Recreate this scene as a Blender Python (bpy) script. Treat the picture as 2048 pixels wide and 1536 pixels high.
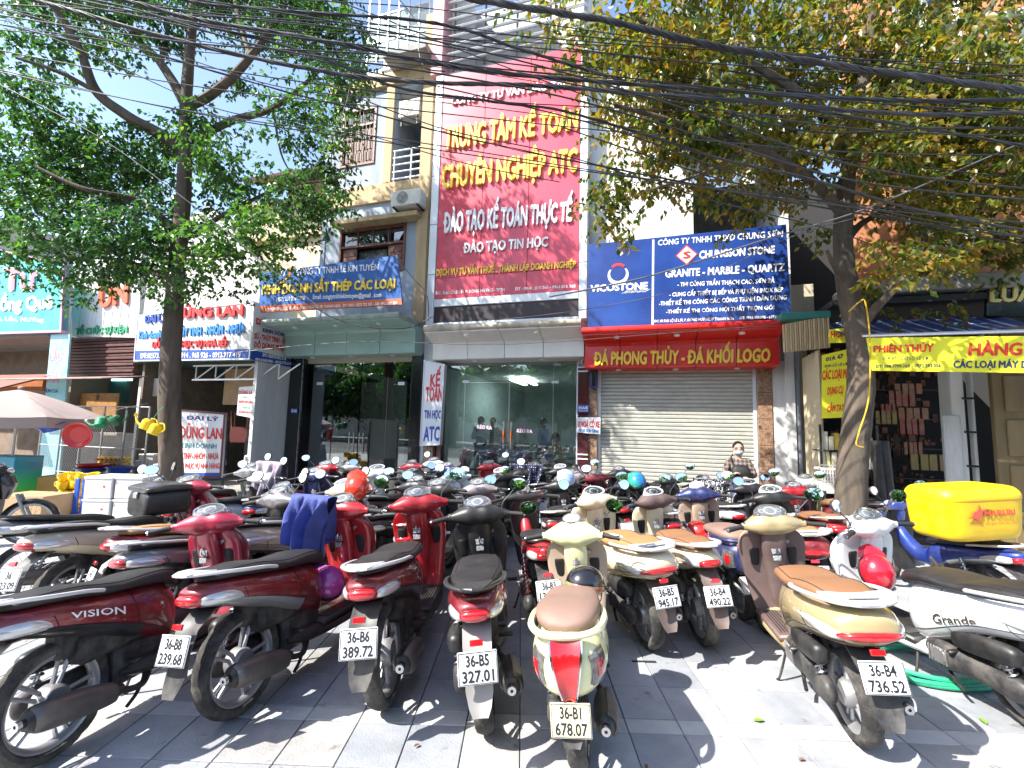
import bpy, math, random
import numpy as np
from mathutils import Vector, Matrix, Euler
R=math.radians; PI=math.pi
for o in list(bpy.data.objects): bpy.data.objects.remove(o)
rnd=random.Random(11)
scn=bpy.context.scene; COL=scn.collection
# ---------------------------------------------------------------- camera
W,HH,FPX=2048,1536,900.0
PITCH,ROLL,CAMH=0.09877,-0.02463,1.70
cam_d=bpy.data.cameras.new('camera'); cam=bpy.data.objects.new('camera',cam_d); COL.objects.link(cam)
cam_d.sensor_width=36; cam_d.lens=36*FPX/W; cam_d.clip_start=0.05; cam_d.clip_end=600
cam.matrix_world=Matrix.Translation((0,0,CAMH))@Matrix.Rotation(PI/2+PITCH,4,'X')@Matrix.Rotation(-ROLL,4,'Z')
scn.camera=cam
# ---------------------------------------------------------------- light
SUN_EL,SUN_AZ=R(46),math.atan2(-.91,-.42)
w=bpy.data.worlds.new('World'); scn.world=w; w.use_nodes=True
nt=w.node_tree; sky=nt.nodes.new('ShaderNodeTexSky'); sky.sky_type='NISHITA'; sky.sun_disc=False
sky.sun_elevation=SUN_EL; sky.sun_rotation=SUN_AZ; sky.air_density=1.0; sky.dust_density=1.2; sky.ozone_density=1.0
bg=nt.nodes['Background']; bg.inputs[1].default_value=0.15; nt.links.new(sky.outputs[0],bg.inputs[0])
sl=bpy.data.lights.new('sun','SUN'); sun=bpy.data.objects.new('sun',sl); COL.objects.link(sun)
sl.energy=5.0; sl.angle=R(.5); sl.color=(1,.955,.88)
sd=Vector((math.sin(SUN_AZ)*math.cos(SUN_EL),math.cos(SUN_AZ)*math.cos(SUN_EL),math.sin(SUN_EL)))
sun.rotation_euler=sd.to_track_quat('Z','Y').to_euler()
vs=scn.view_settings; vs.view_transform='Standard'; vs.look='None'; vs.exposure=1.4; vs.gamma=1.0; vs.use_curve_mapping=False
scn.cycles.max_bounces=7; scn.cycles.transparent_max_bounces=12; scn.cycles.caustics_reflective=False; scn.cycles.caustics_refractive=False

# ---------------------------------------------------------------- pixel -> place
def ray(px,py):
    x=(px-1024)/FPX; y=(768-py)/FPX; c,s=math.cos(ROLL),math.sin(ROLL)
    x,y=c*x-s*y,s*x+c*y
    return Vector((x,math.cos(PITCH)-y*math.sin(PITCH),math.sin(PITCH)+y*math.cos(PITCH)))
def G(px,py,z=0.):
    d=ray(px,py); t=(z-CAMH)/d.z; return Vector((d.x*t,d.y*t,z))
def atY(px,py,Y):
    d=ray(px,py); t=Y/d.y; return Vector((d.x*t,Y,CAMH+d.z*t))
FA=0.29386; FC,FS=math.cos(FA),math.sin(FA)
FM=Matrix.Translation((0,10,0))@Matrix.Rotation(-FA,4,'Z')     # facade frame: X along, Y into the building, Z up
def U(px,py,o=0.):
    """pixel -> (u,z) on the facade plane moved o metres towards the street"""
    d=ray(px,py); n=(FS,FC)
    t=(10*FC-o)/(d.x*n[0]+d.y*n[1]); X,Y=d.x*t,d.y*t-10
    return X*FC-Y*FS, CAMH+d.z*t

# ---------------------------------------------------------------- materials
MATS={}
def mat(name,col,rough=.6,metal=0.,var=0.,vscale=3.,bump=0.,bscale=30.,coat=0.,spec=.5,dust=0.,col2=None,emit=0,trans=0,streak=False):
    if name in MATS: return MATS[name]
    m=bpy.data.materials.new(name); m.use_nodes=True; t=m.node_tree; b=t.nodes['Principled BSDF']; L=t.links
    b.inputs['Base Color'].default_value=(*col,1); b.inputs['Roughness'].default_value=rough; b.inputs['Metallic'].default_value=metal
    b.inputs['Coat Weight'].default_value=coat; b.inputs['Coat Roughness'].default_value=.04; b.inputs['Specular IOR Level'].default_value=spec
    if trans: b.inputs['Transmission Weight'].default_value=trans
    if emit:
        b.inputs['Emission Color'].default_value=(*col,1); b.inputs['Emission Strength'].default_value=emit
    tc=None
    if var or bump or dust or col2:
        tc=t.nodes.new('ShaderNodeTexCoord')
        ri=t.nodes.new('ShaderNodeObjectInfo')
        mp=t.nodes.new('ShaderNodeVectorMath'); mp.operation='ADD'
        mul=t.nodes.new('ShaderNodeVectorMath'); mul.operation='MULTIPLY'; mul.inputs[1].default_value=(1,1,.18) if streak else (1,1,1)
        sc=t.nodes.new('ShaderNodeVectorMath'); sc.operation='SCALE'; sc.inputs['Scale'].default_value=37.
        cx=t.nodes.new('ShaderNodeCombineXYZ'); L.new(ri.outputs['Random'],cx.inputs[0]); L.new(ri.outputs['Random'],cx.inputs[1]); L.new(cx.outputs[0],sc.inputs[0])
        L.new(tc.outputs['Object'],mul.inputs[0]); L.new(mul.outputs[0],mp.inputs[0]); L.new(sc.outputs[0],mp.inputs[1])
        vec=mp.outputs[0]
    if var or col2:
        n=t.nodes.new('ShaderNodeTexNoise'); n.inputs['Scale'].default_value=vscale; n.inputs['Detail'].default_value=7; n.inputs['Roughness'].default_value=.62
        L.new(vec,n.inputs['Vector'])
        cr=t.nodes.new('ShaderNodeValToRGB'); cr.color_ramp.elements[0].position=.33; cr.color_ramp.elements[1].position=.68
        c2=col2 if col2 else tuple(c*(1-var) for c in col); c1=col if col2 else tuple(min(1,c*(1+var*.5)) for c in col)
        cr.color_ramp.elements[0].color=(*c2,1); cr.color_ramp.elements[1].color=(*c1,1)
        L.new(n.outputs[0],cr.inputs[0]); src=cr.outputs[0]
    else: src=None
    if dust:
        n2=t.nodes.new('ShaderNodeTexNoise'); n2.inputs['Scale'].default_value=7; n2.inputs['Detail'].default_value=9; n2.inputs['Roughness'].default_value=.7
        L.new(vec,n2.inputs['Vector'])
        geo=t.nodes.new('ShaderNodeNewGeometry'); sp=t.nodes.new('ShaderNodeSeparateXYZ'); L.new(geo.outputs['Normal'],sp.inputs[0])
        mr=t.nodes.new('ShaderNodeMapRange'); mr.inputs[1].default_value=.42; mr.inputs[2].default_value=.75; mr.inputs[3].default_value=0; mr.inputs[4].default_value=dust
        L.new(n2.outputs[0],mr.inputs[0])
        mx=t.nodes.new('ShaderNodeMix'); mx.data_type='RGBA'; L.new(mr.outputs[0],mx.inputs['Factor'])
        if src: L.new(src,mx.inputs['A'])
        else: mx.inputs['A'].default_value=(*col,1)
        mx.inputs['B'].default_value=(.30,.27,.23,1); src=mx.outputs['Result']
        ma=t.nodes.new('ShaderNodeMath'); ma.operation='MULTIPLY_ADD'; L.new(mr.outputs[0],ma.inputs[0]); ma.inputs[1].default_value=.9; ma.inputs[2].default_value=rough
        ma.use_clamp=True; L.new(ma.outputs[0],b.inputs['Roughness'])
    if src:
        L.new(src,b.inputs['Base Color'])
        if emit: L.new(src,b.inputs['Emission Color'])
    if bump:
        n3=t.nodes.new('ShaderNodeTexNoise'); n3.inputs['Scale'].default_value=bscale; n3.inputs['Detail'].default_value=5; L.new(vec,n3.inputs['Vector'])
        bp=t.nodes.new('ShaderNodeBump'); bp.inputs['Strength'].default_value=bump; bp.inputs['Distance'].default_value=.01
        L.new(n3.outputs[0],bp.inputs['Height']); L.new(bp.outputs[0],b.inputs['Normal'])
    MATS[name]=m; return m
def paint(name,col,metal=0.25,rough=.34): return mat('paint_'+name,col,rough,metal,coat=.85,dust=.16,var=.06,vscale=2)
def glass_mat(name,tint,refl=1.0,dens=.0,rough=0.):
    if name in MATS: return MATS[name]
    m=bpy.data.materials.new(name); m.use_nodes=True; t=m.node_tree; t.nodes.clear(); L=t.links
    out=t.nodes.new('ShaderNodeOutputMaterial'); tr=t.nodes.new('ShaderNodeBsdfTransparent'); tr.inputs[0].default_value=(*tint,1)
    gl=t.nodes.new('ShaderNodeBsdfGlossy'); gl.inputs['Roughness'].default_value=rough; gl.inputs['Color'].default_value=(.95,.98,1,1)
    fr=t.nodes.new('ShaderNodeFresnel'); fr.inputs[0].default_value=1.5
    mu=t.nodes.new('ShaderNodeMath'); mu.operation='MULTIPLY_ADD'; mu.inputs[1].default_value=refl; mu.inputs[2].default_value=.03*refl; mu.use_clamp=True
    mx=t.nodes.new('ShaderNodeMixShader'); L.new(fr.outputs[0],mu.inputs[0]); L.new(mu.outputs[0],mx.inputs[0]); L.new(tr.outputs[0],mx.inputs[1]); L.new(gl.outputs[0],mx.inputs[2])
    L.new(mx.outputs[0],out.inputs[0])
    if dens:
        df=t.nodes.new('ShaderNodeBsdfDiffuse'); df.inputs[0].default_value=(.5,.62,.6,1); m2=t.nodes.new('ShaderNodeMixShader'); m2.inputs[0].default_value=dens
        L.new(mx.outputs[0],m2.inputs[1]); L.new(df.outputs[0],m2.inputs[2]); L.new(m2.outputs[0],out.inputs[0])
    MATS[name]=m; return m
def leaf_mat(name,cols,trans=.4):
    m=bpy.data.materials.new(name); m.use_nodes=True; t=m.node_tree; L=t.links; b=t.nodes['Principled BSDF']
    at=t.nodes.new('ShaderNodeAttribute'); at.attribute_name='tone'
    oi=t.nodes.new('ShaderNodeObjectInfo'); ad=t.nodes.new('ShaderNodeMath'); ad.operation='ADD'; L.new(at.outputs['Fac'],ad.inputs[0])
    ad.inputs[1].default_value=0
    cr=t.nodes.new('ShaderNodeValToRGB'); el=cr.color_ramp.elements
    while len(el)<len(cols): el.new(.5)
    for i,c in enumerate(cols): el[i].position=i/(len(cols)-1); el[i].color=(*c,1)
    L.new(ad.outputs[0],cr.inputs[0]); L.new(cr.outputs[0],b.inputs['Base Color']); b.inputs['Roughness'].default_value=.38; b.inputs['Specular IOR Level'].default_value=.55
    tl=t.nodes.new('ShaderNodeBsdfTranslucent'); hs=t.nodes.new('ShaderNodeHueSaturation'); hs.inputs['Value'].default_value=2.0; hs.inputs['Saturation'].default_value=1.1
    L.new(cr.outputs[0],hs.inputs['Color']); L.new(hs.outputs[0],tl.inputs[0])
    mx=t.nodes.new('ShaderNodeMixShader'); mx.inputs[0].default_value=trans; L.new(b.outputs[0],mx.inputs[1]); L.new(tl.outputs[0],mx.inputs[2])
    L.new(mx.outputs[0],t.nodes['Material Output'].inputs[0]); return m

# ---------------------------------------------------------------- mesh building
def cr(P,t):
    n=len(P)-1; f=max(0,min(n-1e-6,t*n)); i=int(f); f-=i
    p0,p1,p2,p3=P[max(i-1,0)],P[i],P[min(i+1,n)],P[min(i+2,n)]
    return [.5*((2*b)+(-a+c)*f+(2*a-5*b+4*c-d)*f*f+(-a+3*b-3*c+d)*f**3) for a,b,c,d in zip(p0,p1,p2,p3)]
class MB:
    def __init__(s): s.v=[]; s.f=[]
    def quad(s,a,b,c,d):
        n=len(s.v); s.v+= [tuple(a),tuple(b),tuple(c),tuple(d)]; s.f.append((n,n+1,n+2,n+3)); return s
    def box(s,x0,x1,y0,y1,z0,z1,b=0.):
        if x0>x1:x0,x1=x1,x0
        if y0>y1:y0,y1=y1,y0
        if z0>z1:z0,z1=z1,z0
        n=len(s.v)
        if not b:
            s.v+=[(x,y,z) for z in (z0,z1) for y in (y0,y1) for x in (x0,x1)]
            s.f+=[tuple(n+i for i in q) for q in ((0,2,3,1),(4,5,7,6),(0,1,5,4),(2,6,7,3),(0,4,6,2),(1,3,7,5))]; return s
        b=min(b,(x1-x0)*.45,(y1-y0)*.45,(z1-z0)*.45); lo=(x0,y0,z0); hi=(x1,y1,z1); idx={}
        for c in range(8):
            sg=[(c>>i)&1 for i in range(3)]
            for ax in range(3):
                p=[(hi[i] if sg[i] else lo[i]) if i==ax else ((hi[i]-b) if sg[i] else (lo[i]+b)) for i in range(3)]
                idx[(c,ax)]=len(s.v); s.v.append(tuple(p))
        def F(l,cen):
            P=[Vector(s.v[i]) for i in l]; nn=(P[1]-P[0]).cross(P[2]-P[0]); m=sum(P,Vector())/len(P)-cen
            s.f.append(tuple(l) if nn.dot(m)>0 else tuple(reversed(l)))
        cen=Vector([(a+c)/2 for a,c in zip(lo,hi)])
        for ax in range(3):
            o=[i for i in range(3) if i!=ax]
            for sd_ in (0,1):
                l=[]
                for q in ((0,0),(1,0),(1,1),(0,1)): l.append(idx[((sd_<<ax)|(q[0]<<o[0])|(q[1]<<o[1]),ax)])
                F(l,cen)
            for q in ((0,0),(1,0),(0,1),(1,1)):
                a=(q[0]<<o[0])|(q[1]<<o[1]); c2=a|(1<<ax)
                F([idx[(a,o[0])],idx[(c2,o[0])],idx[(c2,o[1])],idx[(a,o[1])]],cen)
        for c in range(8): F([idx[(c,0)],idx[(c,1)],idx[(c,2)]],cen)
        return s
    def rings(s,rr,caps=True,closed=True):
        n=len(s.v); k=len(rr[0])
        for r_ in rr: s.v+=[tuple(p) for p in r_]
        for i in range(len(rr)-1):
            for j in range(k if closed else k-1):
                a=n+i*k+j; b=n+i*k+(j+1)%k; s.f.append((a,b,b+k,a+k))
        if caps and closed:
            s.f.append(tuple(n+j for j in reversed(range(k)))); s.f.append(tuple(n+(len(rr)-1)*k+j for j in range(k)))
        return s
    def tube(s,path,r,n=8,caps=True,flat=1.):
        P=[Vector(p) for p in path]; rr=[]; up=Vector((0,0,1)); prev=None
        for i,p in enumerate(P):
            d=(P[min(i+1,len(P)-1)]-P[max(i-1,0)]).normalized()
            if prev is None: a=d.cross(up if abs(d.z)<.95 else Vector((1,0,0))).normalized()
            else: a=(prev-d*prev.dot(d)).normalized()
            prev=a; b=d.cross(a); q=r[i] if isinstance(r,(list,tuple)) else r
            rr.append([p+a*math.cos(2*PI*j/n)*q+b*math.sin(2*PI*j/n)*q*flat for j in range(n)])
        return s.rings(rr,caps)
    def cyl(s,p0,p1,r,n=16,r1=None): return s.tube([p0,p1],[r,r if r1 is None else r1],n)
    def stube(s,ctrl,r,n=8,m=24,flat=1.):
        return s.tube([cr([tuple(c) for c in ctrl],i/m) for i in range(m+1)],r if not isinstance(r,tuple) else [r[0]+(r[1]-r[0])*i/m for i in range(m+1)],n,flat=flat)
    def lathe(s,prof,n=32,axis='z',c=(0,0,0),caps=False):
        rr=[]
        for r_,h in prof:
            ring=[]
            for j in range(n):
                a=2*PI*j/n; p=(r_*math.cos(a),r_*math.sin(a),h)
                if axis=='x': p=(h,p[0],p[1])
                if axis=='y': p=(p[1],h,p[0])
                ring.append((p[0]+c[0],p[1]+c[1],p[2]+c[2]))
            rr.append(ring)
        return s.rings(rr,caps)
    def ell(s,c,rx,ry,rz,n=16,m=10,z0=-1.,z1=1.):
        rr=[]
        for i in range(m+1):
            h=math.asin(max(-1,min(1,z0)))+(math.asin(min(1,z1))-math.asin(max(-1,z0)))*i/m
            q=max(math.cos(h),.002); rr.append([(c[0]+rx*q*math.cos(2*PI*j/n),c[1]+ry*q*math.sin(2*PI*j/n),c[2]+rz*math.sin(h)) for j in range(n)])
        return s.rings(rr)
    def strip(s,path,thick,ncurve=4,crown=0.):
        """plate that follows path [(y,z,halfwidth)] in the YZ plane"""
        rr=[]; P=path
        for i,(y,z,hw) in enumerate(P):
            a=P[max(i-1,0)]; b=P[min(i+1,len(P)-1)]; dy,dz=b[0]-a[0],b[1]-a[1]; l=math.hypot(dy,dz) or 1; ny,nz=-dz/l,dy/l
            ring=[]
            for k in range(ncurve+1):
                q=-1+2*k/ncurve; e=crown*(1-q*q); ring.append((hw*q,y+ny*(thick/2+e),z+nz*(thick/2+e)))
            for k in range(ncurve+1):
                q=1-2*k/ncurve; e=crown*(1-q*q); ring.append((hw*q,y-ny*(thick/2-e),z-nz*(thick/2-e)))
            rr.append(ring)
        return s.rings(rr)
    def prism(s,poly,h0,h1,axis='y'):
        n=len(poly); k=len(s.v)
        for h in (h0,h1):
            for a,b in poly: s.v.append((a,h,b) if axis=='y' else ((h,a,b) if axis=='x' else (a,b,h)))
        s.f.append(tuple(k+i for i in range(n))); s.f.append(tuple(k+n+i for i in reversed(range(n))))
        for i in range(n): j=(i+1)%n; s.f.append((k+j,k+i,k+n+i,k+n+j))
        return s
    def add(s,o,M=None):
        n=len(s.v); s.v+=[tuple(M@Vector(p)) if M else p for p in o.v]; s.f+=[tuple(i+n for i in f) for f in o.f]; return s
    def xf(s,M): s.v=[tuple(M@Vector(p)) for p in s.v]; return s
    def mesh(s,name,m=None,smooth=True,ang=38):
        me=bpy.data.meshes.new(name); me.from_pydata(s.v,[],s.f)
        if m: me.materials.append(m)
        if smooth: me.shade_smooth(); me.set_sharp_from_angle(angle=R(ang))
        me.update(); return me
    def build(s,name,m,parent=None,smooth=True,ang=38,label=None,kind=None):
        return obj(name,s.mesh(name,m,smooth,ang),m,parent,label,kind)
class Loft:
    """stations (s,cA,hA,loB,hiB,p) along an axis; ring is a superellipse"""
    def __init__(s,st,axis='y',K=1.): s.st=[tuple(q) if len(q)==6 else tuple(q)+(2.3,) for q in st]; s.axis=axis
    def P(s,t,a,off=0.):
        S,cA,hA,lo,hi,p=cr(s.st,t); hA=max(hA,.001); hb=max((hi-lo)/2,.001); cb=(hi+lo)/2; c,q=math.cos(a),math.sin(a)
        A=cA+(hA)*math.copysign(abs(c)**(2/p),c); B=cb+hb*math.copysign(abs(q)**(2/p),q)
        v=Vector((A,S,B)) if s.axis=='y' else (Vector((S,A,B)) if s.axis=='x' else Vector((A,B,S)))
        if off:
            e=.01; v+=s.N(t,a)*off
        return v
    def N(s,t,a):
        e=.004; du=s.P(min(1,t+e),a)-s.P(max(0,t-e),a); dv=s.P(t,a+.03)-s.P(t,a-.03); n=du.cross(dv)
        S,cA,hA,lo,hi,p=cr(s.st,t); 
        c=Vector((cA,S,(lo+hi)/2)) if s.axis=='y' else (Vector((S,cA,(lo+hi)/2)) if s.axis=='x' else Vector((cA,(lo+hi)/2,S)))
        if n.length<1e-9: return (s.P(t,a)-c).normalized()
        n.normalize(); return n if n.dot(s.P(t,a)-c)>=0 else -n
    def full(s,nt=26,na=24,mb=None):
        mb=mb or MB(); rr=[[s.P(i/nt,2*PI*j/na) for j in range(na)] for i in range(nt+1)]
        if s.axis!='x': pass
        return mb.rings(rr)
    def patch(s,t0,t1,a0,a1,off=.004,nt=8,na=8,mb=None,back=-.003):
        mb=mb or MB(); n=len(mb.v); f=lambda i,j:(t0+(t1-t0)*i/nt, a0+(a1-a0)*j/na)
        for lay,of in ((0,off),(1,back)):
            for i in range(nt+1):
                for j in range(na+1):
                    t,a=f(i,j); mb.v.append(tuple(s.P(t,a)+s.N(t,a)*of))
        k=(nt+1)*(na+1); I=lambda i,j,l=0:n+l*k+i*(na+1)+j
        for i in range(nt):
            for j in range(na): mb.f.append((I(i,j),I(i,j+1),I(i+1,j+1),I(i+1,j)))
        for i in range(nt):
            mb.f.append((I(i,0,1),I(i,0),I(i+1,0),I(i+1,0,1))); mb.f.append((I(i,na),I(i,na,1),I(i+1,na,1),I(i+1,na)))
        for j in range(na):
            mb.f.append((I(0,j),I(0,j,1),I(0,j+1,1),I(0,j+1))); mb.f.append((I(nt,j,1),I(nt,j),I(nt,j+1),I(nt,j+1,1)))
        return mb

def obj(name,me,m=None,parent=None,label=None,kind=None):
    o=bpy.data.objects.new(name,me); COL.objects.link(o)
    if m and len(me.materials):
        if me.materials[0]!=m: o.material_slots[0].link='OBJECT'; o.material_slots[0].material=m
    if parent: o.parent=parent
    if label: o['label']=label
    if kind: o['kind']=kind
    return o
def tag(o,label,cat,group=None):
    o['label']=label; o['category']=cat
    if group: o['group']=group
    return o
def thing(name,label,cat,loc=(0,0,0),rot=(0,0,0),group=None,scale=1):
    o=bpy.data.objects.new(name,None); COL.objects.link(o); o.empty_display_size=.1
    o.location=loc; o.rotation_euler=rot; o.scale=(scale,)*3
    return tag(o,label,cat,group)
def struct(name,mb,m,smooth=False,parent=None): return mb.build(name,m,parent,smooth,kind='structure')
class FT:
    """a thing on the facade; parts are given in facade coordinates"""
    def __init__(s,name,label,cat,u,z,o=0.,group=None):
        s.T=Matrix.Translation((u,-o,z)); s.inv=s.T.inverted()
        s.o=thing(name,label,cat,group=group); s.o.matrix_world=FM@s.T
    def part(s,name,mb,m,parent=None,smooth=True,label=None,kind=None,ang=38):
        mb=MB().add(mb,s.inv); return mb.build(name,m,parent or s.o,smooth,ang,label,kind)
def fb(u0,u1,z0,z1,o0,o1,b=.004,mb=None): return (mb or MB()).box(u0,u1,-o1,-o0,z0,z1,b)

# ---------------------------------------------------------------- lettering
CAPH=.702
_hi=[None]
def _adv(p):
    if _hi[0] is None: _hi[0]=txt('I')[3]
    return txt(p+'I')[3]-_hi[0] if p else 0.
def txt(s,bold=0.,depth=0.,res=2):
    if 'Đ' in s:
        v,f,x0,x1=txt(s.replace('Đ','D'),bold,depth,res)
        for k,c in enumerate(s):
            if c!='Đ': continue
            a=_adv(s[:k].replace('Đ','D')); xa,xb,ya,yb=a-.015,a+.30,.315,.395
            for z in ((depth/2+.0,) if not depth else (depth/2,-depth/2)):
                n=len(v); v+=[(xa,ya,z+.0006),(xb,ya,z+.0006),(xb,yb,z+.0006),(xa,yb,z+.0006)]; f.append((n,n+1,n+2,n+3))
            if depth:
                n=len(v)-8; f+=[(n+(i+1)%4,n+i,n+4+i,n+4+(i+1)%4) for i in range(4)]
            x0=min(x0,xa)
        return v,f,x0,x1
    c=bpy.data.curves.new('t','FONT'); c.body=s; c.offset=bold; c.resolution_u=res; c.extrude=depth/2
    o=bpy.data.objects.new('t',c); m=o.to_mesh()
    v=[tuple(q.co) for q in m.vertices]; f=[tuple(p.vertices) for p in m.polygons]; o.to_mesh_clear(); bpy.data.objects.remove(o); bpy.data.curves.remove(c)
    x0=min(q[0] for q in v); x1=max(q[0] for q in v); return v,f,x0,x1
def bil(q,s,t):
    (a,b,c,d)=q; return [(1-s)*(1-t)*a[i]+s*(1-t)*b[i]+s*t*c[i]+(1-s)*t*d[i] for i in range(len(a))]
def bolden(v,f,b,dz=.0):
    if b<.012: return v,f
    V2=list(v); F2=list(f); n=len(v)
    for k,(dx,dy) in enumerate(((-b,0),(b,0),(0,b*.8),(0,-b*.8))):
        V2+=[(x+dx,y+dy,z+(k+1)*dz) for x,y,z in v]; F2+=[tuple(i+(k+1)*n for i in g) for g in f]
    return V2,F2
def text_quad(s,q,o,bold=.02,depth=0.,mb=None,slant=0.):
    """q = BL,BR,TR,TL (u,z) of the capitals' box, flush on offset o"""
    mb=mb or MB(); v,f,x0,x1=txt(s,0,1. if depth else 0.); v,f=bolden(v,f,min(bold,.045)); n=len(mb.v); m0=len(v)//5 if bold>=.012 else len(v)
    for i_,(x,y,z) in enumerate(v):
        t=y/CAPH; u,zz=bil(q,(x-x0)/(x1-x0)+slant*t,t); mb.v.append((u,-(o+.003+(i_//m0)*.0005+(z+.5 if depth else 0)*depth),zz))
    mb.f+=[tuple(i+n for i in g) for g in f]; return mb
def px_text(ft,s,b,o,m,bold=.02,depth=0.,slant=0.,name='lettering'):
    """b=(xl,ytop_l,ybot_l,xr,ytop_r,ybot_r) pixel box of the capitals"""
    q=[U(b[0],b[2],o),U(b[3],b[5],o),U(b[3],b[4],o),U(b[0],b[1],o)]
    return ft.part(name,text_quad(s,q,o,bold,depth,slant=slant),m,smooth=False)
def board(ft,q,o,th,m,name='board',mb=None):
    """q=BL,BR,TR,TL in (u,z)"""
    mb=mb or MB(); n=len(mb.v); mb.v+=[(u,-o,z) for u,z in q]+[(u,-(o-th),z) for u,z in q]
    mb.f+=[(n,n+1,n+2,n+3),(n+7,n+6,n+5,n+4)]+[(n+(i+1)%4,n+i,n+4+i,n+4+(i+1)%4) for i in range(4)]
    return ft.part(name,mb,m,smooth=False) if ft else mb
def Q(*p,o=0.): return [U(*q,o) for q in p]      # corners in pixels BL,BR,TR,TL
# ================================================================ scooters
def wheel(r,w,spokes=5,thin=False,treads=60):
    t=MB(); n=treads
    prof=[(-w*.30,r-w*.62),(-w*.46,r-w*.50),(-w*.5,r-w*.30),(-w*.40,r-w*.12),(-w*.2,r-.004),(0,r),(w*.2,r-.004),(w*.40,r-w*.12),(w*.5,r-w*.30),(w*.46,r-w*.50),(w*.30,r-w*.62)]
    rr=[]
    for k,(h,rad) in enumerate(prof):
        ring=[]
        for j in range(n):
            a=2*PI*j/n; q=rad
            if k in (3,4,6,7) and (j+abs(k-5))%4==0: q-=.006
            ring.append((h,q*math.cos(a),q*math.sin(a)))
        rr.append(ring)
    t.rings(rr,caps=False)
    ri=r-w*.60; m=MB()
    m.lathe([(ri-.022,-w*.20),(ri-.004,-w*.34),(ri+.008,-w*.34),(ri+.002,-w*.2),(ri-.006,0),(ri+.002,w*.2),(ri+.008,w*.34),(ri-.004,w*.34),(ri-.022,w*.2),(ri-.028,0),(ri-.022,-w*.2)],40,'x')
    m.lathe([(.001,-.035),(.045,-.035),(.055,-.02),(.055,.02),(.045,.035),(.001,.035)],20,'x')
    if thin:
        for k in range(28):
            a=2*PI*k/28; b=a+(.35 if k%2 else -.35); m.cyl((.02*(-1)**(k//2),.04*math.cos(b),.04*math.sin(b)),(0,(ri-.02)*math.cos(a),(ri-.02)*math.sin(a)),.0018,4)
    else:
        for k in range(spokes):
            a=2*PI*k/spokes
            for s in (-.13,.13):
                p0=Vector((0,.045*math.cos(a+s*2.2),.045*math.sin(a+s*2.2))); p1=Vector((0,(ri-.015)*math.cos(a+s),(ri-.015)*math.sin(a+s)))
                m.tube([p0,(p0+p1)/2,p1],[.013,.010,.012],6)
    return t,m
def coil(p0,p1,r,wire,turns=9,n=10):
    p0,p1=Vector(p0),Vector(p1); d=p1-p0; a=d.cross(Vector((1,0,0))).normalized(); b=d.normalized().cross(a); N=turns*n
    return MB().tube([p0+d*(i/N)+a*r*math.cos(2*PI*i/n)+b*r*math.sin(2*PI*i/n) for i in range(N+1)],wire,5)
BODY={
 'slim':[(.56,0,.07,.34,.62),(.50,0,.10,.31,.67),(.40,0,.135,.36,.71),(.22,0,.165,.44,.735),(.04,0,.175,.53,.755),(-.12,0,.162,.59,.775),(-.26,0,.135,.635,.785),(-.36,0,.105,.665,.78),(-.41,0,.07,.69,.765),(-.425,0,.02,.71,.745)],
 'lead':[(.56,0,.08,.30,.60),(.50,0,.12,.27,.68),(.38,0,.165,.30,.72),(.20,0,.20,.40,.745),(.02,0,.215,.50,.765),(-.14,0,.21,.545,.785),(-.28,0,.19,.58,.80),(-.38,0,.155,.61,.795),(-.43,0,.115,.64,.775),(-.45,0,.03,.69,.73)],
 'classic':[(.56,0,.06,.33,.60),(.50,0,.10,.30,.66),(.38,0,.14,.33,.70),(.22,0,.175,.38,.72),(.04,0,.198,.42,.735),(-.12,0,.20,.43,.745),(-.26,0,.185,.44,.75),(-.35,0,.15,.455,.735),(-.40,0,.095,.49,.70),(-.42,0,.03,.55,.63)],
 'under':[(.50,0,.05,.40,.60),(.42,0,.09,.40,.66),(.28,0,.12,.45,.70),(.08,0,.13,.54,.73),(-.10,0,.125,.60,.76),(-.26,0,.10,.645,.785),(-.36,0,.075,.675,.785),(-.42,0,.04,.70,.775),(-.44,0,.01,.725,.76)]}
SEAT={
 'slim':[(.60,0,.03,.655,.675),(.575,0,.075,.63,.71),(.48,0,.125,.67,.765),(.34,0,.150,.695,.785),(.18,0,.158,.715,.782),(.06,0,.155,.725,.80),(-.06,0,.145,.745,.825),(-.20,0,.12,.765,.832),(-.30,0,.085,.775,.822),(-.345,0,.02,.785,.805)],
 'lead':[(.60,0,.04,.66,.68),(.575,0,.09,.63,.715),(.48,0,.14,.67,.765),(.32,0,.168,.70,.785),(.16,0,.175,.72,.785),(.06,0,.172,.73,.81),(-.08,0,.165,.75,.838),(-.22,0,.145,.77,.842),(-.31,0,.115,.785,.828),(-.345,0,.03,.795,.81)],
 'classic':[(.50,0,.03,.65,.67),(.475,0,.09,.62,.71),(.40,0,.125,.65,.75),(.26,0,.152,.69,.775),(.12,0,.168,.70,.785),(-.02,0,.178,.71,.812),(-.14,0,.172,.715,.828),(-.24,0,.145,.72,.82),(-.30,0,.09,.73,.79),(-.32,0,.02,.745,.765)],
 'under':[(.50,0,.04,.63,.66),(.46,0,.08,.65,.71),(.32,0,.115,.68,.75),(.14,0,.128,.71,.765),(0,0,.128,.735,.79),(-.14,0,.12,.76,.81),(-.26,0,.10,.775,.815),(-.31,0,.03,.785,.80)]}
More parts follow.
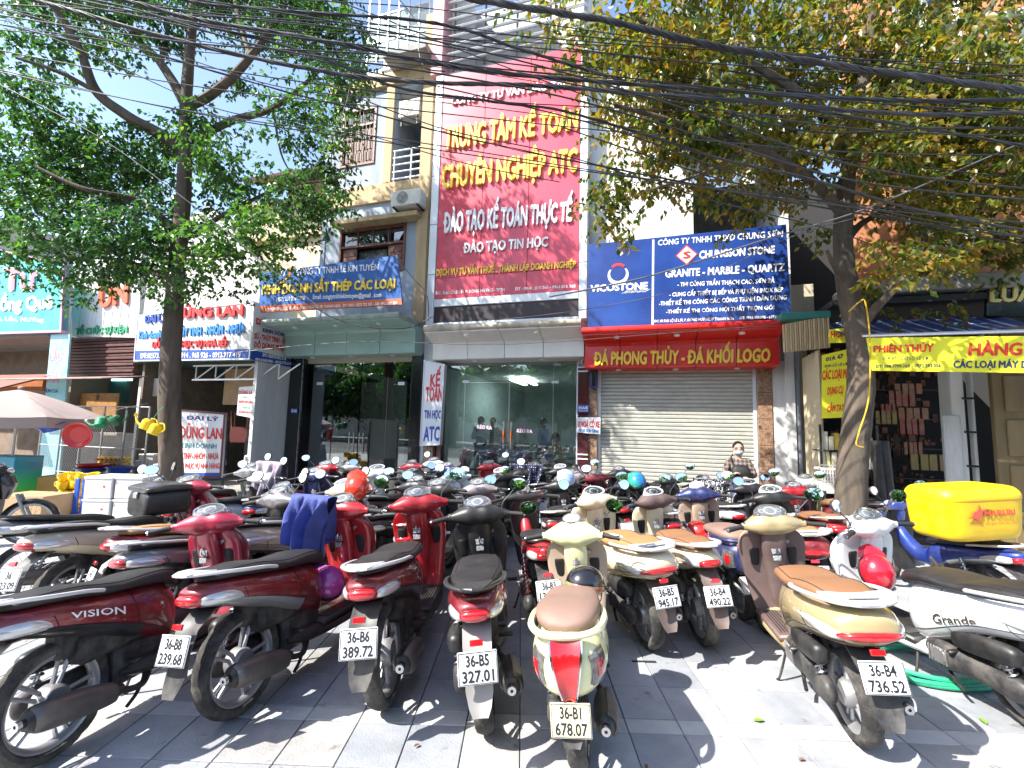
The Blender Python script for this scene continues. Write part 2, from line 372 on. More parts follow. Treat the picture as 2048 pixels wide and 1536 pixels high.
def kit(style):
    K=[]; S=style
    def A(n,mb,mk,par=None,label=None,steer=False,ang=38,smooth=True): K.append((n,mb.mesh(n,MATS['black_plastic'],smooth,ang),mk,par,label,steer))
    wr=.285 if S=='under' else .278; ww=.085 if S=='under' else .10
    if S=='lead': wr=.245
    for nm,y,st in (('rear_wheel',-.09,False),('front_wheel',1.27,True)):
        t,m=wheel(wr,ww if nm=='rear_wheel' else ww*.88,5,S=='under'); M=Matrix.Translation((0,y,wr)); t.xf(M); m.xf(M)
        A(nm,t,'tyre',None,None,st); A('rim',m,'rim',nm,None,False)
        if nm=='rear_wheel': A('brake_drum',MB().lathe([(.001,.05),(.06,.05),(.075,.03),(.075,-.03),(.06,-.05),(.001,-.05)],24,'x',(0,-.09,wr)),'alloy',nm)
    bl=Loft(BODY[S]); A('body',bl.full(34,30),'body')
    sl_=Loft([q+(2.8,) for q in SEAT[S]]); A('seat',sl_.full(30,26),'seat')
    if S!='classic': A('seat_piping',MB().tube([sl_.P(t/40,.72 if 1 else 0)+Vector((0,0,.001)) for t in range(3,38)],.0028,5).add(MB().tube([sl_.P(t/40,PI-.72)+Vector((0,0,.001)) for t in range(3,38)],.0028,5)),'piping','seat')
    sm=MB()
    for t0,a0,a1 in ((.30,-1.1,1.0),(.30,PI-1.0,PI+1.1),(.56,-1.2,.2),(.56,PI-.2,PI+1.2)): sm.tube([bl.P(t0+.05*k/12,a0+(a1-a0)*k/12)+bl.N(t0+.05*k/12,a0+(a1-a0)*k/12)*.0005 for k in range(13)],.0022,4)
    for s in (0,1):
        f_=lambda t,a:bl.P(t,(PI-a) if s else a); sm.tube([f_(.12+.7*k/24,-.55+.2*math.sin(k/24*3)) for k in range(25)],.0022,4)
    A('panel_seam',sm,'pocket','body')
    # under-seat frame and engine
    en=MB(); en.box(-.085,.085,.18,.52,.20,.42,.03); en.box(-.10,.10,-.02,.46,.40,.55,.03); en.box(-.05,.05,-.1,.2,.46,.62,.02)
    A('engine',en,'engine')
    cv=Loft([(.50,-.115,.01,.24,.28),(.47,-.115,.035,.20,.34),(.38,-.12,.045,.18,.36),(.25,-.12,.04,.20,.34),(.10,-.12,.042,.205,.335),(0,-.12,.045,.19,.34),(-.08,-.12,.035,.21,.32),(-.105,-.12,.008,.25,.28)])
    BK=Matrix.Translation((0,-.07,0)); A('transmission_cover',cv.full(24,18).xf(BK),'alloy_dark'); fin=MB()
    for k in range(7): fin.box(-.168,-.155,.33+k*.018,.338+k*.018,.22,.32,.001)
    fin.lathe([(.001,-.168),(.045,-.168),(.05,-.16),(.05,-.14)],20,'x',(0,.38,.27)); A('cooling_grille',fin.xf(BK),'alloy','transmission_cover')
    if S!='under':
        A('air_filter_box',Loft([(.22,-.13,.02,.40,.44),(.18,-.135,.045,.37,.50),(.02,-.14,.05,.38,.52),(-.12,-.135,.045,.40,.51),(-.15,-.13,.02,.43,.48)]).full(12,16),'black_plastic')
    # exhaust on the right
    mu=Loft([(.24,.135,.018,.19,.235),(.16,.14,.045,.175,.27),(.02,.145,.058,.19,.315),(-.12,.15,.06,.215,.34),(-.20,.152,.055,.235,.345),(-.235,.152,.03,.26,.32)]); ex=mu.full(20,18)
    ex.stube([(.06,.48,.24),(.10,.40,.17),(.135,.30,.18),(.137,.20,.215)],.017); ex.cyl((.152,-.225,.29),(.154,-.262,.296),.019,12)
    A('exhaust',ex.xf(BK),'exhaust'); A('heat_shield',mu.patch(.18,.86,-.9,1.35,.010,14,8).xf(BK),'shield','exhaust'); A('exhaust_tip',MB().lathe([(.008,-.26),(.008,-.268),(.022,-.268),(.022,-.25)],14,'y',(.154,-.07,.296)),'steel','exhaust')
    sx=(-.125,.125) if S in('under',) else (-.125,)
    for x in sx:
        A('shock_absorber',coil((x,-.10,.30),(x,.03,.60),.024,.0055,10),'spring'); A('damper_rod',MB().cyl((x,-.105,.27),(x,.035,.62),.013,10),'steel','shock_absorber')
    # rear mudguard, plate and lights
    back={'slim':-.36,'lead':-.36,'classic':-.30,'under':-.37}[S]; zt={'slim':.66,'lead':.60,'classic':.47,'under':.66}[S]
    P=[(back+.25,zt-.02,.07),(back+.05,zt-.02,.075),(back-.05,zt-.09,.072),(back-.09,.48 if S!='classic' else .40,.068),(back-.105,.38 if S!='classic' else .33,.066),(back-.135,.32,.052),(back-.15,.285,.035)]
    A('rear_mudguard',MB().strip(P,.006,6,.012),'mudguard'); 
    lens=MB()
    if S in('slim','under'):
        k=.8 if S=='under' else 1
        A('tail_light',Loft([(-.30,0,.06*k,.655,.735),(-.38,0,.082*k,.665,.745),(-.425,0,.072*k,.68,.74),(-.442,0,.045*k,.69,.73),(-.447,0,.01,.70,.72)]).full(16,20),'red_lens')
        for s in (-1,1): A('turn_signal',Loft([(-.16,s*.125*k,.018,.655,.69),(-.25,s*.115*k,.034,.66,.725),(-.34,s*.092*k,.038,.668,.735),(-.39,s*.075*k,.025,.68,.73),(-.405,s*.07*k,.004,.70,.71)]).full(12,14),'clear_lens')
        A('tail_trim',bl.patch(.30,.93,-1.25,-.35,.005,20,5).add(bl.patch(.30,.93,PI+.35,PI+1.25,.005,20,5)),'trim')
    if S=='lead':
        A('tail_light',Loft([(-.30,0,.165,.635,.695),(-.38,0,.158,.64,.70),(-.435,0,.13,.65,.702),(-.462,0,.085,.66,.70),(-.47,0,.02,.67,.69)]).full(16,24),'red_lens')
        for s in (-1,1): A('turn_signal',Loft([(-.10,s*.208,.006,.665,.68),(-.20,s*.196,.018,.655,.70),(-.30,s*.172,.028,.648,.708),(-.38,s*.145,.028,.645,.705),(-.42,s*.12,.01,.66,.69)]).full(12,14),'clear_lens')
        A('tail_trim',bl.patch(.12,.80,-1.45,-.80,.006,20,5).add(bl.patch(.12,.80,PI+.80,PI+1.45,.006,20,5)),'trim')
    if S=='classic':
        A('tail_light',MB().strip([(-.385,.725,.072),(-.412,.69,.070),(-.432,.62,.058),(-.428,.54,.042),(-.40,.47,.026),(-.385,.445,.014)],.03,6,.012),'red_lens')
        A('tail_trim',MB().strip([(-.378,.73,.083),(-.405,.69,.082),(-.424,.62,.070),(-.420,.54,.053),(-.392,.465,.036),(-.372,.425,.018)],.022,6,.008),'chrome')
        for s in (-1,1): A('turn_signal',bl.patch(.70,.85,-.45 if s>0 else PI-.5,.5 if s>0 else PI+.45,.007,8,8),'smoke_lens')
        for s in (-1,1): A('side_lens',bl.patch(.735,.80,-.2 if s>0 else PI-.2,.2 if s>0 else PI+.2,.009,6,6),'red_lens','turn_signal')
    py=back-.115; pz={'slim':.50,'lead':.515,'classic':.395,'under':.49}[S]
    # grab rail
    g=MB()
    if S=='slim':
        for s in (-1,1): g.stube([(s*.150,.04,.765),(s*.163,-.06,.79),(s*.158,-.20,.812),(s*.125,-.33,.832),(s*.06,-.425,.842),(0,-.45,.844)],.014,8,18,.75)
        g.strip([(-.33,.842,.10),(-.40,.848,.085),(-.46,.846,.05)],.01,4,.004)
    elif S=='lead':
        for s in (-1,1): g.stube([(s*.175,.06,.77),(s*.20,-.04,.79),(s*.20,-.20,.815),(s*.17,-.34,.83),(s*.10,-.43,.832),(0,-.45,.832)],.017,8,18,.75)
        g.strip([(-.26,.832,.155),(-.34,.84,.15),(-.42,.838,.12),(-.46,.83,.07)],.012,6,.006)
        g.box(-.07,.07,-.41,-.37,.845,.858,.005)
    elif S=='classic':
        for s in (-1,1): g.stube([(s*.165,.04,.735),(s*.19,-.08,.745),(s*.185,-.24,.752),(s*.14,-.345,.755),(s*.07,-.385,.752),(0,-.392,.75)],.019,8,18,.9)
    else:
        for s in (-1,1): g.stube([(s*.118,-.05,.76),(s*.14,-.15,.785),(s*.13,-.28,.81),(s*.08,-.40,.83),(0,-.43,.835)],.010,8,14)
    A('grab_rail',g,'rail')
    # plate
    A('license_plate',MB().box(-.095,.095,-.004,.004,-.07,.07,.003).xf(Matrix.Translation((0,py-.012,pz))@Matrix.Rotation(R(-16),4,'X')),'plate')
    fr=MB()
    for a in ((-.091,.091,.0635,.0655),(-.091,.091,-.0655,-.0635),(-.091,-.089,-.0635,.0635),(.089,.091,-.0635,.0635)): fr.box(a[0],a[1],-.0065,-.004,a[2],a[3])
    A('plate_border',fr.xf(Matrix.Translation((0,py-.012,pz))@Matrix.Rotation(R(-16),4,'X')),'plate_ink','license_plate')
    if S!='classic': A('reflector',MB().box(-.032,.032,-.008,.006,-.014,.014,.003).xf(Matrix.Translation((0,py+.012,pz+.102))@Matrix.Rotation(R(-20),4,'X')),'red_lens')
    # floor, leg shield, nose
    lw={'slim':1.,'lead':1.12,'classic':1.08,'under':.72}[S]
    ls=Loft([(z,0,h*lw,y-.012,y+.04,3.) for z,h,y in ((.24,.10,.93),(.27,.14,.935),(.36,.165,.955),(.50,.185,.965),(.64,.205,.955),(.78,.215,.935),(.86,.195,.915),(.92,.13,.90),(.94,.05,.90))],'z')
    if S!='under':
        A('leg_shield',ls.full(24,32),'shield_inner')
        A('center_column',Loft([(z,0,h,y-.055,y+.03,2.6) for z,h,y in ((.30,.03,.99),(.36,.05,.98),(.50,.06,.965),(.66,.075,.94),(.80,.088,.90),(.90,.08,.885),(.955,.06,.90),(.975,.04,.91))],'z').full(20,20),'column')
        for s in (-1,1): A('glove_pocket',Loft([(.63,s*.13,.01,.95,.97),(.645,s*.13,.032,.938,.98),(.70,s*.132,.042,.928,.98),(.755,s*.132,.042,.916,.97),(.77,s*.132,.036,.918,.96)],'z').full(10,14),'pocket','leg_shield')  # raised near-black pod; the recess's shade is put into its colour
        A('ignition_lock',MB().cyl((.105,.925,.83),(.10,.895,.822),.016,14),'steel','leg_shield')
        A('bag_hook',MB().stube([(0,.87,.80),(0,.835,.79),(0,.835,.76),(0,.85,.75)],.006,6,8),'steel','center_column')
        A('floorboard',MB().box(-.155*lw,.155*lw,.46,.98,.265,.31,.015),'floor'); rb=MB()
        for s in (-1,1):
            for k in range(5): rb.box(s*(.05+.02*k),s*(.058+.02*k),.52,.90,.31,.316,.002)
        A('foot_ribs',rb,'black_plastic','floorboard')
        A('lower_cover',Loft([(.20,0,.10,.24,.30),(.35,0,.15,.20,.32),(.60,0,.165,.19,.28),(.85,0,.17,.19,.29),(1.0,0,.14,.22,.36),(1.05,0,.08,.27,.38)]).full(18,18),'lower')
        A('nose_cover',Loft([(z,0,h*lw,y-.01,yf,2.2) for z,h,y,yf in ((.33,.07,1.0,1.06),(.40,.115,.99,1.11),(.52,.15,.98,1.15),(.66,.185,.965,1.16),(.78,.20,.95,1.12),(.87,.18,.93,1.05),(.93,.12,.92,1.0),(.95,.04,.92,.96))],'z').full(22,28),'body')
    else:
        A('leg_shield',ls.full(24,32).xf(Matrix.Translation((0,-.04,.02))),'column')
        A('frame_spine',Loft([(.94,0,.05,.56,.80),(.82,0,.065,.46,.66),(.66,0,.075,.40,.56),(.50,0,.08,.40,.60)]).full(14,16),'body')
        for s in (-1,1): A('foot_peg',MB().cyl((s*.09,.50,.27),(s*.25,.50,.275),.016,10),'black_plastic')
        A('front_basket_cover',Loft([(z,0,h,y-.01,yf,2.2) for z,h,y,yf in ((.60,.05,.96,1.02),(.70,.10,.95,1.06),(.80,.12,.93,1.08),(.90,.10,.92,1.04),(.95,.03,.92,.98))],'z').full(16,20),'body')
        A('drive_chain_cover',MB().box(-.075,-.055,.02,.44,.25,.33,.01),'engine')
    # front fork, fender
    fk=MB()
    for s in (-1,1): fk.tube([(s*.075,1.285,wr+.0),(s*.07,1.21,.44),(s*.06,1.12,.66)],[.016,.019,.02],8)
    A('front_fork',fk,'alloy',None,None,True)
    fe=MB(); rr=[]
    for i in range(15):
        a=R(-22+i*13.5); ring=[]
        for k in range(9):
            q=-1+k/4; ring.append((.066*q,1.27+(wr+.028-.035*q*q)*math.cos(a),wr+(wr+.028-.035*q*q)*math.sin(a)))
        rr.append(ring)
    n=len(fe.v); fe.rings(rr,False,False); rr2=[[(p[0]*.94,1.27+(p[1]-1.27)*.975,wr+(p[2]-wr)*.975) for p in r_] for r_ in rr]; fe.rings(rr2,False,False)
    A('front_fender',fe,'body',None,None,True)
    # handlebar
    ct={'slim':(.10,.07),'lead':(.11,.07),'classic':(.105,.085),'under':(.075,.06)}[S]
    hs=[]
    for x in (-.245,-.23,-.20,-.15,-.105,-.06,0,.06,.105,.15,.20,.23,.245):
        q=abs(x)/.245; 
        if S=='under': a=.075*(1-q)**1.3+.016; b=.05*(1-q)**1.3+.016
        else:
            w_=math.cos(min(1,q/.88)*PI/2)**1.15; a=ct[0]*w_*.95+.027; b=(ct[1]+.006)*w_*.88+.026
        if q>.99: a=b=.006
        cy=.925-.075*q; cz=.958+.004*math.sin(PI*min(1,q))-.004*q
        hs.append((x,cy,a,cz-b,cz+b,2.3))
    hl=Loft(hs,'x'); A('handlebar_cowl',hl.full(36,22),'cowl',None,None,True)
    A('warning_label',MB().box(-.03,.03,.832,.836,.70,.74,.001).box(-.028,.028,.826,.830,.655,.69,.001).xf(Matrix.Translation((0,.018,.04))) if S!='under' else MB().box(-.02,.02,.90,.905,.74,.77,.001),'sticker',None)
    A('steering_neck',Loft([(.80,0,.05,.86,.97),(.88,0,.075,.845,.99),(.95,0,.085,.85,1.0),(1.0,0,.06,.88,.98)],'z').full(10,18),'cowl',None,None,True)
    mm=Matrix.Translation((0,.885,{'slim':1.054,'lead':1.056,'classic':1.072,'under':1.038}[S]))@Matrix.Rotation(R(30),4,'X')
    ms={'slim':(.105,.065),'lead':(.115,.07),'classic':(.072,.055),'under':(.07,.05)}[S]
    bz=MB(); k=28
    def el(fx,fy,z): return [(fx*ms[0]*math.cos(2*PI*j/k)*(1-.10*math.sin(2*PI*j/k)),fy*ms[1]*math.sin(2*PI*j/k),z) for j in range(k)]
    bz.rings([el(1.06,1.06,-.035),el(1.04,1.04,.0),el(.98,.98,.014),el(.88,.88,.014),el(.82,.82,.002)],False)
    A('meter',bz.xf(mm),'bezel',None,None,True)
    A('dial_face',MB().rings([el(.84,.84,.004),el(.5,.5,.005),el(.01,.01,.005)],False).xf(mm),'dial','meter')
    dl=MB(); r0=ms[1]*.62
    for cx,rr_ in ((0,r0),(-ms[0]*.55,r0*.45),(ms[0]*.55,r0*.45)):
        dl.rings([[(cx+q*rr_*math.cos(2*PI*j/20),q*rr_*math.sin(2*PI*j/20),.0065) for j in range(20)] for q in (1,.9)],False)
        for j in range(9):
            a=R(-40+j*32.5); dl.quad(*[(cx+rr_*q*math.cos(a+e),rr_*q*math.sin(a+e),.0068) for q,e in ((.68,-.04),(.85,-.04),(.85,.04),(.68,.04))])
        dl.quad(*[(cx+rr_*q*math.cos(2.4+e),rr_*q*math.sin(2.4+e),.007) for q,e in ((0,-.04),(.7,-.03),(.7,.03),(0,.04))])
    A('dial_marks',dl.xf(mm),'dial_ink','meter')
    gm=MB().rings([el(.87,.87,.012),el(.6,.6,.019),el(.3,.3,.022),el(.01,.01,.023)],False).xf(mm); A('meter_glass',gm,'meter_glass','meter')
    for s in (-1,1):
        e0=Vector((s*.235,.845,.958)); e1=Vector((s*.355,.805,.945)); d=(e1-e0)
        gp=MB().tube([e0,e0+d*.06,e0+d*.08,e0+d*.9,e0+d*.93,e1],[.022,.022,.0165,.0175,.021,.018],12)
        for q in range(9): gp.tube([e0+d*(.16+.08*q),e0+d*(.185+.08*q)],[.0182,.0182],12)
        A('grip',gp,'rubber',None,None,True); A('bar_end',MB().tube([e1,e1+d*.07],[.015,.012],12),'steel','grip')
        A('brake_lever',MB().stube([(s*.225,.885,.955),(s*.27,.895,.955),(s*.32,.885,.948),(s*.37,.862,.94)],.0065,6,12),'steel',None,None,True)
        A('switch_box',MB().box(-.026,.026,-.022,.022,-.024,.024,.008).xf(Matrix.Translation((s*.205,.862,.962))@Matrix.Rotation(-s*.3,4,'Z')),'black_plastic',None,None,True)
        c=Vector((s*.335,.87,1.165)); mt=MB().stube([(s*.19,.885,.97),(s*.20,.895,1.03),(s*.26,.895,1.09),(s*.315,.885,1.145)],.0055,6,14)
        Mx=Matrix.Translation(c)@Matrix.Rotation(R(s*-14),4,'Z')@Matrix.Rotation(R(-12),4,'X')
        def me_(fx,fz,y): return [(fx*.068*math.cos(2*PI*j/24)*(1+.12*math.sin(2*PI*j/24)),y,fz*.052*math.sin(2*PI*j/24)) for j in range(24)]
        mt.add(MB().rings([me_(.2,.2,.03),me_(.6,.6,.026),me_(.92,.92,.012),me_(1,1,-.004),me_(.95,.95,-.01),me_(.92,.92,-.006)],True),Mx)
        A('mirror',mt,'mirror_back',None,None,True)
        A('mirror_glass',MB().rings([me_(.92,.92,-.0085),me_(.5,.5,-.009),me_(.02,.02,-.009)],False).xf(Mx),'mirror_glass','mirror')
    A('headlight',Loft([(-.07,1.0,.01,.96,.99,2.2),(-.05,1.0,.02,.95,1.0,2.2),(0,1.005,.03,.94,1.01,2.2),(.05,1.0,.02,.95,1.0,2.2),(.07,1.0,.01,.96,.99,2.2)],'x').full(10,14),'clear_lens',None,None,True)
    A('side_stand',MB().stube([(-.12,.50,.24),(-.15,.48,.16),(-.20,.47,.04),(-.215,.48,.022)],.009,6,10).box(-.24,-.20,.45,.51,.006,.016,.004),'black_metal')
    cs=MB().stube([(-.13,.20,.10),(-.11,.28,.14),(-.08,.34,.22),(.08,.34,.22),(.11,.28,.14),(.13,.20,.10)],.011,6,20)
    A('centre_stand',cs,'black_metal')
    for s in (-1,1): A('pillion_peg',MB().box(s*.10,s*.19,.20,.235,.325,.345,.008),'black_plastic')
    cb=MB()
    for s in (-1,1): cb.stube([(s*.20,.90,.96),(s*.16,.96,.96),(s*.10,.98,.93),(s*.05,.97,.86)],.004,5,12)
    A('control_cable',cb,'rubber',None,None,True)
    return K
def setup_mats():
    m=mat
    m('black_plastic',(.013,.013,.014),.45,dust=.12); m('tyre',(.018,.018,.018),.8,bump=.35,bscale=120,dust=.5); m('rubber',(.02,.02,.02),.7)
    m('rim',(.42,.42,.44),.38,.7,dust=.35); m('rim_black',(.03,.03,.03),.4,.3,dust=.35); m('engine',(.03,.03,.032),.6,.4,dust=.5,bump=.3,bscale=60); m('alloy',(.32,.32,.33),.45,.7,dust=.5); m('alloy_dark',(.04,.04,.043),.5,.4,dust=.45)
    m('exhaust',(.028,.028,.03),.42,.4,dust=.3); m('shield',(.11,.10,.095),.35,.5,dust=.3); m('steel',(.55,.55,.56),.25,1.,dust=.1); m('chrome',(.75,.75,.76),.12,1.,dust=.1)
    m('spring',(.35,.35,.36),.35,.8,dust=.4); m('spring_red',(.45,.02,.015),.4,dust=.2); m('red_lens',(.42,.008,.012),.14,coat=1,spec=.6); m('clear_lens',(.55,.55,.55),.12,.35,coat=1); m('smoke_lens',(.16,.15,.15),.15,.35,coat=1,var=.5,vscale=40)
    m('amber_lens',(.7,.22,.03),.15,coat=1); m('mudguard',(.028,.028,.03),.5,dust=.35); m('mudguard_grey',(.30,.29,.28),.6,dust=.3); m('mudguard_brown',(.13,.095,.085),.5,dust=.3)
    m('sticker',(.55,.56,.58),.5,col2=(.05,.05,.06),vscale=120); m('plate',(.72,.73,.74),.45,var=.10,dust=.22); m('plate_cream',(.72,.66,.42),.4,var=.12); m('plate_ink',(.015,.015,.02),.5); m('bezel_silver',(.55,.55,.56),.22,.9,coat=.5); m('bezel_white',(.75,.75,.74),.3,coat=.5); m('bezel_black',(.03,.03,.035),.3,coat=.5)
    m('dial',(.16,.17,.18),.4); m('dial_dark',(.04,.045,.05),.4); m('dial_white',(.72,.72,.70),.4); m('dial_ink',(.72,.72,.74),.4); m('dial_ink_dark',(.25,.05,.05),.4); MATS['meter_glass']=glass_mat('meter_glass',(.96,.97,.98),.7)
    m('mirror_back',(.025,.025,.028),.35,coat=.4); m('mirror_chrome',(.7,.7,.7),.12,1.); m('mirror_glass',(.93,.95,.98),.015,1.); m('black_metal',(.03,.03,.03),.45,.6,dust=.4)
    m('trim_silver',(.46,.46,.47),.3,.7,coat=.4,dust=.15); m('trim_black',(.014,.014,.015),.3,coat=.4,dust=.15); m('rail_silver',(.62,.62,.62),.35,.35,dust=.15,coat=.3); m('rail_black',(.03,.03,.03),.4)
    m('seat_black',(.012,.012,.013),.5,bump=.25,bscale=260,dust=.07); m('seat_tan',(.23,.11,.05),.55,bump=.25,bscale=260,dust=.08); m('seat_pinkbrown',(.21,.13,.10),.55,bump=.25,bscale=260,dust=.1); m('seat_camel',(.33,.17,.065),.55,bump=.25,bscale=260,dust=.08); m('piping_dark',(.03,.02,.02),.6)
    m('inner_tan',(.42,.32,.24),.5,dust=.15); m('inner_brown',(.115,.075,.07),.5,dust=.14); m('inner_black',(.013,.013,.014),.42,dust=.09); m('pocket_dark',(.008,.008,.009),.6)
    for n,c,me in (('darkred',(.19,.007,.014),.3),('red',(.42,.008,.016),.25),('magenta',(.36,.015,.045),.25),('black',(.010,.010,.011),.1),('paleyellow',(.74,.73,.40),0.),('cream',(.72,.63,.44),0.),('gold',(.47,.37,.19),.35),('white',(.78,.79,.80),0.),('navy',(.012,.022,.11),.3),('grey',(.20,.20,.21),.5),('pinkgrey',(.34,.29,.29),.4),('silver',(.5,.5,.5),.5),('lightbeige',(.50,.43,.33),.1),('blue',(.02,.05,.28),.3),('brown',(.13,.075,.06),.2),('winered',(.20,.01,.02),.3)): paint(n,c,me)
setup_mats()
KITS={}
BASE=dict(body='paint_black',seat='seat_black',piping='piping_dark',rail='rail_silver',trim='trim_black',shield_inner='inner_black',column='inner_black',pocket='pocket_dark',floor='black_plastic',lower='black_plastic',cowl='inner_black',bezel='bezel_silver',dial='dial',dial_ink='dial_ink',mudguard='mudguard')
ALL=[]
def scooter(key,q,style,label,steer=0.,plate=None,mirrors=(1,1),lean=6,text=None,simple=False,noplate=False,**mk):
    if style not in KITS: KITS[style]=kit(style)
    mp=dict(BASE); mp.update(mk); mp['plate']=mk.get('license_plate','plate'); x,y,h,s=q[:4]
    root=thing('parked_motorbike' if style=='under' else 'parked_scooter',label,'motorbike' if style=='under' else 'scooter',(x,y,.006),(0,R(-lean),R(h)),'motorbikes and scooters parked in front of the shops',s)
    if len(q)>4: root.scale=(s,s*q[4],s)
    if y>5.4 and mirrors==(1,1): mirrors=((1,0),(0,0),(0,1),(0,0))[len(ALL)%4]
    st=R(steer); piv=Vector((0,.93,0)); off=piv-Matrix.Rotation(st,3,'Z')@piv; got={}; nm=0
    for n,me,k,par,lab,sr in KITS[style]:
        mkx=mp.get(k,k)
        if n in('mirror','mirror_glass'):
            if not mirrors[(nm//2)%2]: nm+=1; continue
            nm+=1
        if n in ('plate_border','license_plate') and noplate: continue
        if par and par not in got: continue
        o=obj(n,me,MATS[mkx],got[par] if par else root)
        if not par:
            got[n]=o
            if sr and steer: o.location=off; o.rotation_euler=(0,0,st)
    if plate and not noplate:
        mb=MB(); back={'slim':-.36,'lead':-.36,'classic':-.30,'under':-.37}[style]; pz={'slim':.50,'lead':.515,'classic':.395,'under':.49}[style]
        for i,(l,wd) in enumerate(plate):
            v,f,x0,x1=txt(l,.022); n=len(mb.v); z0=.008 if i==0 else -.056; hh=.047
            for a,b,c in v: mb.v.append((-wd/2+(a-x0)/(x1-x0)*wd,-.0062,z0+b/CAPH*hh))
            mb.f+=[tuple(t+n for t in g) for g in f]
        mb.xf(Matrix.Translation((0,back-.127,pz))@Matrix.Rotation(R(-16),4,'X')); mb.build('lettering',MATS['plate_ink'],got['license_plate'],False)
    if text:
        for (s_,side,t0,t1,a0,a1,mt) in text:      # print on the body's flank
            bl=Loft(BODY[style]); mb=MB(); v,f,x0,x1=txt(s_,.012)
            for a,b,c in v:
                u=(a-x0)/(x1-x0); q_=b/CAPH; tt=t0+(t1-t0)*u; aa=a0+(a1-a0)*q_
                mb.v.append(tuple(bl.P(tt,aa)+bl.N(tt,aa)*.0045))
            mb.f+=f; mb.build('lettering',MATS[mt],got['body'],False)
    return root
MATS['letter_white']=mat('letter_white',(.78,.78,.78),.4); mat('letter_dark',(.12,.10,.08),.3,.6)
# ================================================================ ground
def V(px,py,u):
    """pixel -> (o,z) on the upright plane facade-x = u"""
    d=ray(px,py); dx=d.x*FC-d.y*FS; dy=d.x*FS+d.y*FC; ox=0*FC-(-10)*FS; oy=0*FS+(-10)*FC
    t=(u-ox)/dx; return -(oy+dy*t), CAMH+d.z*t
GA=0.0216
stone=[mat('stone_%d'%i,c,.62,var=.20,vscale=5,bump=.35,bscale=70,col2=d) for i,(c,d) in enumerate((((.34,.35,.37),(.25,.26,.28)),((.40,.405,.41),(.30,.31,.33)),((.30,.315,.34),(.22,.235,.26)),((.37,.36,.35),(.27,.265,.26))))]
def dirty(m,amt=.75):
    t=m.node_tree; b=t.nodes['Principled BSDF']; L=t.links; src=b.inputs['Base Color'].links[0].from_socket; g_=t.nodes.new('ShaderNodeNewGeometry'); last=src
    for sc,lo,hi,f,c in ((1.1,.50,.72,amt*.55,(.10,.095,.085,1)),(6.,.62,.70,amt*.8,(.05,.045,.04,1)),(38.,.66,.72,amt*.7,(.09,.08,.07,1))):
        n=t.nodes.new('ShaderNodeTexNoise'); n.inputs['Scale'].default_value=sc; n.inputs['Detail'].default_value=8; n.inputs['Roughness'].default_value=.65; L.new(g_.outputs['Position'],n.inputs['Vector'])
        r_=t.nodes.new('ShaderNodeMapRange'); r_.inputs[1].default_value=lo; r_.inputs[2].default_value=hi; r_.inputs[4].default_value=f; L.new(n.outputs[0],r_.inputs[0])
        x=t.nodes.new('ShaderNodeMix'); x.data_type='RGBA'; L.new(r_.outputs[0],x.inputs['Factor']); L.new(last,x.inputs['A']); x.inputs['B'].default_value=c; last=x.outputs['Result']
    L.new(last,b.inputs['Base Color'])
for s_ in stone: dirty(s_)
stone_l=mat('stone_light',(.50,.50,.49),.6,var=.15,vscale=5,bump=.3,bscale=70,col2=(.38,.38,.38))
base=MB().box(-60,60,-1.2,60,-.35,-.012); struct('pavement',base,mat('mortar',(.12,.115,.105),.9,bump=.4,bscale=40)); PAV=bpy.data.objects['pavement']
PAV_ROT=Matrix.Rotation(-GA,4,'Z')
def road_():
    struct('road',MB().box(-150,150,-14,-1.35,-.4,-.13),mat('asphalt',(.055,.055,.058),.85,bump=.5,bscale=90,var=.2))
    kb=MB().box(-60,60,-1.35,-1.2,-.4,.0,.01); struct('kerb',kb,mat('kerb_stone',(.38,.38,.37),.7,var=.15))
    struct('far_pavement',MB().box(-150,150,-160,-14,-.4,-.01),mat('far_paving',(.33,.32,.31),.8,var=.2))
    mk=MB()
    for i in range(-7,8): mk.box(i*6,i*6+3,-7.7,-7.55,-.129,-.124)
    struct('lane_markings',mk,mat('road_paint',(.75,.75,.72),.6))
road_()
ys=[G(1024,1455).y,G(1024,1427).y]; rows=[(ys[0],ys[1],1)]
y=ys[1]; 
while y<13: rows.append((y,y+.345,0)); y+=.345
y=ys[0]
while y>-1.0: rows.append((y-.345,y,0)); y-=.345
x0=G(1053,1455).x; tiles=[]; rr_=random.Random(3)
for k,(a,b,l) in enumerate(rows):
    wd=.31; off=0
    i0=int((-18-x0)/wd)
    for i in range(i0,int((12-x0)/wd)):
        tiles.append((x0+i*wd,x0+(i+1)*wd,a,b,l))
def tz(): return rr_.uniform(-.0025,.0015)
def vis(t):
    cx,cy=(t[0]+t[1])/2,(t[2]+t[3])/2
    return cy>1.25 and abs(cx)<cy*1.16+.4
cand=sorted([t for t in tiles if vis(t)],key=lambda t:(t[2]+t[3])/2+abs(t[0]+t[1])*.12)
near=set(cand[:290]); base_tile={}
for t in cand[:290]:
    kx=(round(t[1]-t[0],3),round(t[3]-t[2],3))
    if kx not in base_tile:
        hx,hy=kx[0]/2-.0028,kx[1]/2-.0028; base_tile[kx]=MB().box(-hx,hx,-hy,hy,-.05,0,.003).mesh('tile',stone[0],False)
    m=stone_l if t[4] else rr_.choices(stone,[4,4,2,2])[0]
    o=obj('tile',base_tile[kx],m,PAV); p=PAV_ROT@Vector(((t[0]+t[1])/2,(t[2]+t[3])/2,tz())); o.location=p; o.rotation_euler=(rr_.uniform(-.004,.004),rr_.uniform(-.004,.004),-GA)
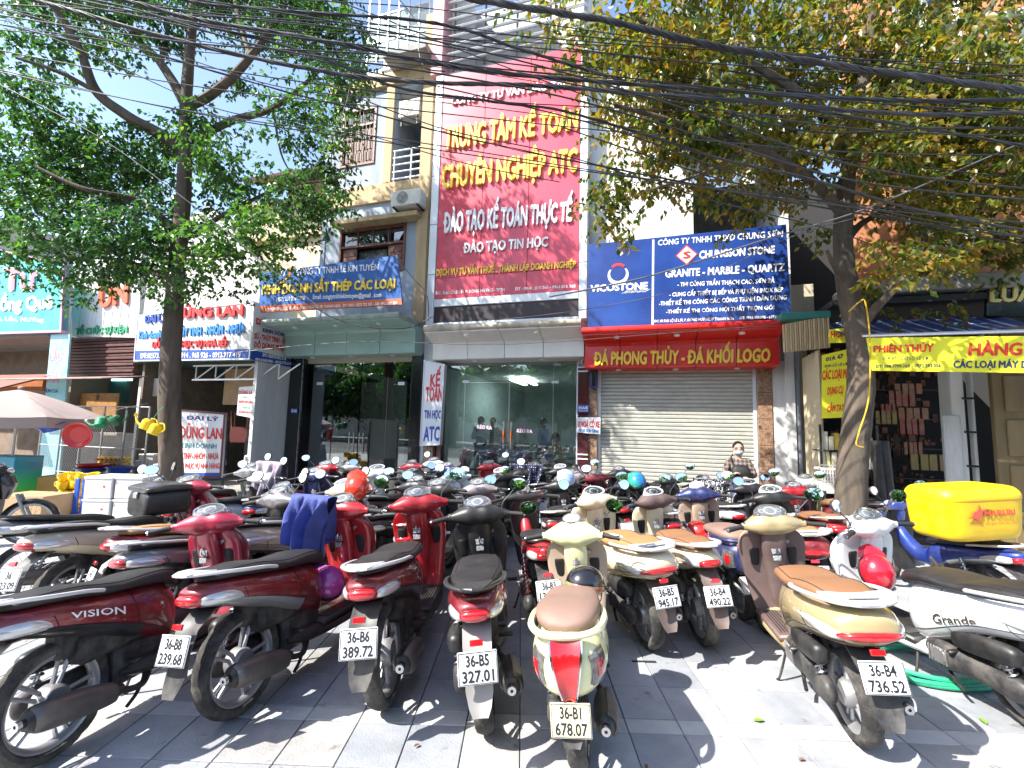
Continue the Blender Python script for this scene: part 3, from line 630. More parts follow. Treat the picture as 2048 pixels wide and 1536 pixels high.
# further houses of the row on both sides, outside the picture but seen in glass and mirrors
for nm,u0,u1,hh,mm in (('pale house of the row beyond the left edge of the picture',-34,-20,9,grime_m:=mat('wall_far',(.45,.42,.38),.85,var=.2)),('tall house at the far left end of the row',-60,-34.5,11,mat('wall_far2',(.38,.40,.42),.85,var=.2)),('house of the row beyond the right edge of the picture',11.5,26,10,grime_m)):
    o=thing('row_house',nm,'building'); o.matrix_world=FM@Matrix.Translation((u0,0,0)); MB().box(0,u1-u0,0,7,0,hh).build('wall',mm,o,False)
    for k in range(int((u1-u0)/3)):
        for z in (.3,4.2,7.2): MB().box(.6+k*3,2.4+k*3,-.02,.05,z,z+(2.6 if z<1 else 1.5)).build('window',mat('far_window',(.03,.035,.04),.2),o,False)
far=MB()
for t in tiles:
    if t in near: continue
    z=tz(); n=len(far.v); g=.0028
    for x,y in ((t[0]+g,t[2]+g),(t[1]-g,t[2]+g),(t[1]-g,t[3]-g),(t[0]+g,t[3]-g)):
        p=PAV_ROT@Vector((x,y,z)); far.v.append(tuple(p))
    for x,y in ((t[0]+g,t[2]+g),(t[1]-g,t[2]+g),(t[1]-g,t[3]-g),(t[0]+g,t[3]-g)):
        p=PAV_ROT@Vector((x,y,-.05)); far.v.append(tuple(p))
    far.f+=[(n,n+1,n+2,n+3)]+[(n+i,n+4+i,n+4+(i+1)%4,n+(i+1)%4) for i in range(4)]
far.build('distant_tiles',stone[1],PAV,False,kind='stuff')
# fallen leaves and a slot drain
for i,(px,py) in enumerate(((1550,1416),(1998,1395),(283,1338),(870,1500),(1190,1440),(1640,1490),(1330,1520))):
    c=G(px,py,.006); lf=MB(); a=.035 if i<2 else .02
    lf.v=[(-a,0,0),(-a*.3,a*.42,.006),(a*.5,a*.35,.006),(a,0,.002),(a*.5,-a*.35,.008),(-a*.3,-a*.42,.006),(0,0,.001)]; lf.f=[(0,6,1),(6,2,1),(6,3,2),(6,4,3),(6,5,4),(0,5,6)]
    o=lf.build('fallen_leaf',mat('leaf_green_fallen',(.16,.33,.02),.4) if i<2 else mat('leaf_brown_fallen',(.20,.10,.04),.7),None,False); o.location=c; o.rotation_euler=(0,0,i*1.3)
    tag(o,('bright green fallen leaf on the tiles between pale yellow and golden scooters','green fallen leaf on the tiles near the right edge')[i] if i<2 else 'small dry brown fallen leaf lying on the grey tiles','leaf','dry leaves fallen on the pavement' if i>1 else None)
dr=MB().box(-.09,.09,-.012,.012,0,.004); c=G(1315,1310); o=dr.build('broken_joint',MATS['rubber'],None,False); o.location=c; tag(o,'dark broken gap between paving tiles right of the pale yellow scooter','drain gap')

# ================================================================ facades
M_=mat
white_wall=M_('wall_white',(.60,.60,.59),.8,var=.22,vscale=2,bump=.15,bscale=20,streak=True)
blue_wall=M_('wall_bluegrey',(.33,.38,.45),.85,var=.30,vscale=2.2,bump=.2,bscale=25,streak=True)
ochre=M_('trim_ochre',(.50,.36,.20),.8,var=.28,vscale=3,streak=True)
cream_wall=M_('wall_cream',(.58,.48,.33),.85,var=.18,vscale=2,streak=True)
conc=M_('concrete',(.30,.29,.27),.85,var=.3,vscale=2,bump=.3,bscale=30,streak=True)
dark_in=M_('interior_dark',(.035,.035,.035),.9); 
alu_w=M_('aluminium_white',(.66,.69,.72),.35,.2,var=.06,streak=True); alu_red=M_('panel_red',(.60,.045,.085),.38,.0,var=.16,vscale=2,coat=.3,streak=True); alu_r2=M_('panel_scarlet',(.60,.018,.014),.35,var=.08,vscale=2,coat=.3,streak=True)
alu_g=M_('panel_seagreen',(.28,.42,.38),.35,var=.08,vscale=2,coat=.25,streak=True); grime_w=M_('panel_white',(.72,.71,.67),.45,var=.10,vscale=2.5,streak=True); grime_lip=M_('lip_stained',(.60,.56,.46),.6,var=.5,vscale=5,col2=(.30,.25,.19)); green_lip=M_('lip_green',(.26,.33,.29),.5,var=.3,vscale=5)
granite=M_('granite_brown',(.40,.25,.16),.25,col2=(.12,.07,.045),vscale=24,coat=.4); granite_red=M_('granite_red',(.075,.02,.02),.15,var=.3,vscale=20,coat=.6); granite_blk=M_('granite_black',(.012,.012,.014),.12,coat=.6)
brown_wood=M_('shutter_wood',(.15,.045,.025),.5,var=.3,vscale=6,bump=.2,bscale=40); glassd=glass_mat('window_glass',(.35,.4,.42),1.6)
shopglass=glass_mat('shop_glass',(.66,.75,.74),1.8,dens=.02); darkglass=glass_mat('dark_shop_glass',(.42,.49,.50),2.0)
yl=M_('letter_yellow',(.80,.55,.05),.45); wl=M_('letter_white2',(.80,.80,.80),.45); rl=M_('letter_red',(.62,.03,.03),.45); bl_=M_('letter_blue',(.02,.07,.36),.45); navy_l=M_('letter_navy',(.03,.03,.20),.5); gl_=M_('letter_green',(.05,.32,.16),.5); ol=M_('letter_orange',(.75,.25,.02),.5); tl_=M_('letter_teal',(.02,.22,.26),.5); lb_=M_('letter_lightblue',(.05,.25,.60),.5)
steel=MATS['steel']
def canopy(ft,uL,uR,n,zs,os_,mat_,lipm,face='fascia_panel',light=3,side=True,seed=1):
    """zs=(face bottom, face top, lip bottom, lip top); os_=(face offset, lip offset)"""
    zb,zf,zl,zt=zs; of,ol_=os_; rn=random.Random(seed)
    us=[uL+(uR-uL)*i/n for i in range(n+1)]
    for i in range(n):
        a,b=us[i]+.006,us[i+1]-.006; e=rn.uniform(-.004,.004)
        prof=[(-.05,zb-.012),(of-.02,zb),(of,zb+.02),(of,zf-.06),(of+.04,zf+.0),(of+.14,zf+.035),(ol_-.02,zl),(ol_-.02,zl+.03),(-.05,zl+.03)]
        mb=MB(); 
        mb.prism([(-(p[0]+e),p[1]) for p in prof],a,b,'x'); ft.part(face,mb,mat_,smooth=False)
        lp=MB(); r=(zt-zl)/2+.01; cc=(ol_-r*.4,(zl+zt)/2+.03)
        lp.prism([(-(cc[0]+r*math.cos(t)),cc[1]+r*math.sin(t)) for t in [-PI/2+PI*k/8 for k in range(9)]]+[(0.05,cc[1]+r),(0.05,cc[1]-r)],a-.003,b+.003,'x'); ft.part('gutter_lip',lp,lipm,smooth=False)
    for k in range(light):
        u=uL+(uR-uL)*(k+.6)/(light+.2); zz=zf+.035+(zl-zf-.035)*.5
        ft.part('downlight',MB().cyl((u,-(of+.14+(ol_-of-.16)*.5),zz-.02),(u,-(of+.14+(ol_-of-.16)*.5),zz+.03),.055,16),M_('downlight_white',(.8,.78,.7),.4))
        ft.part('downlight',MB().cyl((u,-(of*.5),zb-.022),(u,-(of*.5),zb+.02),.055,16),MATS['downlight_white'])
def sign(name,label,q,o,th,m,texts=(),frame=None,group=None,cat='sign'):
    qq=Q(*q,o=o); ft=FT(name,label,cat,min(a for a,b in qq),min(b for a,b in qq),o,group); board(ft,qq,o,th,m)
    if frame:
        fm,fw=frame; 
        for i in range(4):
            a,b=Vector(qq[i]),Vector(qq[(i+1)%4]); d=(b-a).normalized(); nrm=Vector((-d.y,d.x)); a2,b2=a-d*0,b-d*fw*(0)
            mb=MB(); board(None,[tuple(a2),tuple(b2),tuple(b2+nrm*fw),tuple(a2+nrm*fw)],o+.012+.001*i,th+.012,fm,mb=mb); ft.part('frame',mb,fm,smooth=False)
    for t in texts:
        px_text(ft,t[0],t[1],o,t[2],t[3] if len(t)>3 else .02,t[4] if len(t)>4 else 0.,t[5] if len(t)>5 else 0.)
    return ft
def strip_px(ft,q,o,m,name='stripe',th=.004):
    qq=Q(*q,o=o); mb=MB(); board(None,qq,o+th,th,m,mb=mb); return ft.part(name,mb,m,smooth=False)

# ---- building 3: the tall narrow house with the red sign
uL,uR=U(845,655)[0],U(1167,640)[0]
h=FT('shop_house','tall narrow shop house behind the high red and yellow sign, glass doors below','building',uL,0,0)
zT=14.5; zG=U(1000,718,.35)[1]
h.part('party_wall',fb(uL,uL+.12,0,zT,-9,0,0),white_wall); h.part('party_wall',fb(uR-.12,uR,0,zT,-9,0,0),white_wall)
h.part('upper_wall',fb(uL+.122,uR-.122,zG+.02,10.6,-.3,0,0),white_wall); h.part('back_wall',fb(uL+.122,uR-.122,0,zT,-9,-8.8,0),M_('interior_wall',(.62,.70,.70),.8,var=.1))
h.part('shop_floor',fb(uL+.122,uR-.122,0,.30,-8.8,.05,0),M_('floor_tile_in',(.40,.38,.35),.3,var=.1)); h.part('ceiling',fb(uL+.122,uR-.122,zG+.02,zG+.2,-8.8,-.302,0),M_('ceiling_w',(.6,.6,.58),.8))
h.part('inner_wall',fb(uL+.124,uL+.16,.302,zG,-8.7,-.1,0),MATS['interior_wall']); h.part('inner_wall',fb(uR-.16,uR-.124,.302,zG,-8.7,-.1,0),MATS['interior_wall'])
h.part('upper_wall',fb(uL+.122,uR-.122,10.6,zT,-2.4,-2.2,0),white_wall)
# roof louvre
z0=U(1000,135,0)[1]; 
for i in range(20):
    z=10.75+i*.235; h.part('louvre_slat',MB().box(uL+.35,uR-.05,-.10,.10,-.018,.018,.004).xf(Matrix.Translation((0,-.12,z))@Matrix.Rotation(R(35),4,'X')),alu_w,smooth=False)
for k in range(5): u=uL+.4+k*(uR-uL-.5)/4; h.part('louvre_post',fb(u-.02,u+.02,10.6,zT+1,-.18,-.13),conc)
h.part('pink_pilaster',fb(uL,uL+.30,z0-.0,zT+1.2,-.2,.31),M_('pilaster_pink',(.62,.30,.32),.6,var=.1))
# canopy
canopy(h,U(845,690,.9)[0]+.0,uR+.02,4,(U(1000,718,.5)[1],U(1000,684,.5)[1],U(1000,660,.95)[1],U(1000,648,.95)[1]),(.5,.95),grime_w,grime_lip,light=2)
# sign
s3=FT('tall_sign','huge red upright sign with yellow and white raised lettering between grey house and white wall','sign',uL,4,.1)
so=.30; a0,a1=U(861,600,so)[0],U(1148,577,so)[0]; zb=U(861,607,so)[1]; zt=U(866,156,so)[1]
e=[a0,U(949,560,so)[0],U(1043,560,so)[0],a1]; zr=[zb]; z=U(860,565,so)[1]
while z<zt-.3: zr.append(z); z+=1.22
zr.append(zt)
for i in range(3):
    for j in range(len(zr)-1): s3.part('panel',fb(e[i]+.004,e[i+1]-.004,zr[j]+.004,zr[j+1]-.004,so-.04,so+rr_.uniform(-.003,.001),.004),alu_red,smooth=False)
s3.part('backing',fb(a0,a1,zb,zt,.02,so-.045,0),M_('seam_dark',(.04,.02,.02),.8),smooth=False)
fl=U(846,655,so)[0]; fr_=U(1167,630,so)[0]; zl=U(1000,646,so)[1]; 
zz=zl; k=0
while zz<zt:
    z2=min(zz+1.22,zt)
    s3.part('frame_panel',fb(fl,a0-.006,zz+.004,z2-.004,.02,so+.02,.01),alu_w,smooth=False); s3.part('frame_panel',fb(a1+.006,fr_,zz+.004,z2-.004,.02,so+.02,.01),alu_w,smooth=False); zz=z2
zm=U(1000,607,so)[1]; zn=U(1000,641,so)[1]
s3.part('frame_panel',fb(a0-.002,a1+.002,zl,zn,.02,so+.02,.01),alu_w,smooth=False); s3.part('frame_panel',fb(a0-.002,a1+.002,zm,zb-.004,.02,so+.02,.01),alu_w,smooth=False)
s3.part('display_panel',fb(a0+.0,a1-.0,zn+.004,zm-.004,.02,so-.01,0),M_('led_dark',(.03,.018,.022),.5),smooth=False)
T3=[('CÔNG TY TƯ VẤN ĐÀO TẠO',(876,204,218,1112,155,170),wl,.03,.04),('TRUNG TÂM KẾ TOÁN',(868,262,307,1130,216,254),yl,.045,.055),('CHUYÊN NGHIỆP ATC',(866,341,385,1132,293,338),yl,.045,.055),('ĐÀO TẠO KẾ TOÁN THỰC TẾ',(874,434,473,1127,400,437),wl,.045,.045),('ĐÀO TẠO TIN HỌC',(915,492,512,1082,471,490),wl,.035,.03),('DỊCH VỤ TƯ VẤN THUẾ , THÀNH LẬP DOANH NGHIỆP',(863,547,560,1140,516,529),yl,.03,.02),('ĐC : ĐẠI LỘ LÊ LỢI  P. ĐÔNG HƯƠNG - TPTH',(863,591,597,1000,577,583),wl,.03),('ĐT : 0948 . 815 368 - 0961.815 368',(1021,575,581,1141,563,569),wl,.03)]
for t in T3: px_text(s3,t[0],t[1],so,t[2],t[3],t[4] if len(t)>4 else 0)
# glass front
gz0,gz1=.31,zG-.02
def pane(ft,pa,pb,z0,z1,o=.0,m=shopglass,name='glass_pane',parent=None):
    a,b=U(pa,850,o)[0],U(pb,850,o)[0]; return ft.part(name,fb(a+.004,b-.004,z0,z1,o-.012,o,0),m,parent,smooth=False)
zt_=U(1000,766,.0)[1]
for a,b in ((892,931),(1110,1157)): pane(h,a,b,gz0,gz1)
pane(h,931,1021,zt_+.006,gz1); pane(h,1021,1110,zt_+.006,gz1)
for a,b in ((932,1020),(1022,1109)):
    d=pane(h,a,b,gz0+.01,zt_-.006,name='glass_door')
for px,py in ((932,768),(1110,760),(931,737),(1112,724)):
    u,z=U(px,py); h.part('patch_fitting',fb(u-.08,u+.08,z-.03,z+.03,-.03,.02,.004),steel)
for px in (1013,1028):
    u,z=U(px,843); u2,z2=U(px,897)
    hd=h.part('door_handle',MB().cyl((u,-.06,z2),(u,-.06,z),.018,12),steel); h.part('handle_grip',MB().cyl((u,-.06,z2+.17),(u,-.06,z-.2),.022,12),M_('handle_orange',(.5,.12,.03),.4),hd)
pk=M_('sticker_pink',(.8,.55,.68),.5)
px_text(h,'KÉO RA',(959,853,860,988,854,861),.001,pk,.06); px_text(h,'KÉO RA',(1039,857,864,1069,857,864),.001,pk,.06)
h.part('frame_post',fb(U(888,850)[0]-.02,U(892,850)[0],.3,zG-.02,-.05,.04),alu_w); 
h.part('frame_post',fb(U(1157,850)[0],U(1157,850)[0]+.05,.3,zG-.02,-.05,.04),alu_w)
for px,py in ((1027,796),(1050,804)):
    u,z=U(px,py,-3.2); h.part('ceiling_lamp',fb(u-.06,u+.06,zG-.10,zG-.06,-4.6,-3.0),M_('tube_lit',(.95,1,1),.5,emit=10))
h.part('step',fb(uL,uR,0,.16,.05,.42,.01),granite_red); 
kt=sign('vertical_sign','white upright sign with red and blue words beside the glass shop',((846,901),(886,897),(888,735),(846,729)),.45,.12,M_('acrylic_white',(.72,.73,.76),.35),(
 ('KẾ',(861,757,782,880,754,779),rl,.06),('TOÁN',(853,783,811,886,780,808),rl,.05),('TIN HỌC',(852,829,845,885,828,844),bl_,.05),('ATC',(853,862,890,884,860,888),bl_,.06)),frame=(alu_w,.02))
h.part('granite_post',fb(U(852,900,.3)[0],U(872,900,.3)[0],0,U(860,900,.3)[1],.15,.30),granite)
h.part('granite_post',fb(U(875,900,.2)[0],U(888,900,.2)[0],0,zG-.02,.02,.2),granite_red)
# ---- building 4: stone shop
u4a,u4b=uR+.004,U(1575,640)[0]
g=FT('shop_house','white shop house with roller shutter, scarlet fascia and blue stone company sign','building',u4a,0,0)
zH=U(1380,712,.45)[1]; gx=U(1204,850)[0]; gy=U(1507,760)[0]
g.part('party_wall',fb(u4b-.15,u4b,0,9.0,-9,.15,0),white_wall); g.part('upper_wall',fb(u4a,U(1372,450,0)[0],zH+.02,9.6,-.25,-.02,0),M_('wall_brightwhite',(.58,.58,.57),.7,var=.05))
g.part('upper_wall',fb(U(1372,450,0)[0],u4b,zH+.02,4.1,-.25,-.02,0),white_wall)
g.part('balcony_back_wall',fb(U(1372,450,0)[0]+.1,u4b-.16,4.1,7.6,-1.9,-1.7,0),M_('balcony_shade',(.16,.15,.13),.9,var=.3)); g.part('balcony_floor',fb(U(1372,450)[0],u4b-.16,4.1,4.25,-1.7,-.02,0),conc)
g.part('wooden_door',fb(U(1440,500,-1.7)[0],U(1500,500,-1.7)[0],4.25,6.3,-1.69,-1.62),ochre)
for i in range(13):
    u=U(1372,450)[0]+.1+i*(u4b-.4-U(1372,450)[0])/12; g.part('baluster',fb(u-.012,u+.012,4.25,5.2,-.12,-.10,0),MATS['black_metal'])
g.part('balcony_rail',fb(U(1372,450)[0],u4b-.16,5.2,5.25,-.14,-.08),MATS['black_metal'])
for i,px in enumerate((1395,1465,1540)):
    u,z=U(px,520,.0); pot=MB().lathe([(.001,0),(.10,0),(.14,.22),(.155,.25),(.13,.25),(.12,.2)],16,'z',(u,-.35+.6,4.27)); 
    t=FT('potted_plant',('leafy potted plant on the balcony by the white wall','potted plant before the wooden balcony door','potted plant at the dark end of the balcony')[i],'plant',u,4.27,-.25); t.part('pot',MB().lathe([(.001,0),(.10,0),(.14,.22),(.155,.25),(.13,.25),(.12,.2)],16,'z',(u,.25,4.27)),M_('terracotta',(.35,.13,.07),.8))
    lm=MB(); q=random.Random(i+4)
    for k in range(160):
        a=q.uniform(0,2*PI); r_=q.uniform(.02,.30); zz=4.5+q.uniform(0,.65); c=Vector((u+r_*math.cos(a),.25+r_*math.sin(a),zz)); d=Vector((math.cos(a),math.sin(a),q.uniform(-.6,.6)))*.09; s_=d.cross(Vector((0,0,1))).normalized()*.025
        lm.quad(c,c+d*.5+s_,c+d,c+d*.5-s_)
    t.part('foliage',lm,M_('plant_green',(.05,.12,.03),.5,var=.3),smooth=False,kind='stuff')
# corrugated balcony roof
cg=MB(); ua,ub=U(1330,350)[0],u4b+.6; N=70
for i in range(N):
    a=ua+(ub-ua)*i/N; b=ua+(ub-ua)*(i+1)/N; ha=.02*math.sin(i*PI/2); hb=.02*math.sin((i+1)*PI/2); cg.quad((a,-.9,7.15+ha),(b,-.9,7.15+hb),(b,1.6,7.9+hb),(a,1.6,7.9+ha))
g.part('corrugated_roof',cg,M_('roof_sheet',(.55,.58,.60),.5,.3,var=.3,vscale=2),smooth=True)
# roller shutter
nS=37; zb_=.12
for i in range(nS):
    z=zb_+(zH-zb_-.02)*i/nS; hh=(zH-zb_-.02)/nS
    if i==0: base=MB().prism([(.035,0),(-.002,.0),(-.018,hh*.25),(-.018,hh*.75),(-.002,hh*.96),(.035,hh*.96)],gx+.02,gy-.02,'x').xf(Matrix.Translation((-u4a,0,0))).mesh('slat',M_('shutter_beige',(.42,.42,.37),.45,.15,var=.16,vscale=3,streak=True),False)
    o=obj('slat',base,None,g.o); o.location=(0,-.02,z)
for a,b in ((gx-.04,gx+.02),(gy-.02,gy+.04)): g.part('guide_rail',fb(a,b,0,zH,-.03,.06),alu_w)
g.part('shop_backing',fb(gx,gy,0,zH,-.3,-.1,0),dark_in)
def blocks(ft,a,b,z0,z1,o0,o1,n,m,name='granite_block'):
    for i in range(n): ft.part(name,fb(a,b,z0+(z1-z0)*i/n+.003,z0+(z1-z0)*(i+1)/n-.003,o0,o1,.004),m,smooth=False)
blocks(g,U(1181,850)[0],gx-.045,0,zH,-.1,.12,6,granite); blocks(g,gy+.045,U(1541,760)[0],0,zH,-.1,.12,6,granite)
blocks(g,U(1159,850,.16)[0]+.0,U(1181,850,.16)[0]-.004,0,zH+.02,-.1,.16,3,granite_red,'granite_block')
for z in (U(1170,727,.18)[1],U(1170,735,.18)[1],U(1170,902,.18)[1],U(1170,911,.18)[1]): g.part('trim_strip',fb(U(1159,850,.16)[0],U(1181,850,.16)[0]-.004,z-.014,z+.014,.15,.175,.002),alu_w)
g.part('side_wall',fb(U(1542,760)[0]+.004,U(1580,760)[0],0,zH+.1,-.1,.10),white_wall)
g.part('step',fb(gx-.3,gy+.3,0,.12,.0,.5,.01),granite)
canopy(g,U(1166,700,.5)[0],U(1556,690,.5)[0],5,(U(1380,716,.5)[1],U(1380,664,.5)[1],U(1380,645,.95)[1],U(1380,632,.95)[1]),(.5,.95),alu_r2,alu_r2,light=3,seed=4)
px_text(g,'ĐÁ PHONG THỦY - ĐÁ KHỐI LOGO',(1186,697,722,1536,672,698),.505,yl,.05,.03,name='lettering')
blue_b=M_('board_blue',(.009,.03,.17),.35,var=.2,vscale=1.2,coat=.3,col2=(.014,.06,.28))
v=sign('company_sign','blue company sign with white lettering and ring emblem above the scarlet fascia',((1170,652),(1575,607),(1556,422),(1163,482)),.72,.10,blue_b,(
 ('CÔNG TY TNHH TMXD CHUNG SƠN',(1302,466,477,1550,434,447),wl,.02),('CHUNGSON STONE',(1386,484,499,1535,466,481),wl,.05),('GRANITE - MARBLE - QUARTZ',(1320,525,540,1557,500,515),wl,.035),
 ('- THI CÔNG TRẦN THẠCH CAO, SƠN BẢ',(1345,549,557,1538,531,540),wl,.03),('- CUNG CẤP THIẾT BỊ BẾP VÀ PHỤ KIỆN INOX BẾP',(1330,570,578,1556,548,557),wl,.03),('-THIẾT KẾ THI CÔNG CÁC CÔNG TRÌNH DÂN DỤNG',(1310,589,597,1564,563,572),wl,.03),
 ('-THIẾT KẾ THI CÔNG NỘI THẤT TRỌN GÓI',(1325,605,612,1540,585,593),wl,.03),('ĐC: 88 ĐẠI LỘ LÊ LỢI, P. ĐÔNG HƯƠNG,TP THANH HÓA',(1302,626,631,1461,612,618),wl,.03),('ĐT: 0915.450.898 - 097.616.3636',(1472,611,616,1570,603,609),wl,.03),
 ('VICOSTONE',(1172,563,576,1285,551,565),wl,.06),('Thổi hồn vào đá',(1231,572,577,1281,566,571),wl,.02,0,.25)))
strip_px(v,((1297,638),(1301,638),(1294,466),(1290,466)),.72,wl,'divider')
def ring(ft,px,py,r0,r1,o,m,a0=0,a1=2*PI,off=(0,0),name='emblem'):
    u,z=U(px,py,o); mb=MB(); n=36
    for i in range(n):
        a=a0+(a1-a0)*i/n; b=a0+(a1-a0)*(i+1)/n
        mb.quad((u+off[0]+r1*math.cos(a),-(o+.006),z+off[1]+r1*math.sin(a)),(u+off[0]+r1*math.cos(b),-(o+.006),z+off[1]+r1*math.sin(b)),(u+r0*math.cos(b),-(o+.006),z+r0*math.sin(b)),(u+r0*math.cos(a),-(o+.006),z+r0*math.sin(a)))
    return ft.part(name,mb,m,smooth=False)
ring(v,1225,537,.155,.20,.72,wl,R(-215),R(35),(0,-.03)); ring(v,1225,537,.155,.20,.72,rl,R(50),R(130),(0,.01))
u_,z_=U(1360,493,.72); mb=MB(); r_=.20
for a,b in (((-r_,0),(0,-r_)),((0,-r_),(r_,0)),((r_,0),(0,r_)),((0,r_),(-r_,0))):
    mb.quad((u_+a[0],-.727,z_+a[1]),(u_+b[0],-.727,z_+b[1]),(u_+b[0]*.86,-.727,z_+b[1]*.86),(u_+a[0]*.86,-.727,z_+a[1]*.86))
v.part('emblem',mb,rl,smooth=False); mb=MB(); mb.quad((u_-r_,-.724,z_),(u_,-.724,z_-r_),(u_+r_,-.724,z_),(u_,-.724,z_+r_)); v.part('emblem_ground',mb,wl,smooth=False)
px_text(v,'S',(1354,487,500,1367,485,498),.728,rl,.05)
# small signs on the pillars
sign('notice_sign','white notice with red and blue capitals below the house number plate',((1159,858),(1205,860),(1204,826),(1158,828)),.20,.012,M_('notice_white',(.72,.73,.75),.4),(('KHOÁ CỔ XE',(1161,836,847,1203,834,846),rl,.05),('ĐỂ XE GỌN GÀNG',(1161,851,856,1202,851,857),lb_,.05)))
sign('number_plate','blue house number plate on the brown pillar above the white notice',((1157,818),(1180,817),(1180,802),(1157,803)),.19,.01,bl_,(('01A45',(1160,806,812,1178,805,811),wl,.05),('ĐẠI LỘ LÊ LỢI',(1160,814,816,1178,813,815),wl,.03)))
sign('number_plate','tiny house number plate on the black pillar beside the white wall slab',((585,848),(598,848),(598,838),(585,838)),.12,.01,bl_,(('01A43',(586,840,846,597,840,846),wl,.05),))
lt=FT('lamp_box','dark blue upright lamp box on the granite pillar under the scarlet fascia','lamp',*U(1186,773,.3),.3); a,b=U(1180,770,.3); c_,d_=U(1193,724,.3)
lt.part('housing',fb(a,c_,b,d_,.14,.28,.03),M_('lampbox_blue',(.02,.02,.13),.35,coat=.3)); lt.part('screen',fb(a+.035,c_-.035,b+.06,d_-.05,.28,.287,.003),granite_blk)
cc=FT('security_camera','small white security camera under the end of the white fascia','camera',*U(1163,716,.3),.3); u,z=U(1163,716,.3)
cc.part('body',MB().cyl((u,-.3,z),(u-.03,-.44,z-.05),.035,14),alu_w); cc.part('bracket',MB().cyl((u,-.3,z),(u,-.2,z+.12),.012,8),alu_w); cc.part('lens',MB().cyl((u-.03,-.44,z-.05),(u-.032,-.447,z-.0525),.026,14),granite_blk)
# ---- building 2: grey-blue house
b2a,b2b=U(583,800)[0],uL-.004
k=FT('shop_house','grey blue house with ochre trim, brown shutters and sea green canopy','building',b2a,0,0)
wa=U(628,500)[0]
zI=U(700,722,.4)[1]; 
k.part('side_wall',fb(wa-.0,wa+.14,zI+.1,9.6,-9,0,0),blue_wall); k.part('side_wall',fb(b2b-.14,b2b,0,12.2,-9,-.02,0),blue_wall)
def wall_holes(ft,u0,u1,z0,z1,holes,o0,o1,m,name='upper_wall'):
    us=sorted({u0,u1,*[h_[0] for h_ in holes],*[h_[1] for h_ in holes]}); zs=sorted({z0,z1,*[h_[2] for h_ in holes],*[h_[3] for h_ in holes]}); mb=MB()
    for i in range(len(us)-1):
        for j in range(len(zs)-1):
            cu,cz=(us[i]+us[i+1])/2,(zs[j]+zs[j+1])/2
            if any(h_[0]<cu<h_[1] and h_[2]<cz<h_[3] for h_ in holes): continue
            mb.box(us[i],us[i+1],-o1,-o0,zs[j],zs[j+1])
    return ft.part(name,mb,m,smooth=False)
w1=(U(665,560)[0],U(797,560)[0],U(730,560)[1],U(730,468)[1]); w2=(U(660,290)[0],U(727,290)[0],U(690,348)[1],U(690,235)[1]); bc=(U(765,300)[0],U(838,300)[0],U(800,372)[1],U(800,182)[1])
wall_holes(k,wa+.142,b2b-.142,zI+.1,U(760,160)[1],[w1,w2,bc],-.2,-.02,blue_wall)
def shutter_window(ft,w,n,glass_top=.25,opened=()):
    f=ft.part('window',fb(w[0],w[1],w[3]-.06,w[3],-.14,.01,.005).box(w[0],w[1],-.01,.14,w[2],w[2]+.06,.005).box(w[0],w[0]+.06,-.01,.14,w[2]+.06,w[3]-.06,.005).box(w[1]-.06,w[1],-.01,.14,w[2]+.06,w[3]-.06,.005),brown_wood,smooth=False)
    zt=w[3]-.06-(w[3]-w[2])*glass_top; ft.part('transom',fb(w[0]+.06,w[1]-.06,zt-.03,zt+.03,-.12,0),brown_wood,f,smooth=False)
    for i in range(n):
        a=w[0]+.06+(w[1]-w[0]-.12)*i/n; b=w[0]+.06+(w[1]-w[0]-.12)*(i+1)/n
        ft.part('pane',fb(a+.02,b-.02,zt+.03,w[3]-.06,-.08,-.07,0),glassd,f,smooth=False); ft.part('mullion',fb(a-.015,a+.015,zt+.03,w[3]-.06,-.1,-.04),brown_wood,f)
        if i in opened: continue
        sh=ft.part('shutter_leaf',fb(a+.008,b-.008,w[2]+.065,zt-.035,-.09,-.05,.004),brown_wood,smooth=False)
        for j in range(3):
            z0=w[2]+.14+(zt-w[2]-.2)*j/3; z1=z0+(zt-w[2]-.2)/3-.07; ft.part('shutter_panel',fb(a+.06,b-.06,z0,z1,-.05,-.038,.006),brown_wood,sh,smooth=False)
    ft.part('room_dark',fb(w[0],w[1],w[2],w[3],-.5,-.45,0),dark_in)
shutter_window(k,w1,4,.34,(1,2)); shutter_window(k,w2,3,.25)
k.part('curtain',fb(w1[0]+.4,w1[1]-.7,w1[2]+.3,w1[3]-.5,-.3,-.29,0),M_('lace',(.5,.5,.47),.9,var=.5,vscale=14,col2=(.1,.1,.1)))
ig=MB()
for i in range(9): u=w2[0]+.08+i*(w2[1]-w2[0]-.16)/8; ig.box(u-.008,u+.008,.005,.02,w2[2]+.06,w2[3]-.06)
ig.box(w2[0]+.06,w2[1]-.06,.003,.022,(w2[2]+w2[3])/2-.01,(w2[2]+w2[3])/2+.01)
k.part('window_grille',ig,MATS['black_metal'],smooth=False,kind='stuff')
def band(px0,py0,px1,py1,o=.06,m=ochre,nm='trim_band'):
    a,zt=U(px0,py0,o); b,zb2=U(px1,py1,o); k.part(nm,fb(a,b,zb2,zt,-.02,o,.01),m,smooth=False)
za=U(760,375)[1]; 
k.part('trim_band',fb(wa,b2b-.3,za-.55,za-.06,-.02,.05,.01),ochre); k.part('trim_band',fb(wa,b2b-.3,U(760,160)[1]-.35,U(760,160)[1],-.02,.08,.01),ochre)
k.part('trim_pilaster',fb(U(747,300)[0],U(763,300)[0],za-.06,U(760,160)[1]-.36,-.02,.05,.01),ochre); k.part('trim_pilaster',fb(b2b-.3,b2b-.004,zI+.2,12.3,-.02,.10,.01),ochre)
a,z=U(645,468,.3); b,_=U(818,440,.3); k.part('window_hood',fb(a,b,z-.02,z+.10,-.02,.32,.01),ochre)
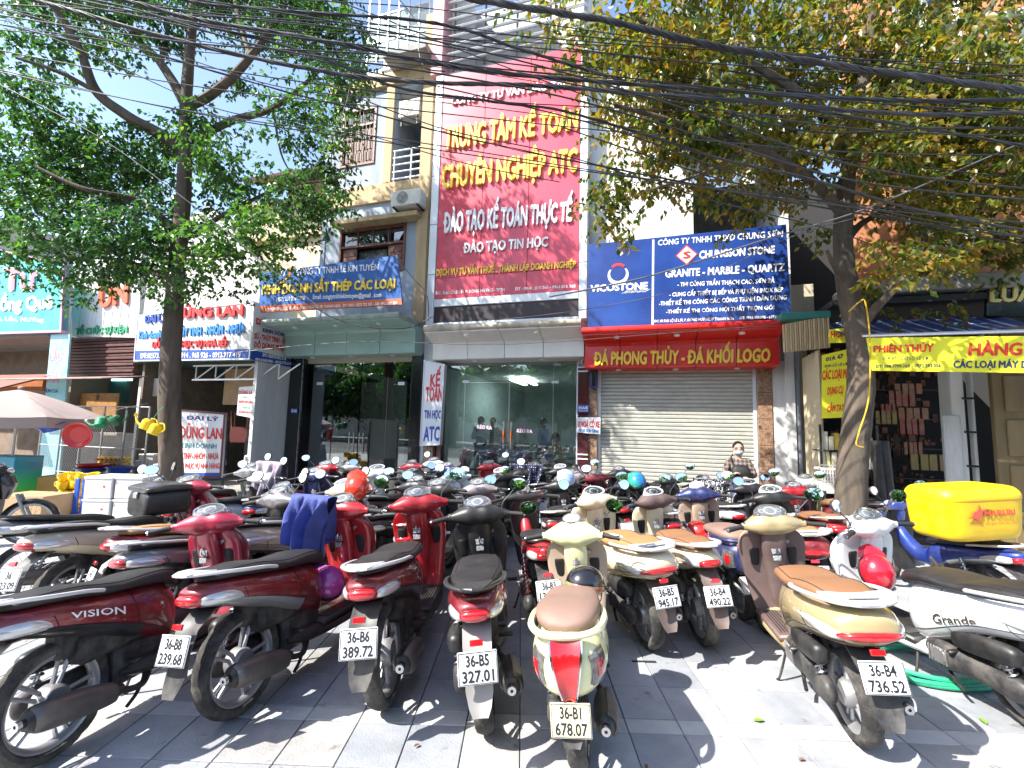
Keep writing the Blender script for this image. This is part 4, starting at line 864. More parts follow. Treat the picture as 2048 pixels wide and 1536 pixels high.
# balcony niche
bk=M_('niche_wall',(.33,.37,.42),.85,var=.3,vscale=2); k.part('niche_wall',fb(bc[0],bc[1],bc[2]-.1,bc[3]+.1,-1.5,-1.4,0),bk); k.part('niche_floor',fb(bc[0],bc[1],bc[2]-.12,bc[2],-1.4,-.2,0),conc); k.part('niche_ceiling',fb(bc[0],bc[1],bc[3],bc[3]+.1,-1.4,-.2,0),white_wall); k.part('niche_side',fb(bc[0]-.05,bc[0],bc[2],bc[3],-1.4,-.2,0),bk)
k.part('door',fb(bc[1]-.75,bc[1]-.05,bc[2],bc[2]+2.0,-1.39,-1.36),brown_wood)
rz0,rz1=U(800,362,.05)[1],U(800,305,.05)[1]
for i in range(5): z=rz0+(rz1-rz0)*i/4; k.part('balcony_rail',MB().cyl((bc[0]-.02,.0,z),(bc[1]+.05,.0,z),.022,8),alu_w)
for u in (bc[0]+.04,(bc[0]+bc[1])/2,bc[1]): k.part('rail_post',MB().cyl((u,.0,rz0-.15),(u,.0,rz1),.022,8),alu_w)
# terrace on top
zR=U(760,160)[1]; k.part('roof_slab',fb(U(735,150,.5)[0],b2b-.02,zR,zR+.16,-9,.55,.01),conc)
k.part('parapet',fb(U(735,150)[0],b2b-.31,zR+.17,zR+.5,-.1,.0,.01),white_wall); k.part('terrace_wall',fb(U(700,100,-3)[0],b2b-.15,zR+.17,zR+3.2,-3.2,-3.0,0),white_wall)
for i in range(7):
    u=U(700,100)[0]+i*(b2b-.3-U(700,100)[0])/6; k.part('terrace_post',fb(u-.02,u+.02,zR+.5,zR+2.9,-.08,-.04,0),alu_w)
for z in (zR+1.1,zR+1.9,zR+2.7): k.part('terrace_bar',fb(U(700,100)[0],b2b-.3,z-.015,z+.015,-.09,-.05,0),alu_w)
for i in range(6):
    a=U(700,100)[0]+i*(b2b-.3-U(700,100)[0])/6; b=U(700,100)[0]+(i+1)*(b2b-.3-U(700,100)[0])/6
    k.part('terrace_pane',fb(a+.03,b-.03,zR+.52,zR+1.85,-.07,-.065,0),glass_mat('milky_glass',(.8,.85,.9),1.2,dens=.5),smooth=False)
ra=M_('awning_red',(.40,.03,.04),.6); rw=M_('awning_white',(.65,.63,.60),.6)
for i in range(26):
    a=U(690,30,.6)[0]+i*.125; k.part('awning_rib',MB().quad((a,-.75,zR+2.9),(a+.125,-.75,zR+2.9),(a+.125,1.4,zR+3.9),(a,1.4,zR+3.9)).quad((a,-.755,zR+2.62),(a+.125,-.755,zR+2.62),(a+.125,-.755,zR+2.9),(a,-.755,zR+2.9)),ra if i%2 else rw,smooth=False)
def aircon(label,pa,pb,o,side_tilt=0):
    a,z0=U(*pa,o); b,z1=U(*pb,o); t=FT('air_conditioner',label,'air conditioner',a,z0,o-.33,'air conditioners on the grey blue house'); am=M_('ac_white',(.66,.65,.60),.5,var=.2,vscale=3,dust=.3)
    t.part('casing',fb(a,b,z0,z1,o-.33,o,.02),am); cu=a+(b-a)*.40; cz=(z0+z1)/2; r=(z1-z0)*.40
    t.part('fan_recess',MB().cyl((cu,-o-.001,cz),(cu,-o-.006,cz),r,28),M_('fan_dark',(.10,.10,.09),.6))
    for q in range(1,7): t.part('fan_guard',MB().lathe([(r*q/6-.004,-o-.012),(r*q/6+.004,-o-.012)],28,'y',(cu,0,cz)),am)
    bl=MB()
    for q in range(3):
        an=q*2*PI/3; bl.quad((cu,-o-.0075,cz),(cu+r*.8*math.cos(an),-o-.0075,cz+r*.8*math.sin(an)),(cu+r*.85*math.cos(an+.5),-o-.0075,cz+r*.85*math.sin(an+.5)),(cu+r*.5*math.cos(an+.9),-o-.0075,cz+r*.5*math.sin(an+.9)))
    t.part('fan',bl,MATS['black_plastic'],smooth=False)
    for u in (a+.08,b-.08): t.part('bracket',fb(u-.015,u+.015,z0-.04,z0-.002,0,o,0).box(u-.015,u+.015,-.02,.0,z0-.22,z0),MATS['black_metal'])
    for q in range(5): t.part('vent_slit',fb(b-(b-a)*.16,b-.04,z0+.10+q*.05,z0+.12+q*.05,o,o+.003,0),am)
aircon('air conditioner below the balcony with its fan grille facing the street',(763,426),(822,384),.45)
aircon('air conditioner hung high inside the balcony niche',(770,248),(812,203),.05)
# ground floor of building 2
z2t=U(700,742,-.1)[1]
k.part('black_pillar',fb(U(583,800)[0],U(611,800)[0],0,zI,-.3,.08,.01),granite_blk); k.part('black_pillar',fb(U(825,800)[0],b2b-.002,0,zI,-.3,.08,.01),granite_blk)
k.part('pillar_line',fb(U(603,800,.083)[0],U(604.5,800,.083)[0],0,zI,.08,.085,0),steel)
k.part('shutter_box',fb(U(611,730)[0],U(825,730)[0],z2t,zI,-.35,-.05,.01),M_('box_beige',(.45,.42,.33),.5,var=.1))
for i in range(4): z=z2t+.03+i*.06; k.part('shutter_box_rib',fb(U(612,730)[0],U(824,730)[0],z,z+.03,-.05,-.043,.002),MATS['box_beige'])
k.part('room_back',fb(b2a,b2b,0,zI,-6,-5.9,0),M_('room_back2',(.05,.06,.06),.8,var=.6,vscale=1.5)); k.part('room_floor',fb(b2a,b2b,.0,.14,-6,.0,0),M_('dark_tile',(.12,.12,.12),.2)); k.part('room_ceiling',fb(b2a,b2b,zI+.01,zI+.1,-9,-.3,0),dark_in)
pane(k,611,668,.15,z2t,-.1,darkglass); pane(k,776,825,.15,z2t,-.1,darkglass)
pane(k,669,721,.15,z2t,-.1,darkglass,'glass_door'); pane(k,723,775,.15,z2t,-.1,darkglass,'glass_door')
for px in (707,716,727,735):
    u,z=U(px,880,-.06); u2,z2=U(px,920,-.06); k.part('door_handle',MB().cyl((u,-.0,z2),(u,-.0,z),.014,10),steel)
for px,py in ((640,786),(803,778)):
    u,z=U(px,py,-.1); k.part('patch_fitting',fb(u-.09,u+.09,z-.04,z+.04,-.12,-.09,.004),alu_w)
pc=FT('wall_picture','tall picture of a blossoming dark tree inside the dark glass shop','picture',*U(650,940,-2.5),-2.5); a,z0=U(615,955,-2.5); b,z1=U(672,750,-2.5)
pc.part('canvas',fb(a,b,z0,z1,-2.55,-2.5,0),M_('mural',(.22,.24,.25),.8,col2=(.04,.08,.10),vscale=3)); brn=MB()
q=random.Random(2); 
def br(x,z,a_,l,r_):
    if l<.12: return
    x2,z2=x+l*math.cos(a_),z+l*math.sin(a_); brn.tube([(x,2.49,z),(x2,2.49,z2)],[r_,r_*.7],5)
    for _ in range(2): br(x2,z2,a_+q.uniform(-.8,.8),l*.75,r_*.65)
br((a+b)/2,z0+.3,1.5,.8,.05); pc.part('painted_tree',brn,granite_blk)
cf=(U(700,725,.45)[1],U(700,678,.45)[1],U(690,657,1.25)[1],U(690,648,1.25)[1])
canopy(k,U(566,700,.45)[0],U(826,690,.45)[0],4,cf,(.45,1.2),alu_g,green_lip,light=3,seed=7)
bb=M_('banner_blue',(.012,.10,.36),.5,var=.15,vscale=1.5); 
s2=sign('shop_banner','blue banner with orange foot strip on the sea green canopy',((515,650),(797,620),(782,522),(507,572)),1.22,.04,bb,(
 ('CÔNG TY TNHH LÊ KIM TUYẾN',(583,558,572,746,541,553),wl,.02),('KINH DOANH SẮT THÉP CÁC LOẠI',(517,596,614,781,570,588),yl,.045,.02),('MST: 280 226 7900',(546,618,626,602,612,620),wl,.03),('Email: congtytnhhlekimtuyen@gmail . com',(618,609,618,754,598,607),wl,.03)))
strip_px(s2,((515,650),(797,620),(794,608),(514,637)),1.22,M_('stripe_orange',(.62,.13,.035),.5))
px_text(s2,'ĐC-ĐƯỜNG ĐẠI LỘ LÊ LỢI, P. ĐÔNG HƯƠNG, TP. THANH HÓA   ĐT / FAX : 0373 722 301 - DĐ: 0912 601 084',(524,641,646,787,614,620),1.227,wl,.03)
ring(s2,553,568,.21,.25,1.22,ol,R(-100),R(60),(.02,-.01)); px_text(s2,'HT',(542,560,577,562,556,574),1.225,wl,.01,0,.3)
# ================================================================ left shops
uS=b2a-.02
DLo=V(499,690,uS)[0]
dl=FT('porcelain_shop','low household goods shop with steel truss and dark open front','building',U(270,800,DLo)[0],0,DLo)
ua_,ub_=U(268,760,DLo)[0],uS
zc=U(400,752,DLo)[1]
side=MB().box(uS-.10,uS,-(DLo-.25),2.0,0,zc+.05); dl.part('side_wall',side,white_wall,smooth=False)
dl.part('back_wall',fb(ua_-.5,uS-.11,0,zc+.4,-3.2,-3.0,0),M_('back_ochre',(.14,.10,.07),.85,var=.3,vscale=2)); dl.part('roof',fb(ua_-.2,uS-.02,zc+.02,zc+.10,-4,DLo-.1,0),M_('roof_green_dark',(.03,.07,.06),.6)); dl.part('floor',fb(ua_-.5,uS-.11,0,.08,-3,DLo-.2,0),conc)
dl.part('sun_block_wall',fb(ua_-.05,ua_+.03,0,zc,-3.2,DLo-.25,0),M_('wall_dim',(.16,.13,.10),.9,var=.3)); dl.part('lintel_wall',fb(ua_+1.4,uS-.11,zc-1.0,zc,-.2,-.1,0),M_('lintel_ochre',(.50,.33,.18),.85,var=.15))  # left wall added to keep sun out, with shade in its dark colour
dl.part('dark_depth_sheet',fb(ua_+1.5,uS-.6,0.1,zc-1.0,-1.6,-1.5,0),dark_in)  # near-black sheet standing in for the shaded depth of the shop
tz0=zc-.42
for z in (zc-.06,tz0): dl.part('truss_chord',fb(ua_+1.5,uS-.15,z-.02,z+.02,DLo-.45,DLo-.41,0),alu_w)
for i in range(5):
    a=ua_+1.6+i*.66
    dl.part('truss_web',MB().cyl((a,-(DLo-.43),tz0),(a,-(DLo-.43),zc-.06),.018,6),alu_w); dl.part('truss_web',MB().cyl((a,-(DLo-.43),tz0),(a+.6,-(DLo-.43),zc-.06),.018,6),alu_w)
wb=M_('sign_white',(.70,.70,.70),.4,var=.05)
s=sign('shop_sign','long white shop sign with raised red and blue letters and blue phone strip',((267,760),(498,745),(500,628),(269,668)),DLo,.15,wb,(
 ('ĐẠI LÝ',(286,668,682,328,662,677),bl_,.05,.03),('DŨNG LAN',(345,652,670,481,637,658),rl,.06,.05),('Kinh doanh: SỨ - THỦY TINH - NHÔM - NHỰA',(276,700,714,486,674,692),lb_,.045,.03),('ĐỒ DÙNG PHỤC VỤ NHÀ BẾP',(303,719,731,454,708,721),rl,.05,.03)),frame=(alu_w,.03))
strip_px(s,((267,760),(498,745),(498,724),(267,739)),DLo,bl_)
px_text(s,'ĐT:02373.951.318 - 0914 . 965 926 - 0913.717 419',(279,743,753,479,731,741),DLo+.007,wl,.04)
# its side face
ss=FT('side_sign','narrow return sign facing the green canopy, white with blue foot','sign',uS,zc,DLo)
def side_quad(pts): return [V(*p,uS+.03) for p in pts]
def side_board(q,m,name,off=.0):
    mb=MB(); qq=side_quad(q); mb.v=[(uS+.03+off,-o,z) for o,z in qq]+[(uS-.08,-o,z) for o,z in qq]; mb.f=[(0,1,2,3),(7,6,5,4)]+[((i+1)%4,i,4+i,4+(i+1)%4) for i in range(4)]; return ss.part(name,mb,m,smooth=False)
side_board(((500,745),(586,757),(584,655),(501,630)),wb,'board'); side_board(((500,745),(586,757),(586,741),(500,725)),bl_,'stripe',.003)
for st,b,m in (('DŨNG LAN',(507,661,673,572,672,684),rl),('KINH DOANH',(521,681,688,575,690,697),navy_l),('SỨ - THỦY TINH - NHÔM',(505,692,702,580,702,712),rl),('ĐỒ DÙNG PHỤC VỤ',(505,709,719,582,716,726),rl),('ĐT: 02373.951.318',(523,731,737,571,738,743),wl),('0914.965.926 - 0913.717.419',(509,741,746,581,747,752),wl)):
    q=[V(b[0],b[2],uS+.04),V(b[3],b[5],uS+.04),V(b[3],b[4],uS+.04),V(b[0],b[1],uS+.04)]; v_,f_,x0_,x1_=txt(st,.05); mb=MB()
    for x,y,z in v_:
        o_,zz=bil(q,(x-x0_)/(x1_-x0_),y/CAPH); mb.v.append((uS+.038,-o_,zz))
    mb.f=f_; ss.part('lettering',mb,m,smooth=False)
# hanging and standing boards
sign('small_banner','small white banner with red words hung at the mouth of the goods shop',((477,857),(513,862),(513,797),(479,801)),DLo-.5,.01,wb,(('DŨNG LAN',(480,808,815,511,806,813),rl,.06),('ĐẠI LÝ',(488,818,822,504,818,822),gl_,.04),('NHÔM KIM HẰNG',(480,827,833,510,827,833),rl,.05),('Chuyên bán',(487,839,843,504,839,843),gl_,.03),('ĐỒ DÙNG NHÀ HÀNG',(481,848,853,510,848,853),rl,.05)))
p0=U(410,990,3.2)
sb=sign('standing_board','white standing board in dark red frame listing goods, right of the left tree',((364,988),(452,984),(455,854),(364,851)),3.0,.04,wb,(
 ('ĐẠI LÝ',(377,863,871,441,863,871),navy_l,.07),('DŨNG LAN',(367,885,908,449,885,906),rl,.07),('KINH DOANH',(370,918,928,440,917,926),tl_,.03),('SỨ-THỦY TINH - NHÔM - NHỰA',(345,939,952,445,935,947),rl,.04),('ĐỒ DÙNG PHỤC VỤ NHÀ HÀNG',(345,960,971,448,955,966),rl,.04)),frame=(M_('frame_maroon',(.12,.03,.03),.5),.035))
strip_px(sb,((364,988),(452,984),(452,974),(364,978)),3.0,bl_); sb.part('leg',fb(U(366,990,3)[0],U(369,990,3)[0],0,U(366,860,3)[1],2.93,2.96,0),MATS['black_metal']); sb.part('leg',fb(U(449,990,3)[0],U(452,990,3)[0],0,U(449,860,3)[1],2.93,2.96,0),MATS['black_metal'])
# event shop board, brown sheet, snack kiosk
ev=sign('event_sign','tall white sheet sign with orange and green raised letters behind the left tree',((140,716),(272,712),(272,540),(136,560)),DLo-.3,.1,wb,(('ỦN',(196,615,655,250,602,645),M_('letter_coral',(.65,.13,.06),.5),.08,.06),('TỔ CHỨC SỰ KIỆN',(150,700,712,252,691,703),gl_,.05,.03)))
for i in range(8): 
    a=U(140+i*16,640,DLo-.29)[0]; ev.part('sheet_rib',fb(a-.01,a+.01,U(200,714,DLo-.29)[1],U(200,565,DLo-.29)[1],DLo-.3,DLo-.285,.003),wb)
kb=FT('kiosk','low snack kiosk with brown corrugated wall and rusty awning','building',U(140,900,DLo-.4)[0],0,DLo-.4); ka,kc=U(136,760,DLo-.4)[0],U(268,760,DLo-.4)[0]; kz0,kz1=U(200,792,DLo-.4)[1],U(200,716,DLo-.4)[1]
n_=12
for i in range(n_): z=kz0+(kz1-kz0)*i/n_; kb.part('corrugated_row',fb(ka,kc,z,z+(kz1-kz0)/n_*.8,DLo-.5,DLo-.4+(.03 if i%2 else 0),.01),M_('sheet_maroon',(.10,.035,.03),.7,var=.4,vscale=4))
kb.part('awning',board(None,[(ka-.8,0),(kc+1.6,0),(kc+1.6,.05),(ka-.8,.05)],0,0,conc,mb=MB()) and MB().box(ka-.3,kc+1.3,-1.0,0,0,.03,.01).xf(Matrix.Translation((0,-DLo-.1,kz0-.12))@Matrix.Rotation(R(9),4,'X')),M_('sheet_rust',(.36,.24,.20),.7,var=.4,vscale=4,col2=(.14,.10,.09)))
kb.part('roof',fb(ka-.2,kc-.02,kz1,kz1+.08,-3.5,DLo-.5,0),conc); kb.part('sun_block_wall',fb(ka-.2,ka-.12,0,kz1,-3.3,DLo-.6,0),M_('kiosk_side',(.2,.17,.14),.9)); kb.part('back_wall',fb(ka-.1,kc-.1,0,kz0,-3.5,-3.3,0),M_('kiosk_wall',(.34,.30,.26),.85,var=.3)); kb.part('counter',fb(ka+.1,kc+1.0,0,U(180,905,DLo-1)[1],DLo-1.2,DLo-.9,.01),M_('counter_wall',(.30,.27,.23),.85,var=.3))  # kiosk roof and left wall added to block the sun
kb.part('counter_board',fb(U(142,870,DLo-.9)[0],U(240,870,DLo-.9)[0],U(180,843,DLo-.9)[1]-.45,U(180,828,DLo-.9)[1],DLo-.9,DLo-.86,.01),M_('wood_orange',(.38,.18,.05),.6,var=.3,vscale=5)); st_=MB(); u_,z_=U(197,835,DLo-.85)
kb.part('star',MB().prism([(u_+(.13 if i%2==0 else .05)*math.cos(PI/2+i*PI/5),z_+(.13 if i%2==0 else .05)*math.sin(PI/2+i*PI/5)) for i in range(10)],-(DLo-.85),-(DLo-.86),'y'),M_('star_dark',(.12,.05,.02),.6))
kb.part('post',fb(U(282,830,DLo-.6)[0]-.10,U(282,830,DLo-.6)[0]+.04,0,kz0-.05,DLo-.8,DLo-.6,.01),white_wall)
kb.part('dark_window',fb(U(150,800,DLo-1.5)[0],U(180,800,DLo-1.5)[0],U(165,828,DLo-1.5)[1],U(165,795,DLo-1.5)[1],DLo-1.6,DLo-1.5,0),dark_in); kb.part('dark_window',fb(U(222,800,DLo-1.5)[0],U(255,800,DLo-1.5)[0],U(240,845,DLo-1.5)[1],U(240,795,DLo-1.5)[1],DLo-1.6,DLo-1.5,0),M_('win_teal',(.03,.10,.10),.3))
kb.part('lamp_tube',fb(U(223,800,DLo-1.4)[0],U(262,800,DLo-1.4)[0],U(240,800,DLo-1.4)[1],U(240,796,DLo-1.4)[1],DLo-1.45,DLo-1.4,0),M_('tube_teal',(.5,1,.9),.5,emit=1.5))
kb.part('post_box',fb(U(295,820,DLo-.5)[0],U(318,820,DLo-.5)[0],U(300,828,DLo-.5)[1],U(300,792,DLo-.5)[1],DLo-.6,DLo-.5,.01),grime_w)
teal=M_('banner_teal',(.03,.42,.52),.5,var=.2,vscale=1.2,col2=(.10,.62,.66))
sign('vertical_banner','tall pale teal banner with pink words at the corner of the left restaurant',((86,1000),(128,1000),(136,712),(98,715)),DLo+.2,.04,M_('banner_paleteal',(.35,.60,.66),.5,var=.2,col2=(.20,.55,.60)),(('LẨU',(99,750,768,123,748,766),M_('letter_pink',(.62,.22,.42),.5),.06),('THÁI',(93,795,811,119,793,809),MATS['letter_pink'],.06),('BÚN CUA',(92,824,831,118,823,830),bl_,.04),('CƠM HẾN',(82,892,899,110,892,899),wl,.05)))
r1=sign('restaurant_sign','big teal restaurant sign with white and orange outlined letters at the left edge',((-40,722),(119,709),(118,572),(-40,545)),DLo+.3,.15,teal,(('Tư',(0,585,632,64,585,628),wl,.10,.02),('Đồng Quê',(-26,648,674,99,636,662),wl,.07,.02),('Ốc, Lẩu, Nướng',(-20,684,692,82,682,690),wl,.04)),frame=(M_('frame_pink',(.6,.3,.5),.5),.06))
px_text(r1,'Tư',(3,588,630,62,588,626),DLo+.33,M_('letter_coral2',(.65,.2,.3),.5),.03)
aw=FT('restaurant','dim restaurant front with maroon awning at the far left','building',U(-60,900,DLo)[0],0,DLo)
aw.part('awning',MB().box(U(-120,740,DLo)[0],U(90,740,DLo)[0],-1.8,0,0,.04).xf(Matrix.Translation((0,-DLo+.3,U(50,735,DLo)[1]-.9))@Matrix.Rotation(R(24),4,'X')),M_('awning_maroon',(.22,.09,.07),.8,var=.2))
aw.part('roof',fb(U(-200,740)[0],U(100,740,DLo)[0],U(50,725,DLo)[1]+.02,U(50,725,DLo)[1]+.1,-.5,DLo+.1,0),conc); aw.part('back_wall',fb(U(-200,740)[0],U(120,740)[0],0,U(50,730,DLo)[1]+.6,-.5,-.4,0),M_('rest_wall',(.22,.16,.12),.85,var=.3)); aw.part('orange_beam',fb(U(-100,820,DLo-.5)[0],U(86,820,DLo-.5)[0],U(40,830,DLo-.5)[1],U(40,803,DLo-.5)[1],DLo-.6,DLo-.5,.01),M_('beam_orange',(.34,.11,.03),.6,var=.2))  # restaurant roof slab added to shade the wall below
# houses behind on the left
bh=FT('rear_house','cream house with brown roof and red shutters behind the goods shop','building',U(475,600,-3)[0],0,-3); a,b=U(480,500,-3)[0],U(640,500,-3)[0]; zt=U(560,420,-3)[1]
bh.part('wall',fb(a,b+.5,0,zt,-9,-3,0),cream_wall,smooth=False); bh.part('upper_wall',fb(U(552,400,-3)[0],b+.5,zt+.002,U(560,362,-3)[1],-9,-3.2,0),cream_wall,smooth=False)
bh.part('cornice',fb(a-.1,b+.5,zt-.25,zt-.1,-3,-2.8,.02),ochre); bh.part('cornice',fb(a-.1,b+.5,zt-1.6,zt-1.45,-3,-2.8,.02),ochre)
for px in (556,600): 
    w=(U(px-13,450,-3)[0],U(px+13,450,-3)[0],U(px,460,-3)[1],U(px,437,-3)[1]); f=bh.part('window',fb(w[0],w[1],w[2],w[3],-3.05,-2.98,.01),brown_wood,smooth=False); bh.part('pane',fb(w[0]+.08,(w[0]+w[1])/2-.03,w[2]+.08,w[3]-.08,-2.98,-2.97,0),glassd,f); bh.part('pane',fb((w[0]+w[1])/2+.03,w[1]-.08,w[2]+.08,w[3]-.08,-2.98,-2.97,0),glassd,f)
rt=MB(); zr_=U(560,375,-2.2)[1]
for i in range(46):
    u=U(478,370,-2.2)[0]+i*.13; bh.part('roof_tile_row',MB().tube([(u,2.0,zr_),(u,5.5,zr_+1.3)],.06,6),M_('roof_brown',(.20,.09,.05),.7,var=.3,vscale=5))
gh=FT('gable_house','pale grey gabled roof end showing through the left tree','building',U(360,560,-2)[0],0,-2); a,z0=U(350,640,-2); b,_=U(500,640,-2)
gh.part('gable_wall',MB().prism([(a,0),(b,0),(b,U(480,560,-2)[1]),(U(395,440,-2)[0],U(395,440,-2)[1]),(a-2,U(350,480,-2)[1]),(a-2,0)],2.2,6,'y'),M_('gable_pale',(.55,.53,.50),.8,var=.1),smooth=False)
gh.part('verge_board',MB().tube([(U(395,440,-1.9)[0],1.9,U(395,438,-1.9)[1]),(b+.1,1.9,U(480,558,-1.9)[1])],.09,4),grime_w)
# ================================================================ right side
# gap wall, pipe, folding door, corrugated hood
gw=FT('passage_house','narrow passage with beige wall, grey pipe and folding metal door','building',U(1590,900,.1)[0],0,.1)
gw.part('beige_wall',fb(U(1581,760)[0],U(1640,760)[0],0,4.6,-.3,-.1,0),M_('beige_wall',(.50,.44,.33),.8,var=.15,streak=True)); gw.part('drain_pipe',MB().cyl((U(1598,800,.05)[0],-.08,0),(U(1588,700,.05)[0],-.08,3.9),.05,12),M_('pipe_grey',(.16,.17,.19),.5))
dm=M_('folding_door',(.50,.43,.29),.5,.1,var=.15,vscale=3,streak=True); P0=Vector((U(1604,700,.25)[0],.25,0)); P1=Vector((U(1641,700,1.3)[0],1.3,0)); zd=U(1641,668,1.3)[1]; nP=11
for i in range(nP):
    A_=P0.lerp(P1,i/nP); B_=P0.lerp(P1,(i+1)/nP); zg=.035 if i%2 else -.0
    nrm=Vector((.9,-.3,0)).normalized(); a_=A_-nrm*(.05 if i%2 else 0); b_=B_-nrm*(0 if i%2 else .05)
    mb=MB(); mb.v=[(a_.x,-a_.y,.05),(b_.x,-b_.y,.05),(b_.x,-b_.y,zd),(a_.x,-a_.y,zd)]; mb.v+=[(x+.015,y+.01,z) for x,y,z in mb.v]; mb.f=[(0,1,2,3),(7,6,5,4),(0,4,5,1),(1,5,6,2),(2,6,7,3),(3,7,4,0)]; gw.part('door_leaf',mb,dm,smooth=False)
hc=M_('hood_sheet',(.50,.38,.22),.7,var=.15); ha,hb_=U(1562,660,1.2),U(1655,640,1.2); hz0,hz1=U(1562,690,1.2)[1],U(1562,622,1.2)[1]
hn=20
for i in range(hn):
    u=ha[0]+(hb_[0]-ha[0])*i/hn; u2=ha[0]+(hb_[0]-ha[0])*(i+1)/hn; d=.12*i/hn
    gw.part('hood_rib',MB().box(u,u2-.008,-1.2-(.015 if i%2 else 0),-1.17,hz0+.10+d*.5,hz1+d+.0,.004),hc,smooth=False)
gw.part('hood_edge',fb(ha[0]-.02,hb_[0]+.02,hz1+.08,hz1+.2,-.2,1.22,.01),M_('hood_green',(.03,.17,.15),.6))
# hardware shop
r=FT('hardware_shop','dark open hardware shop under striped tarpaulin and yellow banner','building',U(1650,900,.3)[0],0,.3)
ra0,ra1=U(1646,800,.2)[0],U(2200,800,.2)[0]
r.part('back_wall',fb(ra0,ra1+2,0,8.5,-4.2,-4,0),dark_in); r.part('floor',fb(ra0,ra1,0,.1,-4,.5,0),M_('floor_dark',(.08,.075,.07),.8)); r.part('side_wall',fb(ra0-.1,ra0,0,4,-4,.1,0),dark_in); r.part('ceiling',fb(ra0,ra1,3.9,4.0,-4,.9,0),dark_in)  # ceiling carried forward past the front to keep the sun out
q=random.Random(77); cl=MB()
for _ in range(420):
    u=q.uniform(ra0+.2,U(1905,800,-1.8)[0]); z=q.uniform(.2,3.6); s_=q.uniform(.03,.12); o1=-q.uniform(1.7,3.6); cl.box(u,u+s_,-o1,-o1+.05,z,z+s_*q.uniform(.6,2.4))
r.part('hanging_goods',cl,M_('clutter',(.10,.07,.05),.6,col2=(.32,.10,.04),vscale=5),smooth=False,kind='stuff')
for z in (.9,1.5,2.1,2.7): r.part('shelf_board',fb(ra0+.2,U(1905,800,-1.8)[0],z-.02,z,-1.9,-1.6,0),MATS['black_metal'])
brick=M_('wall_orange',(.50,.20,.09),.8,var=.25,vscale=3); 
holes=[(U(1830,200,.2)[0],U(1900,200,.2)[0],4.9,6.6),(U(1960,300,.2)[0],U(2040,300,.2)[0],4.9,6.6)]
ue=U(1690,300,.2)[0]
wall_holes(r,ue,ra1+2,4.35,14,[(ue+.7,ue+1.7,5.0,6.8),(ue+2.6,ue+3.6,5.0,6.8),(ue+.7,ue+1.7,8.4,10.2),(ue+2.6,ue+3.6,8.4,10.2)],-.2,.2,brick)
for a_ in (ue+.7,ue+2.6):
    for z_ in (5.0,8.4):
        f=r.part('window',fb(a_,a_+1,z_,z_+.06,-.1,.22).box(a_,a_+1,-.22,.1,z_+1.74,z_+1.8).box(a_,a_+.06,-.22,.1,z_+.06,z_+1.74).box(a_+.94,a_+1,-.22,.1,z_+.06,z_+1.74).box(a_+.47,a_+.53,-.22,.1,z_+.06,z_+1.74),grime_w,smooth=False); r.part('pane',fb(a_+.06,a_+.47,z_+.06,z_+1.74,0,.01,0),glassd,f,smooth=False); r.part('pane',fb(a_+.53,a_+.94,z_+.06,z_+1.74,0,.01,0),glassd,f,smooth=False)
for z_ in (7.6,11.0):
    r.part('balcony_slab',fb(ue-.3,ra1+2,z_,z_+.18,.2,1.1,.01),grime_w)
    for i in range(26): u=ue-.2+i*.22; r.part('baluster',MB().lathe([(.001,0),(.045,0),(.03,.1),(.055,.3),(.03,.55),(.045,.65),(.001,.65)],8,'z',(u,-1.0,z_+.18)),grime_w)
    r.part('balcony_rail',fb(ue-.3,ra1+2,z_+.83,z_+.93,.92,1.08,.01),grime_w)
r.part('ledge',fb(U(1690,590,.8)[0],ra1+2,4.05,4.3,.1,1.0,.02),conc)
sign('dark_sign','black sign with gold capitals cut by the right edge above the tarpaulin',((1965,585),(2150,580),(2150,500),(1965,508)),.9,.06,granite_blk,(('LUÂT',(1970,530,557,2085,520,550),M_('letter_gold',(.62,.50,.16),.5),.06,.03),))
# tarpaulin
tp=MB(); ta=U(1735,632,2.6); tb=U(2230,600,2.6); zf=U(1735,636,2.6)[1]; n1,n2=44,10
for j in range(n2+1):
    for i in range(n1+1):
        u=ta[0]+(tb[0]-ta[0])*i/n1; o_=2.6-1.9*j/n2; tp.v.append((u,-o_,zf+.02+.62*j/n2-.10*math.sin(PI*j/n2)-.03*math.sin(PI*i/n1*5)**2+.01*math.sin(i*1.7+j)))
for j in range(n2):
    for i in range(n1): a=j*(n1+1)+i; tp.f.append((a,a+1,a+n1+2,a+n1+1))
tm=M_('tarp_blue',(.03,.045,.13),.55,var=.3,vscale=2); t_=tm.node_tree; b_=t_.nodes['Principled BSDF']; wv=t_.nodes.new('ShaderNodeTexWave'); wv.inputs['Scale'].default_value=1.6; wv.inputs['Distortion'].default_value=.6; tc=t_.nodes.new('ShaderNodeTexCoord'); t_.links.new(tc.outputs['Object'],wv.inputs[0]); cr_=t_.nodes.new('ShaderNodeValToRGB'); cr_.color_ramp.elements[0].position=.90; cr_.color_ramp.elements[0].color=(.03,.045,.13,1); cr_.color_ramp.elements[1].position=.96; cr_.color_ramp.elements[1].color=(.35,.4,.5,1); t_.links.new(wv.outputs['Fac'],cr_.inputs[0]); t_.links.new(cr_.outputs[0],b_.inputs['Base Color'])
tf=FT('tarpaulin','blue striped tarpaulin awning over the hardware shop','awning',ta[0],zf,2.6); tf.part('sheet',tp,tm); tf.part('pole',MB().cyl((ta[0]-.1,-2.6,zf),(tb[0],-2.6,zf),.025,8),steel)
yb=M_('banner_yellow',(.78,.74,.03),.5,var=.10,vscale=3,bump=.3,bscale=6)
nb=M_('letter_darkblue',(.03,.04,.12),.5); rb_=M_('letter_vermilion',(.72,.05,.02),.5)
